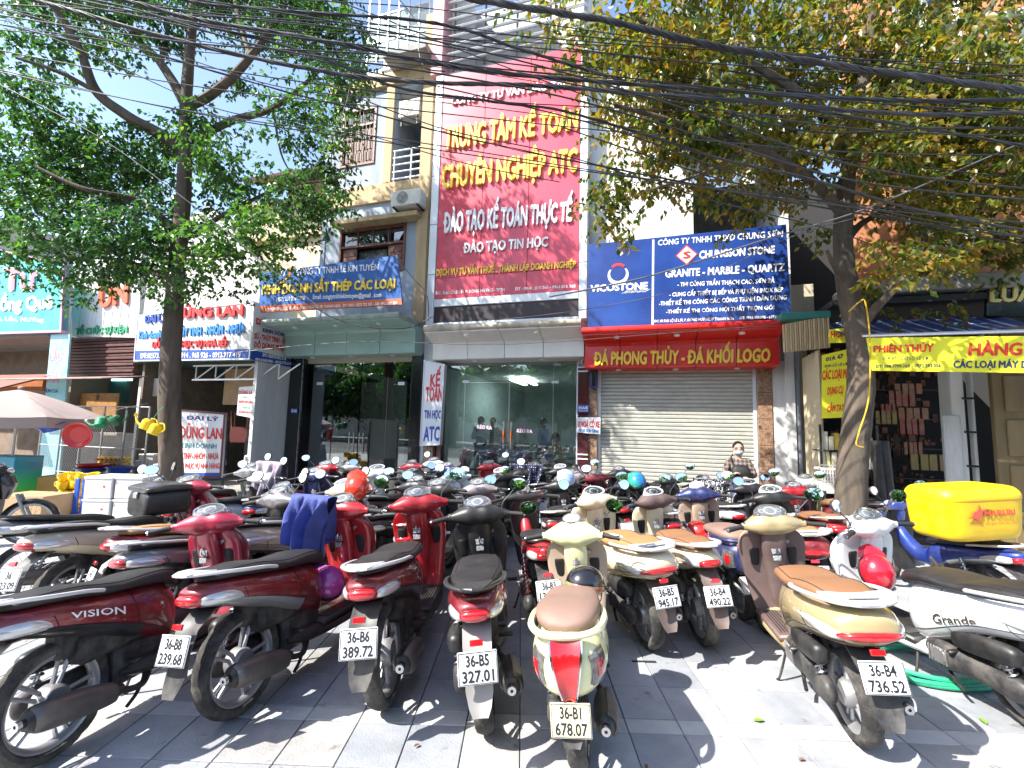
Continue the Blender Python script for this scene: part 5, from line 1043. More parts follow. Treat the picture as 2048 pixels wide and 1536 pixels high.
sign('yellow_banner','long yellow banner with red and dark lettering hung from the tarpaulin edge',((1742,706),(2200,690),(2200,612),(1727,641)),2.62,.006,yb,(
 ('PHIÊN THÚY',(1743,656,669,1862,646,662),rb_,.05),('01A 47 - ĐẠI LỘ LÊ LỢI',(1762,676,683,1855,673,679),nb,.01),('ĐT: 098.7799.169 - 0973.293.056',(1748,694,700,1878,685,692),nb,.015),('HÀNG SẮT',(1934,642,666,2120,630,655),rb_,.06),('CÁC LOẠI MÁY DỤNG CỤ',(1904,678,692,2130,667,681),nb,.05)))
sign('yellow_notice','upright yellow notice with red words partly behind the right tree trunk',((1646,806),(1704,801),(1702,662),(1640,680)),1.55,.006,yb,(('01A 47',(1649,684,692,1682,675,684),nb,.05),('ĐẠI LỘ LÊ LỢI',(1647,699,704,1694,692,697),nb,.02),('CÁC LOẠI MÁY',(1643,711,729,1702,703,721),rb_,.05),('DỤNG CỤ',(1655,744,758,1686,739,754),rb_,.05),('CẦM TAY',(1656,781,793,1689,775,788),rb_,.05)))
sign('yellow_notice','short yellow notice with red capitals behind the tree above the upright one',((1652,655),(1720,650),(1720,618),(1652,628)),1.4,.006,yb,(('HOA',(1656,631,644,1686,628,641),rb_,.06),))
r.part('pillar',fb(U(1908,800,1.2)[0],U(1935,800,1.2)[0],0,U(1920,700,1.2)[1]+.5,.9,1.2,.01),grime_w); r.part('whitewashed_board',fb(U(1898,850,1.35)[0],U(1936,850,1.35)[0],.1,U(1910,787,1.35)[1],1.25,1.3,.01),M_('whitewash',(.5,.5,.47),.8,var=.3,vscale=6,streak=True))
for i in range(5): r.part('pillar_strap',fb(U(1934,800,1.25)[0],U(1958,800,1.25)[0],.8+i*.5,.83+i*.5,1.15,1.22,.004),MATS['black_metal'])
r.part('white_post',fb(U(1948,800,1.1)[0],U(1955,800,1.1)[0],0,3.2,1.0,1.1,.01),grime_w)
dr_=FT('wooden_door','tall ochre panelled door at the right edge','door',U(1986,980,1.6)[0],0,1.6); a,b=U(1986,750,1.6)[0],U(2100,750,1.6)[0]; ow=M_('door_ochre',(.17,.12,.05),.7,var=.3,vscale=4,streak=True)  # door's beige darkened in the colour to stand for shade
dr_.part('leaf',fb(a,b,.05,3.3,1.52,1.6,.01),ow,smooth=False)
for i in range(5): z=.25+i*.62; dr_.part('door_panel',fb(a+.12,b-.12,z,z+.5,1.6,1.625,.02),ow,smooth=False)
# shelves with goods
sh=FT('shelf_rack','tool shop rack with rows of boxed goods either side of the tree','shelf',U(1650,960,1.3)[0],0,1.3); a,b=U(1650,900,1.3)[0],U(1770,900,1.3)[0]
zs=[U(1700,y,1.3)[1] for y in (962,904,868)]
for z in zs: sh.part('shelf_board',fb(a,b,z-.02,z,.9,1.3,.003),MATS['black_metal'])
for u in (a,b-.03): sh.part('shelf_post',fb(u,u+.03,0,zs[-1]+.4,1.25,1.28,0),MATS['black_metal'])
q=random.Random(8); cols=[M_('pack_%d'%i,c,.5,var=.25,vscale=20) for i,c in enumerate(((.65,.58,.42),(.62,.22,.04),(.70,.66,.55),(.55,.40,.05),(.60,.10,.05),(.68,.62,.30)))]
for zi,z in enumerate(zs[1:]):
    u=a+.03; i=0
    while u<b-.08:
        wd=q.uniform(.05,.11); hh=q.uniform(.20,.30); o=MB().box(0,wd-.008,-.08,.08,0,hh,.006).build('packet',q.choice(cols[:4] if zi else cols[2:3]+cols[:1]+cols[5:]),None,False); o.matrix_world=FM@Matrix.Translation((u,-1.18,z+.001))@Matrix.Rotation(q.uniform(-.1,.1),4,'Y'); tag(o,('boxed tool packet standing on the middle shelf of the rack' if zi==0 else 'orange and white packet standing on the top shelf of the rack'),'packet','packets standing on the %s shelf'%('middle','top')[zi]); u+=wd+q.uniform(0,.01)
cr0=FT('plastic_crate','white plastic grid crate under the shelves left of the right tree','crate',*U(1656,955,1.5),1.5); a,z0=U(1655,956,1.5); b,z1=U(1692,905,1.5); cw=M_('crate_white',(.68,.66,.60),.5)
cr0.part('rim',fb(a,b,z1-.04,z1,1.15,1.5,.008),cw); cr0.part('base',fb(a,b,z0,z0+.16,1.15,1.5,.008),cw)
for i in range(8): u=a+(b-a-.02)*i/7; cr0.part('grid_bar',fb(u,u+.02,z0+.16,z1-.04,1.47,1.5,.003),cw)
for i in range(5): z=z0+.18+i*.06; cr0.part('grid_bar',fb(a,b,z,z+.016,1.475,1.495,.003),cw)
for j,(px,py,w_,h_) in enumerate(((1780,775,44,30),(1800,800,50,22),(1755,812,36,26),(1805,830,40,30),(1815,870,30,24),(1830,900,60,30),(1765,790,24,18),(1790,750,46,20))):
    u,z=U(px,py,-1.6); n=4
    t=FT('goods_pack',['red boxes hung in the top row inside the dark shop','red and orange boxes hung second row inside the dark shop','dark red pack hung left beside the shop rack','yellow printed bags hung third row in the dark shop','small yellow bag hung lower in the dark shop','red bundled goods on the dark shop floor','pale bag hung beside the trunk in the dark shop','topmost red boxes under the yellow banner'][j],'goods',u,z,-1.6)
    for i in range(n): t.part('pack',fb(u+i*.13*w_/50,u+i*.13*w_/50+.11*w_/50,z,z+.3*h_/28,-1.66,-1.6+.02*(i%2),.006),M_('goods_%d'%(j%3),((.42,.03,.02),(.45,.12,.02),(.42,.30,.04))[j%3],.5,col2=(.30,.22,.15),vscale=11))
for j,px in enumerate((1768,1783)):
    u,z=U(px,845,1.9); o=MB().tube([(u,-1.9,0.05),(u-.05,-1.85,z)],.07,14).build('foam_roll',MATS['black_plastic'],None); o.matrix_world=FM; tag(o,('long black roll leaning beside the rack, nearer the trunk','long black roll leaning beside the rack, farther from the trunk')[j],'roll','black rolls beside the rack')
# ================================================================ trees
def smooth_tube(mb,pts,r0,r1,n=12,m=None,wob=0.,seed=0,jit=0.):
    m=m or 10*(len(pts)-1); q=random.Random(seed); rr=[]; P=[Vector(cr([tuple(p) for p in pts],i/m)) for i in range(m+1)]; prev=None
    ph=[q.uniform(0,6) for _ in range(6)]
    for i,p in enumerate(P):
        d=(P[min(i+1,m)]-P[max(i-1,0)]).normalized(); a=(Vector((1,0,0)) if prev is None else prev); a=(a-d*a.dot(d)).normalized(); prev=a; b=d.cross(a); t=i/m; r=r0+(r1-r0)*t
        ring=[]
        for j in range(n):
            an=2*PI*j/n; w=1+wob*(math.sin(an*3+ph[0]+t*5)+.6*math.sin(an*5+ph[1]-t*11)+.7*math.sin(t*23+ph[2]+an))+q.uniform(-jit,jit); ring.append(p+(a*math.cos(an)+b*math.sin(an))*r*w)
        rr.append(ring)
    return mb.rings(rr)
def foliage(blobs,seed,Y0,Y1,ll,lw,dens,drop=.55,keep=0,tonef=None):
    q=random.Random(seed); nr=np.random.RandomState(seed); verts=[];tones=[];big=[]
    for b in blobs:
        px,py,rx,ry=b[:4]; d_=b[4] if len(b)>4 else 1.
        Yc=q.uniform(Y0+.4,Y1-.4) if len(b)<6 else b[5]; sc=Yc/900; n=int(PI*rx*ry*dens*d_*sc*sc/(ll*lw*.55)); tw=max(1,n//11)
        c=atY(px,py,Yc); RX,RZ=rx*sc*1.02,ry*sc*1.02; RY=min(1.1,(RX+RZ)/2)
        bt=q.uniform(-.12,.12)
        for _ in range(tw):
            v=nr.normal(size=3); v/=np.linalg.norm(v)+1e-9; rad=q.random()**.45
            p=np.array((c.x+v[0]*RX*rad,c.y+v[1]*RY*rad,c.z+v[2]*RZ*rad))
            an=q.uniform(0,2*PI); tdir=np.array((math.cos(an),math.sin(an),-q.uniform(-.2,drop+.3))); tdir/=np.linalg.norm(tdir); L=ll*q.uniform(2.2,4.2); k=q.randint(8,14); tt=q.random()*.35+bt
            for i in range(k):
                s=i/k; base=p+tdir*L*s+nr.normal(size=3)*.02; side=1 if i%2 else -1
                ld=tdir*.5+np.array((-tdir[1],tdir[0],0))*side*.8+np.array((0,0,-drop*q.uniform(.4,1.8)))+nr.normal(size=3)*.35; ld/=np.linalg.norm(ld)
                nn=nr.normal(size=3)*.6+np.array((0,0,1.)); wv=np.cross(ld,nn); wv/=np.linalg.norm(wv)+1e-9; up=np.cross(wv,ld); l=ll*q.uniform(.65,1.15); w_=lw*q.uniform(.75,1.1)*.5
                verts+= [base,base+ld*l*.42+wv*w_+up*w_*.35,base+ld*l,base+ld*l*.42-wv*w_+up*w_*.35]; tones+= [min(1,max(0,tt+q.uniform(0,.55)))]*4
    return np.array(verts),np.array(tones)
def build_leaves(parent,V_,T_,m,nbig,name='foliage'):
    n=len(V_)//4; camp=np.array((0,0,CAMH)); C_=V_.reshape(n,4,3).mean(1); f=np.array((0,math.cos(PITCH),math.sin(PITCH))); d=C_-camp; dep=d@f; px=d[:,0]/dep; pz=(d@np.array((0,-math.sin(PITCH),math.cos(PITCH))))/dep
    inside=(np.abs(px)<1.12)&(np.abs(pz)<.84); order=np.argsort(dep+(~inside)*1000); big=order[:nbig]; mask=np.ones(n,bool); mask[big]=False
    rest=V_.reshape(n,4,3)[mask].reshape(-1,3); tr=T_.reshape(n,4)[mask].reshape(-1); k=len(rest)//4
    me=bpy.data.meshes.new(name); me.vertices.add(4*k); me.vertices.foreach_set('co',rest.astype(np.float32).ravel()); idx=np.arange(4*k).reshape(k,4); tri=np.concatenate([idx[:,[0,1,2]],idx[:,[0,2,3]]],1).reshape(-1)
    me.loops.add(6*k); me.loops.foreach_set('vertex_index',tri.astype(np.int32)); me.polygons.add(2*k); me.polygons.foreach_set('loop_start',np.arange(0,6*k,3,dtype=np.int32)); me.update(calc_edges=True)
    at=me.attributes.new('tone','FLOAT','POINT'); at.data.foreach_set('value',tr.astype(np.float32)); me.materials.append(m); me.validate()
    o=bpy.data.objects.new(name,me); COL.objects.link(o); o.parent=parent; o['kind']='stuff'
    for b in big:
        v=V_.reshape(n,4,3)[b]; mb=MB(); mb.v=[tuple(p) for p in v]; mb.f=[(0,1,2),(0,2,3)]; me=mb.mesh('leaf',m,False); a2=me.attributes.new('tone','FLOAT','POINT'); a2.data.foreach_set('value',np.full(4,T_[4*b],dtype=np.float32)); obj('leaf',me,m,parent)
barkL=mat('bark_dark',(.10,.075,.055),.9,var=.5,vscale=7,bump=.9,bscale=26,streak=True); barkR=mat('bark_grey',(.125,.095,.068),.9,bump=.9,bscale=30,col2=(.04,.034,.027),vscale=6,streak=True)
leafL=leaf_mat('leaf_green',((.012,.034,.012),(.030,.080,.020),(.065,.145,.026),(.15,.24,.035)),.45)
leafR=leaf_mat('leaf_olive',((.018,.038,.010),(.05,.085,.014),(.10,.14,.02),(.24,.19,.03),(.20,.11,.02),(.09,.18,.03)),.45)
YL=8.2
tL=thing('street_tree','tall green leafy tree with dark trunk standing before the goods shop','tree',G(350,1062,0)); tL.location=(0,0,0)
tr=MB(); smooth_tube(tr,[atY(358,1085,YL)+Vector((0,0,-.3)),atY(350,960,YL),atY(342,780,YL),atY(343,600,YL),atY(350,430,YL),atY(345,250,YL),atY(350,60,YL),atY(356,-250,YL)],.205,.06,18,90,.07,1,.03); tr.build('trunk',barkL,tL)
def branch(t,pts,Y,r0,r1,m,seed): mb=MB(); smooth_tube(mb,[atY(p[0],p[1],Y+(p[2] if len(p)>2 else 0)) for p in pts],r0,r1,9,None,.06,seed); mb.build('branch',m,t)
for i,(pts,r0,r1) in enumerate((([(345,240),(290,160),(235,105,.4),(165,-20,.8)],.10,.04),([(345,245),(400,215,-.3),(470,140,-.6),(530,40,-.8),(560,-60,-1)],.10,.03),([(342,330),(290,300,-.2),(225,268,-.4),(165,225,-.6),(125,140,-.8),(60,40,-1),(0,-60,-1.2)],.12,.04),
    ([(165,225,-.6),(90,190,-.9),(0,165,-1.2)],.05,.02),([(345,320),(440,270,.3),(520,240,.5),(590,180,.6),(640,120,.8)],.085,.03),([(343,500),(260,440,-.5),(150,420,-1),(50,380,-1.2)],.07,.02),([(343,520),(430,460,.3),(540,400,.6),(640,380,.8)],.06,.015),([(343,600),(240,560,.3),(120,560,.6)],.05,.015),([(345,540),(430,540,-.6),(520,520,-1)],.05,.015),([(290,160),(300,80,.5),(260,0,.7)],.05,.02),([(470,140,-.6),(440,60,-.3),(420,-40,0)],.05,.02),([(520,240,.5),(540,330,.6),(570,380,.7)],.03,.01))): branch(tL,pts,YL,r0,r1,barkL,i+10)
BL=[(60,330,130,110),(20,470,110,110),(150,400,150,110),(250,370,120,95),(330,320,80,50,.8),(180,520,150,85),(300,500,130,85),(50,580,110,40,.45),(230,580,120,50,.8),(355,600,65,45,.8),(420,520,85,60),(455,430,80,70,.7),(410,350,75,65),(380,270,60,45,.8),(500,480,85,55),(560,400,110,42),(640,370,60,38),(600,470,60,50,.8),(530,560,60,45,.8),(600,300,65,60,.8),(655,250,55,60,.8),(560,230,70,55,.8),(630,110,100,80),(500,60,120,70),(420,20,120,50),(560,20,130,60),(665,175,60,50),(250,50,130,65),(120,60,110,80),(40,130,80,80,.8),(205,140,65,35,.7),(20,240,60,60,.7),(445,190,50,35,.6),(310,110,35,40,.6),(480,290,35,40,.4),(90,230,60,40,.4),(160,300,70,40,.5),(300,-80,300,110),(600,-70,130,80),(60,-60,150,100),(640,420,50,40,.7),(450,600,40,25,.4),(150,625,90,25,.4)]
V_,T_=foliage(BL,5,6.7,9.4,.115,.062,3.3,.6); build_leaves(tL,V_,T_,leafL,290)
YR=6.0
tR=thing('street_tree','yellow and olive leaved tree with grey leaning trunk before the yellow banner','tree',(0,0,0))
tr=MB(); smooth_tube(tr,[atY(1722,1125,YR)+Vector((0,0,-.25)),atY(1712,985,YR),atY(1716,860,YR),atY(1722,740,YR),atY(1712,640,YR),atY(1685,540,YR),atY(1668,430,YR),atY(1672,320,YR),atY(1690,200,YR),atY(1700,60,YR),atY(1720,-220,YR)],.195,.06,18,100,.05,2,.03); tr.build('trunk',barkR,tR)
for i,(pts,r0,r1) in enumerate((([(1712,620),(1760,560,-.2),(1820,500,-.4),(1900,470,-.6)],.07,.02),([(1672,460),(1700,420,.2),(1740,390,.3),(1810,340,.4)],.06,.02),([(1672,400),(1600,330,-.3),(1480,270,-.6),(1330,230,-.8),(1200,200,-.9)],.075,.02),([(1680,300),(1620,200,-.4),(1500,120,-.6),(1350,60,-.8),(1200,20,-.8)],.08,.025),([(1690,220),(1780,150,-.3),(1880,60,-.5),(1960,-60,-.7)],.08,.03),([(1480,270,-.6),(1380,330,-.7),(1270,370,-.8)],.03,.01),([(1685,540),(1655,500,-.2),(1640,470,-.3)],.04,.02),([(1740,390,.3),(1860,380,.3),(1960,420,.2),(2040,430,.1)],.035,.012),([(1850,100,-.4),(1950,200,-.5),(2050,260,-.6)],.04,.015),([(1700,100),(1640,0,0),(1560,-120,0)],.06,.03))): branch(tR,pts,YR,r0,r1,barkR,i+40)
BR=[(1190,60,120,65,.8),(1060,15,90,28,.5),(1310,80,140,95),(1450,90,150,110),(1600,80,150,110),(1750,90,150,110),(1900,90,150,110),(2030,190,100,140),(1180,170,100,50,.6),(1260,230,120,70,.75),(1380,230,120,85),(1500,250,120,95),(1620,250,100,95),(1560,330,90,50,.8),(1225,370,85,55,.8),(1185,420,40,40,.6),(1310,335,90,45,.7),(1400,350,70,40,.6),(1740,190,90,60,.8),(1860,230,120,70,.8),(1970,320,100,80,.85),(1850,340,80,50,.6),(1780,480,65,60,.8),(1850,465,75,55,.8),(1940,430,75,55,.8),(2020,440,55,80,.8),(1735,545,45,40,.6),(1765,600,30,30,.4),(1460,400,55,45,.4),(1340,-80,260,90),(1750,-90,330,110),(2150,50,150,200),(1880,560,40,30,.35),(1120,110,80,50,.4),(1620,420,40,40,.4),(1250,440,30,40,.3),(1330,150,120,90),(1340,250,90,60,.8),(1800,320,110,80),(1760,260,80,60),(1880,400,90,60,.8),(1960,180,90,90),(1840,180,90,70)]  # blobs above the frame are unseen crown, added for shading
V_,T_=foliage(BR,9,4.7,7.0,.115,.064,4.0,.75); build_leaves(tR,V_,T_,leafR,290)
# trees and houses across the street: they stand behind the camera and show in the glass and mirrors
for i,(x,y,h_,r_) in enumerate(((-57,-18,11,6),(-47,-17,11,6),(-38,-18,10,5.5),(-30,-17,10,5),(-21,-18,9,4.6),(-13,-17,9,4.6),(-5,-18,10,4.8),(4,-17,9,4.4),(13,-18,10,4.8),(22,-18,10,5))):
    t=thing('far_street_tree','leafy tree across the street, number %s counted from the left side'%('one','two','three','four','five','six','seven','eight','nine','ten')[i],'tree',(x,y,0),group='trees across the street')
    mb=MB(); smooth_tube(mb,[(0,0,-.1),(.1,0,h_*.3),(-.1,.1,h_*.6),(0,0,h_*.85)],.22,.06,10,30,.05,i); mb.build('trunk',barkL,t)
    q=np.random.RandomState(i); n=5200; v=q.normal(size=(n,3)); v/=np.linalg.norm(v,axis=1)[:,None]; v*=(q.rand(n)**.4)[:,None]; lump=1+.25*np.sin(v[:,0]*7+i)*np.cos(v[:,2]*6); c=v*np.array((r_,r_*.8,r_*.72))*lump[:,None]+np.array((0,0,h_*.58)); a=q.normal(size=(n,3))*.2; b=q.normal(size=(n,3))*.16
    VV=np.stack([c-a,c+b,c+a,c-b],1).reshape(-1,3); TT=np.repeat(q.rand(n)*.8,4); build_leaves(t,VV,TT,leafL,0)
of=thing('far_house_row','plain pale houses across the street, seen only as reflections','building',(0,-26,0))
for i,(x,w_,hh) in enumerate(((-92,14,9),(-78,13,8),(-65,13,9),(-52,10,7),(-42,10,6),(-32,10,7),(-22,10,6),(-12,9,5.5),(-3,10,7),(7,9,6),(16,10,7),(26,10,6),(36,12,7))):
    wl_=MB().box(x,x+w_-.05,-4,0,0,hh).build('house_front',(white_wall,cream_wall,grime_w)[i%3],of,False)
    for k_ in range(3): MB().box(x+1+k_*2.5,x+2.2+k_*2.5,.0,.05,hh-3,hh-1.4).build('window',dark_in,wl_,False)

# ================================================================ overhead cables
rub=mat('cable_black',(.028,.028,.032),.42,bump=.2,bscale=40); rubg=mat('cable_grey',(.10,.10,.11),.5)
def cpts(P,Y): return [tuple(atY(p[0],p[1],Y)) for p in P]
def bundle(label,P,Y,R_,ns=6,tw=14,r=None,m=rub):
    R_*=.72
    pts=cpts(P,Y); t=thing('cable_bundle',label,'cable',(0,0,0),group='bundles of overhead cables'); N=150; C_=[Vector(cr(pts,i/N)) for i in range(N+1)]; r=r or R_*.42
    for s in range(ns):
        a0=2*PI*s/ns; path=[]
        for i,c in enumerate(C_):
            a=a0+tw*2*PI*i/N+.5*math.sin(i*.13+s); q=R_*(.62+.2*math.sin(i*.21+s*1.7)); path.append(c+Vector((0,math.cos(a)*q,math.sin(a)*q)))
        MB().tube(path,r,6).build('strand',m,t)
def wire(label,P,Y,r,m=rub,group='thin overhead wires'):
    pts=cpts(P,Y); N=60; o=MB().tube([cr(pts,i/N) for i in range(N+1)],r,6).build('overhead_wire',m,None); tag(o,label,'cable',group)
bundle('upper thick twisted cable bundle from the top left corner past the tall red sign',[(-200,-12),(0,8),(234,45),(352,70),(508,88),(700,113),(851,137),(1008,150),(1200,156),(1517,163),(1750,164),(2048,148),(2250,135)],4.6,.030)
bundle('lower thick twisted cable bundle crossing the top edge of the tall red sign',[(-200,15),(0,42),(117,68),(352,121),(586,158),(695,170),(832,174),(1008,170),(1200,173),(1563,184),(1795,190),(2048,174),(2250,160)],4.5,.030)
bundle('cable bundle entering at the top edge above the grey house and running level',[(100,-30),(215,0),(352,36),(508,44),(773,50),(890,64),(1000,96),(1150,135),(1300,165),(1500,180),(1800,215),(2100,250)],4.8,.024,5)
bundle('thickest dark cable bundle falling through the crown of the yellow leaved tree',[(700,-60),(875,-4),(1047,18),(1200,36),(1378,70),(1563,92),(1795,114),(2048,134),(2250,150)],4.3,.042,8)
bundle('sagging cable bundle passing under the letters of the tall red sign to the right tree',[(300,70),(560,120),(760,185),(950,205),(1100,218),(1285,262),(1424,299),(1609,331),(1748,366),(1887,391),(2048,412),(2250,430)],4.7,.020,5)
bundle('single heavy black cable falling from upper left across the red sign to lower right',[(-200,40),(0,76),(215,128),(430,180),(586,216),(700,236),(851,270),(1047,305),(1200,327),(1470,366),(1702,393),(1933,417),(2200,436)],4.9,.015,3,8)
q=random.Random(21)
W_=[([(-100,88),(0,98),(200,170),(420,250),(640,270),(900,330),(1100,360)],5.4,.006,'thin wire under the heavy black cable, left half of the picture'),([(-100,190),(60,260),(200,330),(380,450),(530,560),(640,640)],6.2,.006,'thin pale wire sloping down through the green tree to the blue banner'),
([(-50,30),(300,80),(600,140),(900,190),(1200,250),(1500,340),(1800,395),(2100,430)],5.0,.008,'wire from upper left running down to the balcony of the orange house'),([(-50,60),(300,62),(600,70),(900,105),(1200,130),(1500,150),(2100,200)],5.1,.008,'nearly level wire just below the top bundle'),
([(-50,20),(200,50),(500,120),(800,150),(1100,190),(1400,260),(1700,330),(2100,352)],4.4,.009,'wire crossing both twisted bundles near the tall red sign'),([(-50,-10),(300,25),(700,70),(1000,120),(1300,190),(1700,300),(2100,330)],4.2,.008,'wire rising to the top left corner over the green tree'),
([(500,-20),(700,40),(900,110),(1200,200),(1500,270),(1900,300),(2100,310)],5.2,.007,'wire entering at the top edge left of the red sign'),([(600,180),(850,262),(1100,305),(1400,380),(1650,430),(1800,480),(1950,520)],5.3,.007,'wire sagging behind the heavy black cable on the right'),
([(1100,92),(1300,105),(1500,110),(1800,112),(2100,95)],4.5,.007,'level wire high in the yellow leaved tree'),([(1100,65),(1400,78),(1700,85),(2100,80)],4.6,.006,'highest level wire in the yellow leaved tree'),([(1090,590),(1285,540),(1517,454),(1702,388),(1887,300),(2048,222),(2200,150)],5.0,.010,'grey wire climbing from the blue company sign to the upper right'),
([(1000,640),(1170,610),(1350,560),(1560,450),(1700,400),(1900,330)],5.4,.005,'second thin wire climbing beside the grey one'),([(1320,175),(1450,210),(1620,235),(1850,215),(2048,205)],4.9,.010,'loose wire looping under the two twisted bundles at right'),([(1100,250),(1240,290),(1450,345),(1700,385),(1900,420),(2100,450)],5.1,.008,'dark wire crossing the yellow leaves above the company sign'),
([(480,500),(560,440),(620,330),(660,240),(672,180)],7.0,.005,'white thin wire hanging from the bundles to the shop roof'),([(420,740),(700,700),(1000,690),(1300,655),(1560,622)],7.6,.006,'pale thin wire running across the three shop fascias'),([(450,540),(560,600),(680,660),(800,668),(860,640)],8.2,.010,'black cable sagging before the sea green canopy'),([(770,520),(810,560),(845,600),(850,650)],8.6,.012,'black cable dropping along the grey house to the vertical sign'),
([(760,10),(800,60),(805,110),(820,145),(860,150)],5.0,.008,'curled cable end hanging over the roof terrace'),([(200,-20),(500,30),(900,85),(1250,105),(1700,150),(2100,180)],5.3,.007,'thin wire along the upper edge between the two trees'),([(-50,110),(250,130),(550,200),(900,215),(1300,250),(1700,290),(2100,300)],5.5,.006,'thin wire behind the lower twisted bundle')]
for P,Y,r,l in W_: wire(l,P,Y,r,rubg if 'pale' in l or 'grey' in l or 'white' in l else rub)
for i in range(14):
    a=q.uniform(-20,190); b=a+q.uniform(20,120); c_=b+q.uniform(-20,110); d_=c_+q.uniform(-40,60); wire('thin black wire among the tangle of overhead cables',[(-150,a-15),(350,(a+b)/2+18),(800,b+10),(1250,(b+c_)/2+12),(1700,c_+5),(2200,d_)],q.uniform(4.2,5.6),q.uniform(.004,.008),rub,'thin black wires in the overhead tangle')
yw=mat('cord_yellow',(.60,.36,.02),.6); wire('yellow cord tied round the right tree and hanging beside its trunk',[(1690,590),(1710,570),(1722,572),(1735,650),(1738,760),(1722,830),(1718,855),(1732,860)],5.7,.009,yw,'cords on the right tree')
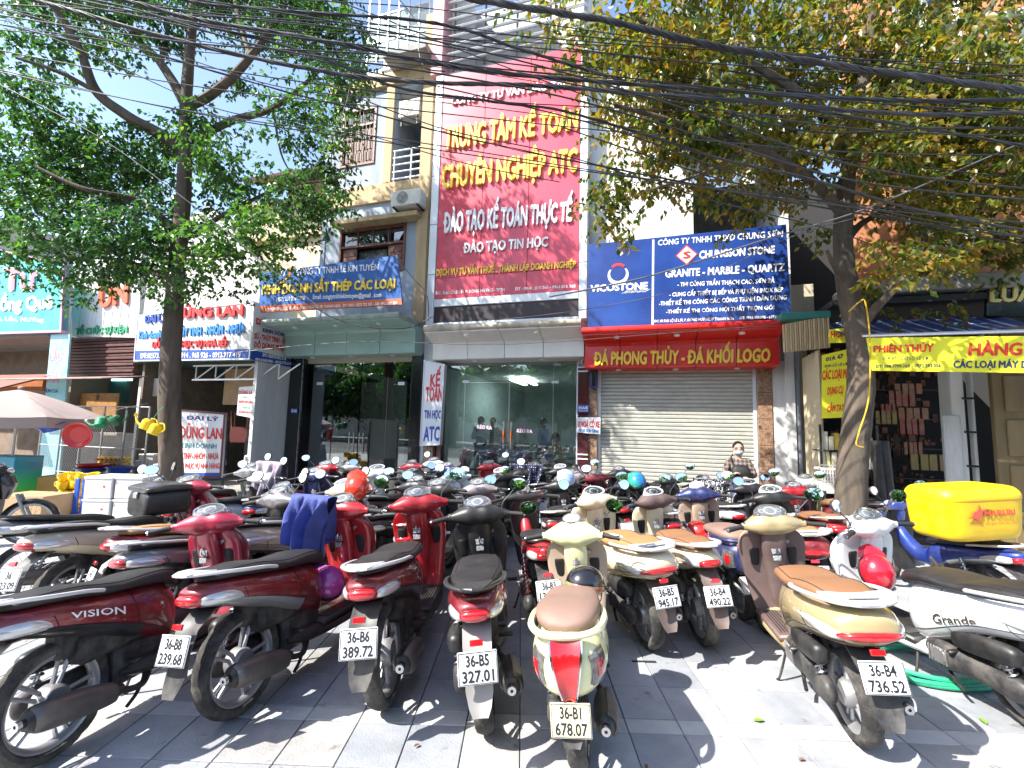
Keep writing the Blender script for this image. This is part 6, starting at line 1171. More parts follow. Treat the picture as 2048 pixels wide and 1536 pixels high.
# ================================================================ people
sk=mat('skin',(.50,.31,.22),.5); hairm=mat('hair_black',(.012,.010,.010),.4)
def skin(name,V3,E,Rr,m,parent,sub=2,sc=None):
    me=bpy.data.meshes.new(name); me.from_pydata(V3,E,[]); me.materials.append(m); o=bpy.data.objects.new(name,me); COL.objects.link(o); o.parent=parent
    md=o.modifiers.new('s','SKIN'); md.use_smooth_shade=True; d=me.skin_vertices[0].data
    for i,r in enumerate(Rr): d[i].radius=(r,r) if not isinstance(r,tuple) else r; d[i].use_root=(i==0)
    s=o.modifiers.new('u','SUBSURF'); s.levels=sub; s.render_levels=sub; return o
def person(label,loc,rz,shirt,trousers=None,sit=False,arms='rest',mask=True,longhair=False,sc=1.,group=None,skirt=False):
    t=thing('person',label,'person',loc,(0,0,R(rz)),group,sc); z=-.37 if sit else 0.
    trousers=trousers or mat('jeans',(.035,.055,.11),.8,var=.2)
    P=dict(pel=(0,0,.92+z),wst=(0,-.01,1.04+z),chs=(0,0,1.22+z),nkb=(0,.01,1.37+z),nck=(0,0,1.42+z),hd1=(0,-.015,1.49+z),hd2=(0,-.02,1.56+z))
    for s,n in ((-1,'l'),(1,'r')):
        P['sh'+n]=(s*.155,.01,1.34+z); 
        if arms=='rest': P['el'+n]=(s*.21,.03,1.08+z); P['wr'+n]=(s*.17,-.16,.93+z)
        elif arms=='cross': P['el'+n]=(s*.23,-.06,1.10+z); P['wr'+n]=(-s*.02,-.25,1.12+z+s*.03)
        elif arms=='phone': P['el'+n]=(s*.20,-.03,1.09+z); P['wr'+n]=(s*.06,-.26,1.16+z)
        P['hp'+n]=(s*.085,0,.87+z)
        if sit: P['kn'+n]=(s*.13,-.42,.50); P['an'+n]=(s*.13,-.40,.09); P['to'+n]=(s*.14,-.53,.045)
        else: P['kn'+n]=(s*.095,-.02,.48); P['an'+n]=(s*.10,.02,.09); P['to'+n]=(s*.115,-.12,.045)
    Rd=dict(pel=.115,wst=.10,chs=(.135,.10),nkb=.07,nck=.048,hd1=.072,hd2=.078,shl=.055,shr=.055,ell=.040,elr=.040,wrl=.026,wrr=.026,hpl=.085,hpr=.085,knl=.055,knr=.055,anl=.036,anr=.036,tol=.03,tor=.03)
    names=list(P); ix={n:i for i,n in enumerate(names)}
    E=[('pel','wst'),('wst','chs'),('chs','nkb'),('nkb','nck'),('nck','hd1'),('hd1','hd2')]
    for n in 'lr': E+=[('chs','sh'+n),('sh'+n,'el'+n),('el'+n,'wr'+n),('pel','hp'+n),('hp'+n,'kn'+n),('kn'+n,'an'+n),('an'+n,'to'+n)]
    skin('body',[P[n] for n in names],[(ix[a],ix[b]) for a,b in E],[Rd[n] for n in names],sk,t)
    def sub(name,ns,es,grow,m): i2={n:i for i,n in enumerate(ns)}; return skin(name,[P[n] for n in ns],[(i2[a],i2[b]) for a,b in es],[tuple(x+grow for x in Rd[n]) if isinstance(Rd[n],tuple) else Rd[n]+grow for n in ns],m,t)
    sub('shirt',['chs','wst','pel','nkb','shl','ell','wrl','shr','elr','wrr'],[('pel','wst'),('wst','chs'),('chs','nkb')]+[e for n in 'lr' for e in (('chs','sh'+n),('sh'+n,'el'+n),('el'+n,'wr'+n))],.022,shirt)
    sub('trousers',['pel','hpl','knl','anl','hpr','knr','anr'],[e for n in 'lr' for e in (('pel','hp'+n),('hp'+n,'kn'+n),('kn'+n,'an'+n))],.016,trousers)
    hz_=1.545+z
    MB().ell((0,-.015,hz_),.082,.098,.118,20,14).build('face',sk,t)
    MB().ell((0,.012,hz_+.028),.092,.104,.112,20,14,-.35,1).build('hair',hairm,t)
    if longhair: MB().stube([(0,.09,hz_+.03),(.02,.125,hz_-.04),(.035,.12,hz_-.14),(.03,.10,hz_-.22)],(.04,.015),8,12).build('ponytail',hairm,t)
    for s in (-1,1):
        MB().ell((s*.032,-.102,hz_+.012),.014,.008,.006,10,6).build('eye',mat('eye_dark',(.015,.01,.01),.2),t); MB().tube([(s*.018,-.108,hz_+.032),(s*.048,-.098,hz_+.034)],.004,5).build('eyebrow',hairm,t)
        MB().ell((s*.084,0,hz_-.005),.012,.02,.03,8,6).build('ear',sk,t)
        w_=Vector(P['wr'+('l' if s<0 else 'r')]); e_=Vector(P['el'+('l' if s<0 else 'r')]); d=(w_-e_).normalized(); sd_=d.cross(Vector((0,0,1))).normalized(); up=sd_.cross(d)
        hb=MB(); hb.tube([w_-d*.02,w_+d*.03,w_+d*.085],[.024,.036,.030],10,flat=.6)
        for k in range(4): o_=(k-1.5)*.016; L=(.06,.07,.066,.05)[k]; hb.tube([w_+d*.07+sd_*o_,w_+d*(.07+L*.6)+sd_*o_-up*.008,w_+d*(.07+L)+sd_*o_-up*.026],[.009,.0085,.006],6)
        hb.tube([w_+d*.02+sd_*s*.025,w_+d*.05+sd_*s*.045-up*.01,w_+d*.08+sd_*s*.045-up*.02],[.011,.010,.007],6); hb.build('hand',sk,t)
    MB().tube([(0,-.11,hz_+.012),(0,-.125,hz_-.018),(0,-.113,hz_-.026)],[.007,.011,.009],8).build('nose',sk,t)
    if mask: MB().ell((0,-.028,hz_-.045),.078,.096,.062,18,10).build('face_mask',mat('mask_pale',(.62,.68,.76),.8),t)
    else: MB().ell((0,-.098,hz_-.05),.022,.01,.007,10,6).build('mouth',mat('lips',(.35,.10,.09),.5),t)
    for s in (-1,1): MB().box(s*.06,s*.16,-.62 if sit else -.20,-.34 if sit else .08,.0,.075,.03).build('shoe',MATS['rubber'],t)
    return t
def checks(name,c1,c2,sc):
    m=mat(name,c1,.85); t=m.node_tree; b=t.nodes['Principled BSDF']; tc=t.nodes.new('ShaderNodeTexCoord'); r=None; 
    for ax in (0,2):
        sp=t.nodes.new('ShaderNodeSeparateXYZ'); t.links.new(tc.outputs['Object'],sp.inputs[0]); mu=t.nodes.new('ShaderNodeMath'); mu.operation='MULTIPLY'; mu.inputs[1].default_value=sc; t.links.new(sp.outputs[ax],mu.inputs[0]); sn=t.nodes.new('ShaderNodeMath'); sn.operation='SINE'; t.links.new(mu.outputs[0],sn.inputs[0])
        g2=t.nodes.new('ShaderNodeMath'); g2.operation='GREATER_THAN'; g2.inputs[1].default_value=.25; t.links.new(sn.outputs[0],g2.inputs[0]); m2=t.nodes.new('ShaderNodeMath'); m2.operation='MULTIPLY'; m2.inputs[1].default_value=.5; t.links.new(g2.outputs[0],m2.inputs[0])
        if r: ad=t.nodes.new('ShaderNodeMath'); ad.operation='ADD'; t.links.new(r.outputs[0],ad.inputs[0]); t.links.new(m2.outputs[0],ad.inputs[1]); r=ad
        else: r=m2
    mx=t.nodes.new('ShaderNodeMix'); mx.data_type='RGBA'; mx.inputs['A'].default_value=(*c1,1); mx.inputs['B'].default_value=(*c2,1); t.links.new(r.outputs[0],mx.inputs['Factor']); t.links.new(mx.outputs['Result'],b.inputs['Base Color']); return m
pl=checks('plaid_brown',(.05,.04,.04),(.26,.20,.16),95)
c=atY(1487,940,7.75); c.z=.27
wm=person('woman in brown plaid shirt and face mask seated before the roller shutter',(c.x,c.y,.27),-18,pl,None,True,'cross',True,True,1.0)
bg_=thing('shoulder_bag','black bag hugged by the masked woman in plaid','bag',(c.x,c.y,.27),(0,0,R(-18))); Loft([(.62,0,.06,-.23,-.15,3),(.66,0,.13,-.27,-.12,3),(.78,0,.15,-.29,-.11,3),(.88,0,.13,-.27,-.12,3),(.92,0,.06,-.23,-.15,3)],'z').full(14,20).build('bag_body',mat('bag_black',(.014,.014,.015),.6,bump=.3),bg_); MB().stube([(-.10,-.2,.9),(-.14,-.12,1.0),(-.08,.05,1.08)],.012,6,10).build('strap',MATS['rubber'],bg_)
def stool(label,loc,h_,m,rz=0):
    t=thing('plastic_stool',label,'stool',loc,(0,0,R(rz)),'plastic stools'); MB().box(-.14,.14,-.14,.14,h_-.03,h_,.012).build('seat',m,t)
    for sx_ in (-1,1):
        for sy in (-1,1): MB().tube([(sx_*.12,sy*.12,h_-.02),(sx_*.16,sy*.16,0)],[.022,.016],6).build('leg',m,t)
    MB().box(-.13,.13,-.13,.13,h_*.35,h_*.38,.004).build('brace',m,t)
redp=mat('plastic_red',(.52,.02,.02),.35,coat=.3); whp=mat('plastic_white',(.72,.72,.70),.4,var=.05); blp=mat('plastic_blue',(.02,.08,.42),.35,coat=.3); grp=mat('plastic_green',(.02,.25,.10),.35,coat=.3); yep=mat('plastic_yellow',(.80,.55,.01),.35,coat=.3)
stool('red stool under the woman in plaid',(c.x,c.y+.04,.0),.72,redp)
lightblue=mat('shirt_lightblue',(.30,.45,.60),.8); polo=mat('polo_blue',(.02,.12,.45),.8); must=mat('shirt_mustard',(.45,.30,.05),.8); lil=mat('shirt_lilac',(.35,.33,.42),.8); plk=checks('plaid_pink',(.10,.06,.09),(.45,.38,.42),80)
def inside(px,py,o,label,sh,**k):
    u,z=U(px,py,o); p=FM@Vector((u,-o,.30)); return person(label,tuple(p),k.pop('rz',-10),sh,sc=k.pop('sc',1.02),**k)
inside(966,860,-2.0,'person in light blue shirt and mask standing behind the left glass door',lightblue,arms='phone')
inside(990,860,-3.0,'person in checked shirt standing just behind the one in light blue',checks('plaid_bw',(.03,.03,.04),(.25,.26,.3),90),mask=False)
inside(1092,860,-2.4,'person in blue polo with red collar standing behind the right glass door',polo,rz=60)
inside(1050,905,-1.3,'person in pink checked shirt seated with back to the glass',plk,sit=True,rz=170,mask=False,longhair=True)
inside(1010,905,-1.6,'person in pale lilac shirt seated behind the orange handles',lil,sit=True,rz=150,mask=False)
inside(1118,905,-1.6,'person in mustard top seated by the right pane of glass',must,sit=True,rz=120,mask=False,longhair=True)
inside(1003,880,-3.6,'person in dark red top and blue mask seated at the rear desk',mat('shirt_maroon',(.2,.03,.03),.8),sit=True)
def chair_in(px,o,label):
    u,_=U(px,900,o); t=FT('folding_chair',label,'chair',u,.3,o,'blue folding chairs inside the glass shop'); t.part('seat',fb(u-.2,u+.2,.74,.77,o-.2,o+.2,.01),blp); t.part('backrest',fb(u-.2,u+.2,1.0,1.2,o+.18,o+.21,.01),blp)
    for s in (-.17,.17): t.part('frame',MB().cyl((u+s,-o-.22,1.2),(u+s,-o+.2,.3),.012,8),steel); t.part('frame',MB().cyl((u+s,-o+.2,.74),(u+s,-o-.2,.3),.012,8),steel)
for px,o,l in ((985,-1.1,'blue folding chair at the left behind the glass door'),(1052,-.9,'blue folding chair under the person in pink checks'),(1098,-.9,'blue folding chair at the right behind the glass door')): chair_in(px,o,l)
for px,o,l in ((960,-2.6,'white desk at the left inside the glass shop'),(1075,-3.2,'white desk in the middle of the glass shop'),(1135,-.9,'glass counter with green edge by the right pane')):
    u,_=U(px,900,o); t=FT('desk',l,'desk',u,.3,o); t.part('top',fb(u-.6,u+.6,1.03,1.06,o-.35,o+.3,.006),grp if 'green' in l else whp)
    for s in (-.55,.55): t.part('leg',fb(u+s-.02,u+s+.02,.3,1.03,o-.3,o+.25,0),steel)
# ================================================================ street goods at the left
um=thing('parasol','large greyish pink parasol with white pole at the left edge','parasol',(0,0,0)); uc=atY(45,813,9.3); um.location=(uc.x,uc.y,0); H_=uc.z; Rr_=1.5; n=8; can=MB(); zz=.55; H_-=.15
pm=mat('parasol_cloth',(.34,.27,.25),.8,var=.08,vscale=2)
sg=48
def prt(i,q_): a=2*PI*i/sg+.3; ph=((i%(sg//n))/(sg/n)); scal=1-.07*math.sin(PI*ph); return (Rr_*q_*math.cos(a)*(1-(1-scal)*q_),Rr_*q_*math.sin(a)*(1-(1-scal)*q_),H_-zz*q_**1.25-.03*math.sin(PI*ph)*q_)
can.rings([[prt(i,q_) for i in range(sg)] for q_ in (.01,.2,.4,.6,.8,1.)],False); can.rings([[prt(i,1.) for i in range(sg)],[(lambda p:(p[0]*1.01,p[1]*1.01,p[2]-.20))(prt(i,1.)) for i in range(sg)]],False)
can.build('canopy',pm,um,True,ang=20); MB().cyl((0,0,0),(0,0,H_+.05),.025,12).build('pole',whp,um); MB().ell((0,0,H_+.03),.05,.05,.04).build('finial',conc,um); MB().lathe([(.001,.0),(.28,0),(.28,.08),(.05,.12),(.04,.3),(.001,.3)],20).build('base',conc,um)
for i in range(8): a=2*PI*i/8+.3; MB().cyl((0,0,H_-.06),(Rr_*.97*math.cos(a),Rr_*.97*math.sin(a),H_-zz-.03),.008,5).build('rib',steel,um)
# fence
fz=FT('mesh_fence','chain link fence on steel posts behind the hanging basins','fence',U(85,960,DLo+.5)[0],0,DLo+.5); o_=DLo+.5; fa,fb_=U(85,950,o_)[0],U(298,950,o_)[0]; ft_=U(200,852,o_)[1]
for i in range(6): u=fa+(fb_-fa)*i/5; fz.part('post',MB().cyl((u,-o_,0),(u,-o_,ft_),.022,8),MATS['alloy'])
for z in (.35,1.0,ft_-.02): fz.part('rail',MB().cyl((fa,-o_,z),(fb_,-o_,z),.014,6),MATS['alloy'])
ms=MB(); 
for i in range(int((fb_-fa)/.09)+14):
    for s in (1,-1):
        u=fa+(i-14 if s>0 else i)*.09; a=u; b=u+s*(ft_-.35); za_,zb2=.35,ft_
        if a<fa: za_+=(fa-a); a=fa
        if s<0 and b<fa: zb2-=(fa-b); b=fa
        if b>fb_: zb2-=(b-fb_); b=fb_
        if za_<zb2 and a<fb_: ms.tube([(a,-o_,za_),(b,-o_,zb2)],.004,3)
fz.part('chain_link',ms,MATS['alloy'],smooth=False,kind='stuff')
def at_item(px,py,Y): return atY(px,py,Y)
def boxthing(name,label,cat,c,w_,d_,h_,m,rz=0,group=None,lid=None,flap=False):
    t=thing(name,label,cat,tuple(c),(0,0,R(rz)),group); MB().box(-w_/2,w_/2,-d_/2,d_/2,0,h_,.012).build('box_body',m,t)
    if lid: MB().box(-w_/2-.012,w_/2+.012,-d_/2-.012,d_/2+.012,h_-.01,h_+.03,.012).build('lid',lid,t)
    if flap:
        MB().box(-.03,.03,-d_/2-.002,d_/2+.002,h_,h_+.002).build('tape',mat('tape',(.45,.33,.18),.3),t)
    return t
card=mat('cardboard',(.40,.26,.14),.85,var=.15,vscale=4,bump=.1); card2=mat('cardboard_orange',(.46,.27,.08),.85,var=.15)
p=G(82,1085); boxthing('cardboard_box','largest brown cardboard box on the pavement at the left edge','box',p,.85,.5,.42,card,-5,flap=True)
p=G(105,1056); boxthing('cardboard_box','orange cardboard box behind the largest brown box','box',p+Vector((0,.2,0)),.5,.45,.55,card2,8,flap=True)
p=G(55,1050); boxthing('cardboard_box','pale cardboard box between the green printed sheet and the orange box','box',p+Vector((0,.3,0)),.4,.45,.42,card,0,flap=True)
gp=mat('print_leaf',(.02,.30,.32),.35,coat=.3); t_=gp.node_tree; tc=t_.nodes.new('ShaderNodeTexCoord'); sp=t_.nodes.new('ShaderNodeSeparateXYZ'); t_.links.new(tc.outputs['Object'],sp.inputs[0]); cr2=t_.nodes.new('ShaderNodeValToRGB'); e_=cr2.color_ramp.elements; e_[0].position=.15; e_[0].color=(.12,.55,.02,1); e_[1].position=.75; e_[1].color=(.01,.22,.30,1); e2=e_.new(.45); e2.color=(.03,.45,.15,1); t_.links.new(sp.outputs[2],cr2.inputs[0]); t_.links.new(cr2.outputs[0],t_.nodes['Principled BSDF'].inputs['Base Color'])
p=G(20,1062); pt=boxthing('printed_bin','bright green and blue printed plastic container at the left edge','container',p,.85,.5,.95,gp,-4)
p=G(175,1078); ws=mat('white_box',(.66,.64,.62),.3,coat=.3,var=.05)
for k,(dx,dz,l) in enumerate(((0,0,'white storage box, lower left of the stack beside the blue poles'),(.47,0,'white storage box, lower right of the stack with a red dot'),(0,.37,'white storage box, upper left of the stack behind the blue poles'),(.47,.37,'white storage box, upper right of the stack under the round mirror'))):
    q_=G(222,1078); b=boxthing('storage_box',l,'storage box',(q_.x+dx,q_.y+.05+dx*.1,dz),.44,.5,.33,ws,3,'white storage boxes',whp); MB().cyl((.1,-.251,.2),(.1,-.254,.2),.018,10).build('red_sticker',redp,b)
for k,(px,l) in enumerate(((162,'blue plastic pole before the white boxes, left one'),(177,'blue plastic pole before the white boxes, right one'))):
    p=G(px,1078); o=MB().box(-.035,.035,-.02,.02,0,.66,.006).build('plastic_pole',blp,None); o.location=p; tag(o,l,'pole')
for k,m_ in enumerate((blp,mat('plastic_pink',(.45,.05,.15),.4),mat('plastic_teal',(.02,.35,.40),.4),grp)):
    p=G(150,1080); o=MB().stube([(-.35,0,0),(0,.03,.03),(.3,0,.09)],.02,8,12,.6).build('plastic_mat',m_,None); o.location=(p.x+.02*k,p.y+.04*k,.02+.032*k); tag(o,('blue rolled plastic mat, lowest of the coloured pile','pink rolled plastic mat in the coloured pile','teal rolled plastic mat in the coloured pile','green rolled plastic mat, top of the coloured pile')[k],'mat','coloured mats before the yellow pots')
def basin(label,loc,r,h_,m,rot=(0,0,0),group=None,cat='basin',name='plastic_basin'):
    t=thing(name,label,cat,tuple(loc),rot,group); MB().lathe([(.001,0),(r*.72,0),(r*.97,h_),(r*1.06,h_+.004),(r*1.06,h_-.012),(r*.99,h_-.012),(r*.9,h_-.01),(r*.66,.012),(.001,.012)],28).build('bowl',m,t); MB().lathe([(r*.74,.012),(r*.76,.02),(r*.72,.012)],24).build('foot_ring',m,t); return t
q=random.Random(4); k=0
for row in range(5):
    for i in range(4):
        p=G(140,1070); x=p.x-.12+.17*i+.06*(row%2); z=.14*row; pt_=thing('plastic_pot','yellow plastic pot in the heap left of the white storage boxes','pot',(x,p.y+.05+q.uniform(-.06,.06),z),(R(q.uniform(-15,15)),R(q.uniform(-15,15)),q.uniform(0,6)),'heap of yellow pots')
        MB().lathe([(.001,0),(.07,0),(.10,.07),(.095,.13),(.105,.14),(.085,.135),(.06,.02),(.001,.015)],18).build('pot_body',yep,pt_); MB().stube([(.09,0,.11),(.15,0,.10),(.14,0,.04),(.085,0,.04)],.01,6,8).build('handle',yep,pt_)
tb_=thing('low_table','grey low table carrying the yellow bottles','table',G(190,1030)+Vector((0,.9,0))); 
MB().box(-.75,.9,-.3,.3,.50,.54,.01).build('top',conc,tb_)
for x in (-.65,.8):
    for y in (-.25,.25): MB().box(x-.02,x+.02,y-.02,y+.02,0,.5).build('leg',steel,tb_)
b0=tb_.location
for i in range(12):
    x=b0.x-.5+.075*(i%6)*1.5; z=.545+.12*(i//6); t=thing('plastic_bottle','yellow bottle with red cap, %s row on the grey table'%('lower','upper')[i//6],'bottle',(x,b0.y-.1,z+.055),(R(90),0,0),'yellow bottles with red caps')
    MB().lathe([(.001,-.12),(.05,-.12),(.054,-.1),(.054,.08),(.02,.12),(.02,.14),(.001,.14)],14).build('bottle_body',yep,t); MB().lathe([(.001,.18),(.026,.18),(.026,.14),(.001,.14)],12).build('cap',redp,t)
for i,(dx,z) in enumerate(((.55,.545),(.62,.70))): boxthing('food_box',('white food box on the right end of the grey table','white food box stacked on top of the other at the table end')[i],'box',(b0.x+dx,b0.y-.05,z),.34,.3,.14,ws,4*i,lid=whp)
p=G(306,1040)+Vector((0,.6,0))
for i in range(6):
    z=.12*i; t=boxthing('red_tub',['red tub at the bottom of the stack left of the green tree trunk','second red tub from the bottom left of the trunk','third red tub from the bottom left of the trunk','fourth red tub from the bottom left of the trunk','fifth red tub, just under the topmost, left of the trunk','topmost red tub of the stack left of the trunk'][i],'tub',(p.x,p.y,z),.52,.40,.115,redp,i*3,'stack of red tubs',whp if i in(3,5) else redp)
wbk=thing('wire_basket','wire basket holding blue and red tubs near the left edge','basket',G(122,1040)+Vector((0,.8,0))); 
for i in range(14): a=2*PI*i/14; MB().cyl((.26*math.cos(a),.26*math.sin(a),0),(.30*math.cos(a),.30*math.sin(a),.45),.006,5).build('basket_bar',steel,wbk)
for z in (.02,.22,.44): MB().lathe([(.29,z),(.30,z+.008),(.295,z-.006)],24).build('basket_hoop',steel,wbk)
l_=wbk.location; basin('dark blue basin on the wire basket',(l_.x,l_.y,.46),.31,.10,blp); basin('red basin on top of the wire basket',(l_.x,l_.y,.54),.30,.10,redp); basin('blue basin standing right of the wire basket',(l_.x+.62,l_.y,.46),.26,.14,blp)
boxthing('cardboard_box','cardboard box holding up the blue basin right of the wire basket','box',(l_.x+.62,l_.y,0),.45,.4,.45,card)
hg=atY(165,912,8.9); basin('red round basin hanging upright before the chain link fence',hg+Vector((0,0,0)),.235,.07,redp,(R(100),0,R(15)),'hanging goods'); 
hg=atY(113,905,8.9); basin('blue basin hanging under the parasol rim',hg,.22,.12,blp,(R(20),R(-10),0),'hanging goods')
def can(label,loc,m,rot): 
    t=thing('watering_can',label,'watering can',tuple(loc),rot,'hanging goods'); MB().lathe([(.001,-.09),(.09,-.09),(.10,.05),(.07,.09),(.001,.09)],18).build('can_body',m,t); MB().stube([(.08,0,-.06),(.18,0,-.02),(.27,0,.07)],(.022,.012),8,10).build('spout',m,t); MB().lathe([(.001,.0),(.035,0),(.02,-.03),(.001,-.03)],12,'x',(.28,0,.08)).build('rose',whp if 'bright' in label else m,t); MB().stube([(-.09,0,-.04),(-.17,0,.02),(-.10,0,.12),(0,0,.11)],.012,6,12).build('handle',m,t)
can('bright green watering can hanging left before the fence',atY(207,885,8.8),grp,(R(30),R(10),R(190))); can('dark green watering can hanging right before the fence',atY(235,880,8.8),mat('plastic_dkgreen',(.01,.10,.04),.4),(R(30),R(-20),R(10)))
can('yellow watering can hanging left of the tree trunk, upper one',atY(300,885,7.8),yep,(R(10),R(-20),R(180))); can('yellow watering can hanging left of the tree trunk, lower one',atY(316,894,7.8),yep,(R(20),R(-10),R(170)))
wire('green string holding the yellow watering cans on the trunk',[(306,880),(318,862),(330,848)],7.8,.006,grp,'strings'); wire('string line carrying the hanging basins before the fence',[(60,842),(113,868),(165,878),(222,862),(300,842)],8.85,.004,rubg,'strings')
p=G(466,1010)+Vector((0,.9,0)); stool('red stool beside the standing board',(p.x,p.y,0),.45,redp,20); stool('white stool upside on the red stool beside the standing board',(p.x,p.y,.47),.35,whp,25)
p=G(490,1012)+Vector((0,1.0,0)); basin('green tall bin beside the white wall slab',(p.x,p.y,0),.24,.55,mat('plastic_bin',(.02,.12,.10),.4),cat='bin',name='plastic_bin'); basin('blue basin on the green bin',(p.x,p.y,.56),.25,.07,mat('plastic_ltblue',(.2,.4,.7),.4)); basin('red basin on top of the green bin',(p.x,p.y,.63),.25,.09,redp)
ch=thing('plastic_chair','brown plastic chair hung upside down by the shop mouth','chair',tuple(atY(487,880,G(490,1012).y+.9)),(R(180),0,R(20))); brp=mat('plastic_brown',(.16,.04,.025),.4)
MB().box(-.2,.2,-.2,.2,0,.03,.01).build('seat',brp,ch); MB().strip([(.2,.02,.2),(.24,.2,.2),(.27,.4,.17)],.015).build('backrest',brp,ch)
for sx_ in (-1,1):
    for sy in (-1,1): MB().tube([(sx_*.18,sy*.18,0),(sx_*.21,sy*.21,-.4)],[.022,.015],6).build('leg',brp,ch)
pp=G(318,1060); person('person in pale blue shirt seated behind the yellow watering cans',(pp.x-.1,pp.y+1.9,.0),-30,mat('shirt_pale',(.40,.45,.62),.8),None,True,'rest',False)
# ================================================================ the parked bikes
def S(*a,**k):
    r=scooter(*a,**k); ALL.append(r); return r
wr=dict(rail='rail_silver')
S('b1',(-2.240,2.494,-11.0,1.002,0.952),'slim','dark red scooter with lettered flank and black seat, rear wheel nearest the lower left corner',body='paint_darkred',trim='trim_black',shield_inner='paint_magenta',column='paint_magenta',cowl='paint_magenta',steer=25,mirrors=(0,0),text=[('VISION',1,.56,.38,-.02,.22,'letter_white')],mudguard='mudguard_grey')
S('b2',(-1.518,2.886,-16.2,1.037,0.959),'slim','dark red scooter with plate 36-B8 239.68 and a blue jacket over its handlebar',body='paint_darkred',trim='trim_silver',shield_inner='paint_red',column='paint_red',cowl='paint_red',steer=12,mirrors=(0,1),plate=(('36-B8',.105),('239.68',.15)),mudguard='mudguard')
S('b3',(-0.715,3.034,-1.3,1.074,0.981),'slim','dark red scooter with plate 36-B6 389.72 and a pale grab rail',body='paint_darkred',trim='trim_black',shield_inner='paint_red',column='paint_red',cowl='paint_red',steer=18,mirrors=(0,1),plate=(('36-B6',.11),('389.72',.15)),mudguard='mudguard',rail='rail_silver')
S('b4',(-0.104,2.849,2.7,1.039,0.989),'slim','black scooter with dark red tail panels and plate 36-B5 327.01',body='paint_winered',trim='trim_black',shield_inner='inner_black',cowl='inner_black',column='inner_black',rail='rail_black',plate=(('36-B5',.11),('327.01',.15)),mudguard='mudguard_grey',mirrors=(0,1),bezel='bezel_silver')
S('b5',(0.422,2.580,-10.9,0.971,0.992),'classic','pale yellow scooter with brown seat and long red tail light, nearest the camera',body='paint_paleyellow',cowl='paint_paleyellow',shield_inner='inner_tan',column='paint_paleyellow',seat='seat_pinkbrown',floor='inner_tan',lower='inner_tan',rail='paint_paleyellow',plate=(('36-B1',.10),('678.07',.15)),steer=-8,dial='dial_white',dial_ink='dial_ink_dark',bezel='bezel_silver',license_plate='plate_cream',mudguard='mudguard')
S('b6',(0.329,4.006,4.6,1.021,0.998),'under','black and red motorbike with red springs, tail just behind the pale yellow scooter',body='paint_red',cowl='inner_black',column='inner_black',rail='rail_black',spring='spring_red',plate=(('36-B3',.10),('132.05',.15)),mirrors=(1,0))
S('b7',(1.118,3.845,9.5,1.021,0.993),'lead','cream scooter with tan seat and plate 36-B5 945.17',body='paint_cream',cowl='paint_cream',shield_inner='paint_cream',column='paint_cream',seat='seat_camel',trim='paint_cream',mudguard='mudguard_brown',plate=(('36-B5',.11),('945.17',.15)),bezel='bezel_white',dial='dial_dark',steer=10,text=[('LEAD',-1,.33,.45,PI+.30,PI+.05,'letter_dark')])
S('b8',(1.609,3.927,-0.5,1.018,0.996),'slim','cream scooter with brown mudguard, tan seat and plate 36-B4 490.22',body='paint_cream',cowl='inner_brown',shield_inner='paint_cream',column='paint_cream',seat='seat_tan',trim='paint_cream',mudguard='mudguard_brown',plate=(('36-B4',.11),('490.22',.15)),bezel='bezel_white',dial='dial_dark',steer=15,rail='rail_silver')
S('b9',(2.209,4.448,-6.4,1.021,0.998),'classic','navy blue scooter with pinkish brown seat and white heart shaped meter',body='paint_navy',cowl='paint_navy',shield_inner='inner_tan',column='inner_tan',seat='seat_pinkbrown',bezel='bezel_white',dial='dial_white',dial_ink='dial_ink_dark',lower='inner_tan',floor='inner_tan',rail='paint_navy',steer=-12,mirrors=(1,1))
S('b10',(2.012,2.796,-12.4,1.031,0.992),'lead','golden beige scooter with brown leg shield, tan seat and plate 36-B4 736.52',body='paint_gold',cowl='paint_gold',shield_inner='inner_brown',column='inner_brown',seat='seat_tan',trim='inner_brown',mudguard='mudguard',plate=(('36-B4',.11),('736.52',.15)),steer=6,floor='inner_brown',lower='paint_gold',text=[('LEAD',-1,.33,.45,PI+.28,PI+.04,'letter_dark')],bezel='bezel_silver',mirrors=(0,1),shield='mirror_chrome')
S('b11',(2.842,4.408,-18.0,1.018,0.998),'lead','grey scooter with camel seat and plate 36-B7, behind the golden beige scooter',body='paint_winered',cowl='inner_black',shield_inner='inner_black',column='inner_black',seat='seat_camel',trim='trim_silver',plate=(('36-B7',.11),('483.21',.15)),bezel='bezel_white',dial='dial_dark',steer=8,mirrors=(1,0))
S('b12',(3.72,5.3,-14,.99),'slim','dark red scooter with brown seat in front of the folding metal door',body='paint_red',cowl='paint_red',shield_inner='paint_darkred',column='paint_darkred',seat='seat_tan',trim='trim_silver')
S('b13',(3.124,2.876,5.2,1.016,1.001),'lead','white scooter with black seat at the right edge, red helmet on its leg shield',body='paint_white',cowl='paint_white',shield_inner='paint_white',column='paint_white',trim='trim_silver',bezel='bezel_silver',steer=10,rail='rail_silver',lower='paint_white',text=[('Grande',-1,.28,.46,PI+.25,PI-.02,'letter_dark')])
S('b14',(4.42,4.30,-4,.98),'under','blue and green motorbike carrying the yellow delivery box',body='paint_blue',cowl='paint_blue',column='inner_black',trim='trim_silver',steer=15)
S('b15',(-3.434,3.855,-11.4,1.041,1.001),'slim','light beige scooter with black seat at the left edge, behind the two dark red tails',body='paint_lightbeige',cowl='paint_magenta',shield_inner='paint_magenta',column='paint_magenta',trim='paint_cream',plate=(('36',.05),('123.09',.15)),steer=18,mirrors=(1,0))
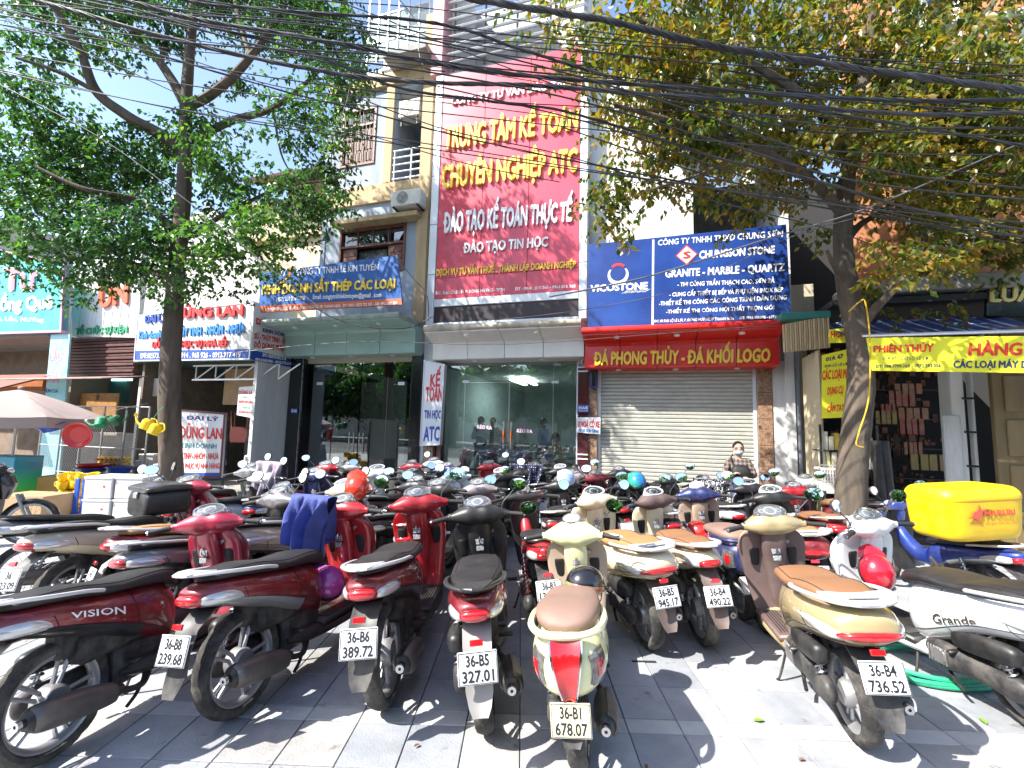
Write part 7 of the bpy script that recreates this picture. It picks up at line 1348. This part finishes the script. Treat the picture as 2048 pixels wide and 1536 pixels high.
S('b16',(-2.772,3.853,-38.5,1.013,0.999),'slim','dark red scooter with tan seat and plate 36-B7, second tail from the left edge',body='paint_darkred',cowl='paint_grey',shield_inner='inner_black',column='inner_black',seat='seat_camel',trim='trim_silver',plate=(('36-B7',.11),('215.65',.15)),mudguard='mudguard_grey',bezel='bezel_silver',steer=14,mirrors=(1,1))
S('b18',(-4.25,4.3,-28,1.0),'under','grey and black motorbike with round mirror, beside the white plastic boxes',body='paint_grey',cowl='paint_grey',column='inner_black',rail='rail_black')
S('b20',(-3.42,5.25,-15,1.0),'slim','white and black scooter with a striped purple cloth over its front',body='paint_white',cowl='paint_white',shield_inner='inner_black',column='inner_black',bezel='bezel_white')
S('b21',(-2.75,5.5,-8,1.0),'slim','dark blue scooter in front of the white wall slab',body='paint_navy',cowl='paint_navy',shield_inner='paint_navy',column='paint_navy',bezel='bezel_silver')
S('b22',(-2.12,4.25,-25,1.0),'lead','beige grey scooter under the round red helmet',body='paint_lightbeige',cowl='paint_lightbeige',shield_inner='inner_black',column='inner_black',bezel='bezel_white',trim='trim_silver')
S('b23',(-2.02,6.1,-5,1.0),'lead','cream white scooter in front of the dark glass shop',body='paint_cream',cowl='paint_white',shield_inner='paint_cream',column='paint_white',bezel='bezel_white',steer=20)
S('b24',(-1.24,4.75,-12,1.0),'slim','black scooter with silver meter and red tail, behind the bright red leg shields',body='paint_black',cowl='inner_black',shield_inner='inner_black',bezel='bezel_silver',mirrors=(1,1))
S('b25',(-1.92,7.4,-15,1.0),'slim','dark red scooter beside the shop with the vertical sign',body='paint_winered',cowl='paint_red',shield_inner='paint_darkred')
S('b42',(-1.62,5.85,-18,1.0),'slim','black scooter with bare dark handlebar, before the foot of the vertical sign',body='paint_black',cowl='inner_black',shield_inner='inner_black',bezel='bezel_black',dial='dial_dark',steer=12)
S('b26',(-.72,5.9,0,1.0),'lead','white scooter with red tail light in front of the glass doors',body='paint_white',cowl='paint_white',shield_inner='paint_white',column='paint_white',bezel='bezel_white',steer=15)
S('b28',(-.22,4.62,3,1.0),'slim','pinkish grey scooter behind the black scooter of plate 327.01',body='paint_pinkgrey',cowl='paint_pinkgrey',shield_inner='paint_pinkgrey',column='paint_pinkgrey',bezel='bezel_silver',steer=-5)
S('b29',(-.19,6.15,-10,1.0),'slim','black scooter with white meter rim in front of the glass doors',body='paint_black',bezel='bezel_white',dial='dial_dark')
S('b30',(.36,6.7,3,1.0),'slim','black scooter covered by the navy polka dot cloth',body='paint_black',bezel='bezel_black',steer=10)
S('b31',(.62,5.2,-12,1.0),'slim','matte black scooter carrying the blue and white helmet',body='paint_black',bezel='bezel_silver',mirrors=(0,1))
S('b32',(-1.42,8.2,0,1.0),'slim','white scooter parked closest to the left pane of the glass shop',body='paint_white',cowl='paint_white',shield_inner='paint_white')
S('b33',(-.3,7.75,0,1.0),'slim','bright red scooter parked nearest the orange door handles',body='paint_red',cowl='paint_red',shield_inner='paint_red',column='paint_red')
S('b34',(1.0,7.2,0,1.0),'slim','black scooter with white rimmed meter before the green chair',body='paint_black',bezel='bezel_white')
S('b35',(1.50,6.2,5,1.0),'slim','dark red scooter with tall mirrors at the foot of the brown pillar',body='paint_darkred',cowl='paint_darkred',shield_inner='paint_darkred',steer=15)
S('b36',(1.78,5.25,3,1.02),'slim','large black scooter with the green and blue helmet',body='paint_black',cowl='inner_black',shield_inner='paint_black',column='paint_black',bezel='bezel_black',mirrors=(0,0))
S('b37',(2.42,6.0,-5,1.0),'under','small dark motorbike with narrow handlebar in front of the roller shutter',body='paint_grey',cowl='inner_black',column='inner_black')
S('b38',(2.92,6.0,-6,.98),'slim','white scooter under the black and white dotted cloth',body='paint_white',cowl='paint_white',shield_inner='paint_white')
S('b44',(3.18,5.35,-12,1.0),'slim','black scooter with white rimmed meter behind the golden handlebar',body='paint_white',cowl='inner_black',shield_inner='inner_black',bezel='bezel_white',dial='dial_dark')
S('b41',(-2.60,6.9,0,1.0),'slim','black scooter with round mirrors nearest the dark glass doors',body='paint_black',cowl='paint_grey',steer=-15)
S('b40',(-7.55,5.6,-62,1.0),'under','dark motorbike with smoked wheel, cut by the left edge of the picture',body='paint_black',cowl='inner_black')
S('b45',(4.9,6.4,5,1.0),'slim','dark red scooter behind the white scooter and beside the right tree',body='paint_winered',cowl='paint_white',seat='seat_tan')

S('b19',(-2.45,3.55,-22,1.0),'slim','grey scooter with white mirrors between the tan seat and the blue jacket',body='paint_grey',cowl='paint_grey',bezel='bezel_silver',mirrors=(0,1))
S('b43',(-.80,4.45,-4,1.0),'slim','silver scooter with red tail light behind the red leg shields',body='paint_silver',cowl='inner_black',bezel='bezel_silver')
S('b46',(1.12,6.3,0,1.0),'lead','grey brown scooter behind the blue and white helmet',body='paint_brown',cowl='paint_pinkgrey',seat='seat_tan')
S('b47',(-1.08,7.0,-6,1.0),'slim','navy scooter third from the foot of the vertical sign',body='paint_navy',cowl='paint_navy')
S('b48',(-3.05,6.7,-6,1.0),'slim','dark red scooter just left of the dark glass doors',body='paint_darkred',cowl='paint_red')
S('b49',(2.02,7.1,0,1.0),'slim','black scooter parked against the left end of the roller shutter',body='paint_black',cowl='inner_black')
S('b50',(-3.95,5.9,-12,1.0),'slim','red scooter with white trim before the standing board',body='paint_red',cowl='paint_grey',trim='trim_silver')
S('b51',(.55,7.6,0,1.0),'slim','grey scooter parked before the orange door handles at right',body='paint_grey',cowl='paint_grey')
# ---------------------------------------------------------------- helmets and cloths
def helmet(label,loc,rz,rx,m,stripe=None,sc=1.):
    t=thing('helmet',label,'helmet',loc,(R(rx),0,R(rz)),'helmets left on the bikes',sc)
    rr=[]
    for i in range(11):
        h=PI/2*(i/10)*1.12-.19; q=max(math.cos(h),.01); rr.append([(.118*q*math.cos(a),.138*q*math.sin(a),.115*math.sin(h)) for a in [2*PI*j/28 for j in range(28)]])
    MB().rings(rr).build('shell',m,t)
    MB().strip([(.10,-.012,.10),(.145,-.015,.095),(.185,-.03,.07),(.20,-.04,.03)],.006,8,.018).build('visor',MATS['black_plastic'] if stripe else m,t)
    mb=MB(); rr=[[(.121*q*math.cos(a),.141*q*math.sin(a),z) for a in [2*PI*j/28 for j in range(28)]] for q,z in ((.985,-.024),(1.0,-.012),(1.0,.004),(.985,.008))]
    mb.rings(rr,False).build('rim_band',stripe or MATS['black_plastic'],t)
    for s in (-1,1): MB().stube([(s*.11,.02,-.02),(s*.10,.03,-.08),(s*.05,.04,-.13),(0,.045,-.14)],.006,6,10,.4).build('chin_strap',MATS['rubber'],t)
    MB().rings([[(q*.108*math.cos(a),q*.128*math.sin(a),-.018+.0*q) for a in [2*PI*j/24 for j in range(24)]] for q in (1,.5,.02)],False).build('lining',MATS['rubber'],t)
    return t
hp=lambda n,c,**k: mat('helmet_'+n,c,.22,0,coat=.8,**k)
def hz(px,py,z): return G(px,py,z)
p=atY(724,990,4.72); helmet('round bright red helmet on the beige grey handlebar',p,20,62,hp('red',(.72,.04,.015)))
p=atY(1141,952,5.75); helmet('blue helmet with white crown on the matte black scooter',p,0,35,hp('blue',(.03,.16,.62),col2=(.7,.75,.8),vscale=5))
p=atY(1283,950,5.95); helmet('green and blue helmet on the large black scooter',p,0,35,hp('green',(.02,.40,.06),col2=(.02,.10,.5),vscale=4))
p=atY(1412,1046,5.0); helmet('red helmet with white stripe at the feet of the navy blue scooter',p,40,30,hp('red2',(.70,.02,.015)),stripe=MATS['letter_white'])
p=atY(1771,1108,3.62); helmet('glossy crimson helmet hanging on the white leg shield',p,-10,70,hp('crimson',(.45,.01,.025)))
p=atY(1190,1160,2.98); helmet('black helmet with green rim in the footwell of the pale yellow scooter',p,-40,-10,hp('black',(.012,.012,.014)),stripe=hp('greenrim',(.02,.35,.12),col2=(.6,.02,.02),vscale=9),sc=1.0)
p=atY(677,1185,3.55); helmet('pink and violet helmet in the footwell of the scooter with the blue jacket',p,30,30,hp('pink',(.45,.05,.30)))
def cloth(name,label,c,rz,wid,drop1,drop2,m,seed,amp=.025,group=None):
    """sheet hung over a bar that runs along local X at c"""
    rn=random.Random(seed); ph=[rn.uniform(0,6) for _ in range(6)]; nx,ny=30,34; mb=MB(); L=drop1+drop2+.12
    for lay in (0,1):
        for i in range(nx+1):
            for j in range(ny+1):
                x=(-.5+i/nx)*wid; s=(-drop1-.06)+L*j/ny; e=max(0,(abs(s)-.06))
                f=amp*(1+e*3)*(math.sin(x/wid*17+ph[0]+e*3)+.6*math.sin(x/wid*31+ph[1]-e*5))*min(1,e*6+.2)
                if abs(s)<.06: y=s; z=.012*math.cos(s/.06*PI/2)
                else: y=math.copysign(.06+f*.9+e*.12,s); z=-e
                z*=1+.22*math.sin(x/wid*5+ph[5])+.10*math.sin(x/wid*13+ph[4])
                x*=(1-.55*min(1,e*1.7))+.06*math.sin(e*9+ph[2])
                x+=.10*e*math.sin(ph[3]+s*4); z+=-.05*abs(math.sin(x/wid*6+ph[4]))*min(1,e*3)
                if lay: y-=.004*(1 if s>0 else -1); z-=.004
                mb.v.append((x,y,z))
    k=(nx+1)*(ny+1)
    for l in (0,1):
        for i in range(nx):
            for j in range(ny):
                a=l*k+i*(ny+1)+j; q=(a,a+1,a+ny+2,a+ny+1); mb.f.append(q if l==0 else q[::-1])
    me=mb.mesh(name,m,True,80); o=obj(name,me,m); o.location=c; o.rotation_euler=(0,0,R(rz)); return tag(o,label,'cloth' if name!='jacket' else 'jacket')
mb_=mat('jacket_blue',(.06,.08,.27),.85,var=.3,vscale=8,bump=.4,bscale=80); cloth('jacket','crumpled navy blue jacket hung over the left grip of a red scooter',atY(640,1012,3.60),-22,.36,.46,.26,mb_,3,.05)
def dots(name,c1,c2,sc,thr):
    m=mat(name,c1,.85); t=m.node_tree; b=t.nodes['Principled BSDF']; tc=t.nodes.new('ShaderNodeTexCoord'); v=t.nodes.new('ShaderNodeTexVoronoi'); v.inputs['Scale'].default_value=sc; v.inputs['Randomness'].default_value=.35
    t.links.new(tc.outputs['Object'],v.inputs['Vector']); ma=t.nodes.new('ShaderNodeMath'); ma.operation='LESS_THAN'; ma.inputs[1].default_value=thr; t.links.new(v.outputs['Distance'],ma.inputs[0])
    mx=t.nodes.new('ShaderNodeMix'); mx.data_type='RGBA'; mx.inputs['A'].default_value=(*c1,1); mx.inputs['B'].default_value=(*c2,1); t.links.new(ma.outputs[0],mx.inputs['Factor']); t.links.new(mx.outputs['Result'],b.inputs['Base Color']); return m
cloth('cloth','black cloth with dense white dots over a scooter by the roller shutter',atY(1432,938,6.85),-5,.55,.28,.30,dots('dots_black',(.02,.02,.025),(.75,.73,.74),42,.36),5)
cloth('cloth','navy cloth with small white dots over a black scooter by the glass doors',atY(1060,928,7.6),0,.55,.32,.25,dots('dots_navy',(.01,.014,.04),(.6,.62,.7),26,.22),6)
sm=mat('cloth_purple',(.16,.11,.17),.85,col2=(.42,.38,.42),vscale=9); cloth('cloth','striped purple cloth over the front of a white and black scooter',atY(553,948,6.15),-20,.5,.30,.28,sm,7)
# top box and delivery box
bx=thing('top_case','black top case with metal latch beside the magenta handlebar','box',(G(330,1062,.78)),(0,0,R(-28)))
Loft([(-.19,0,.10,.03,.10,4),(-.175,0,.185,0,.24,4),(0,0,.205,0,.26,4),(.175,0,.20,0,.25,4),(.19,0,.12,.04,.20,4)]).full(16,32).build('case',MATS['black_plastic'],bx)
Loft([(-.195,0,.12,.235,.262,4),(-.18,0,.20,.23,.285,4),(0,0,.215,.23,.31,4),(.18,0,.21,.23,.29,4),(.20,0,.13,.24,.27,4)]).full(16,32).build('lid',mat('case_lid',(.03,.03,.033),.35,coat=.3,dust=.15),bx)
MB().box(-.035,.035,-.212,-.19,.17,.23,.006).build('latch',MATS['steel'],bx)
pY=mat('box_yellow',(.82,.52,.0),.42,var=.12,vscale=3,dust=.12,bump=.1,bscale=90)
c=atY(1940,985,4.15); dbx=thing('delivery_box','big yellow delivery box with lettering and fish emblem on the blue motorbike','box',(c.x,c.y,.84),(0,R(-3),R(6)))
Loft([(0,0,.30,-.17,.17,5),(.02,0,.345,-.205,.205,5),(.10,0,.37,-.225,.225,5),(.33,0,.385,-.24,.24,5),(.34,0,.385,-.24,.24,5)],'z').full(16,48).build('box_body',pY,dbx)
Loft([(.345,0,.38,-.235,.235,5),(.352,0,.39,-.245,.245,5),(.40,0,.385,-.24,.24,5),(.445,0,.35,-.205,.205,5),(.46,0,.28,-.14,.14,5)],'z').full(16,48).build('lid',pY,dbx)
for x in (-.22,.22): MB().box(x-.03,x+.03,.215,.255,.30,.38,.006).build('hinge',MATS['black_plastic'],dbx)
rd=mat('print_orange',(.62,.09,.05),.5); mb=MB(); v,f,x0,x1=txt('MARLIN',.035); k=len(mb.v)
for a,b,c_ in v: mb.v.append((-.09+(a-x0)/(x1-x0)*.30,-.2435,.22+b/CAPH*.05))
mb.f+=f; mb.build('lettering',rd,dbx,False)
mb=MB(); v,f,x0,x1=txt('Dụng cụ cắt gọt mài cao cấp',.01)
for a,b,c_ in v: mb.v.append((-.24+(a-x0)/(x1-x0)*.46,-.2425,.15+b/CAPH*.022))
mb.f+=f; mb.build('lettering',rd,dbx,False)
mb=MB(); pts=[(-.33,.20),(-.28,.215),(-.25,.25),(-.20,.26),(-.17,.31),(-.155,.262),(-.10,.272),(-.02,.268),(-.10,.262),(-.14,.25),(-.15,.215),(-.19,.195),(-.17,.17),(-.21,.18),(-.25,.20)]
pts=[(x*.75,z+.01) for x,z in pts]; mb.prism(pts,-.2440,-.2385); mb.build('fish_emblem',rd,dbx,False)
# green hose coil
hs_=MB(); P=[]; rn=random.Random(5); cc=G(1890,1300,0)
for i in range(150):
    a=i/150*2*PI*4.2; rx,ry=.40+.05*math.sin(a*.23+1),.27+.035*math.sin(a*.31)
    P.append((cc.x-.02+rx*math.cos(a+2.2)+.02*math.sin(a*.7),cc.y+.02+ry*math.sin(a+2.2),.018+.013*(i/150*4.2)))
hs_.tube(P,.0165,8); o=hs_.build('garden_hose',mat('hose_green',(.03,.38,.20),.45,var=.2,bump=.3,bscale=200),None); tag(o,'coiled green water hose lying on the pavement between the golden and white scooters','hose')
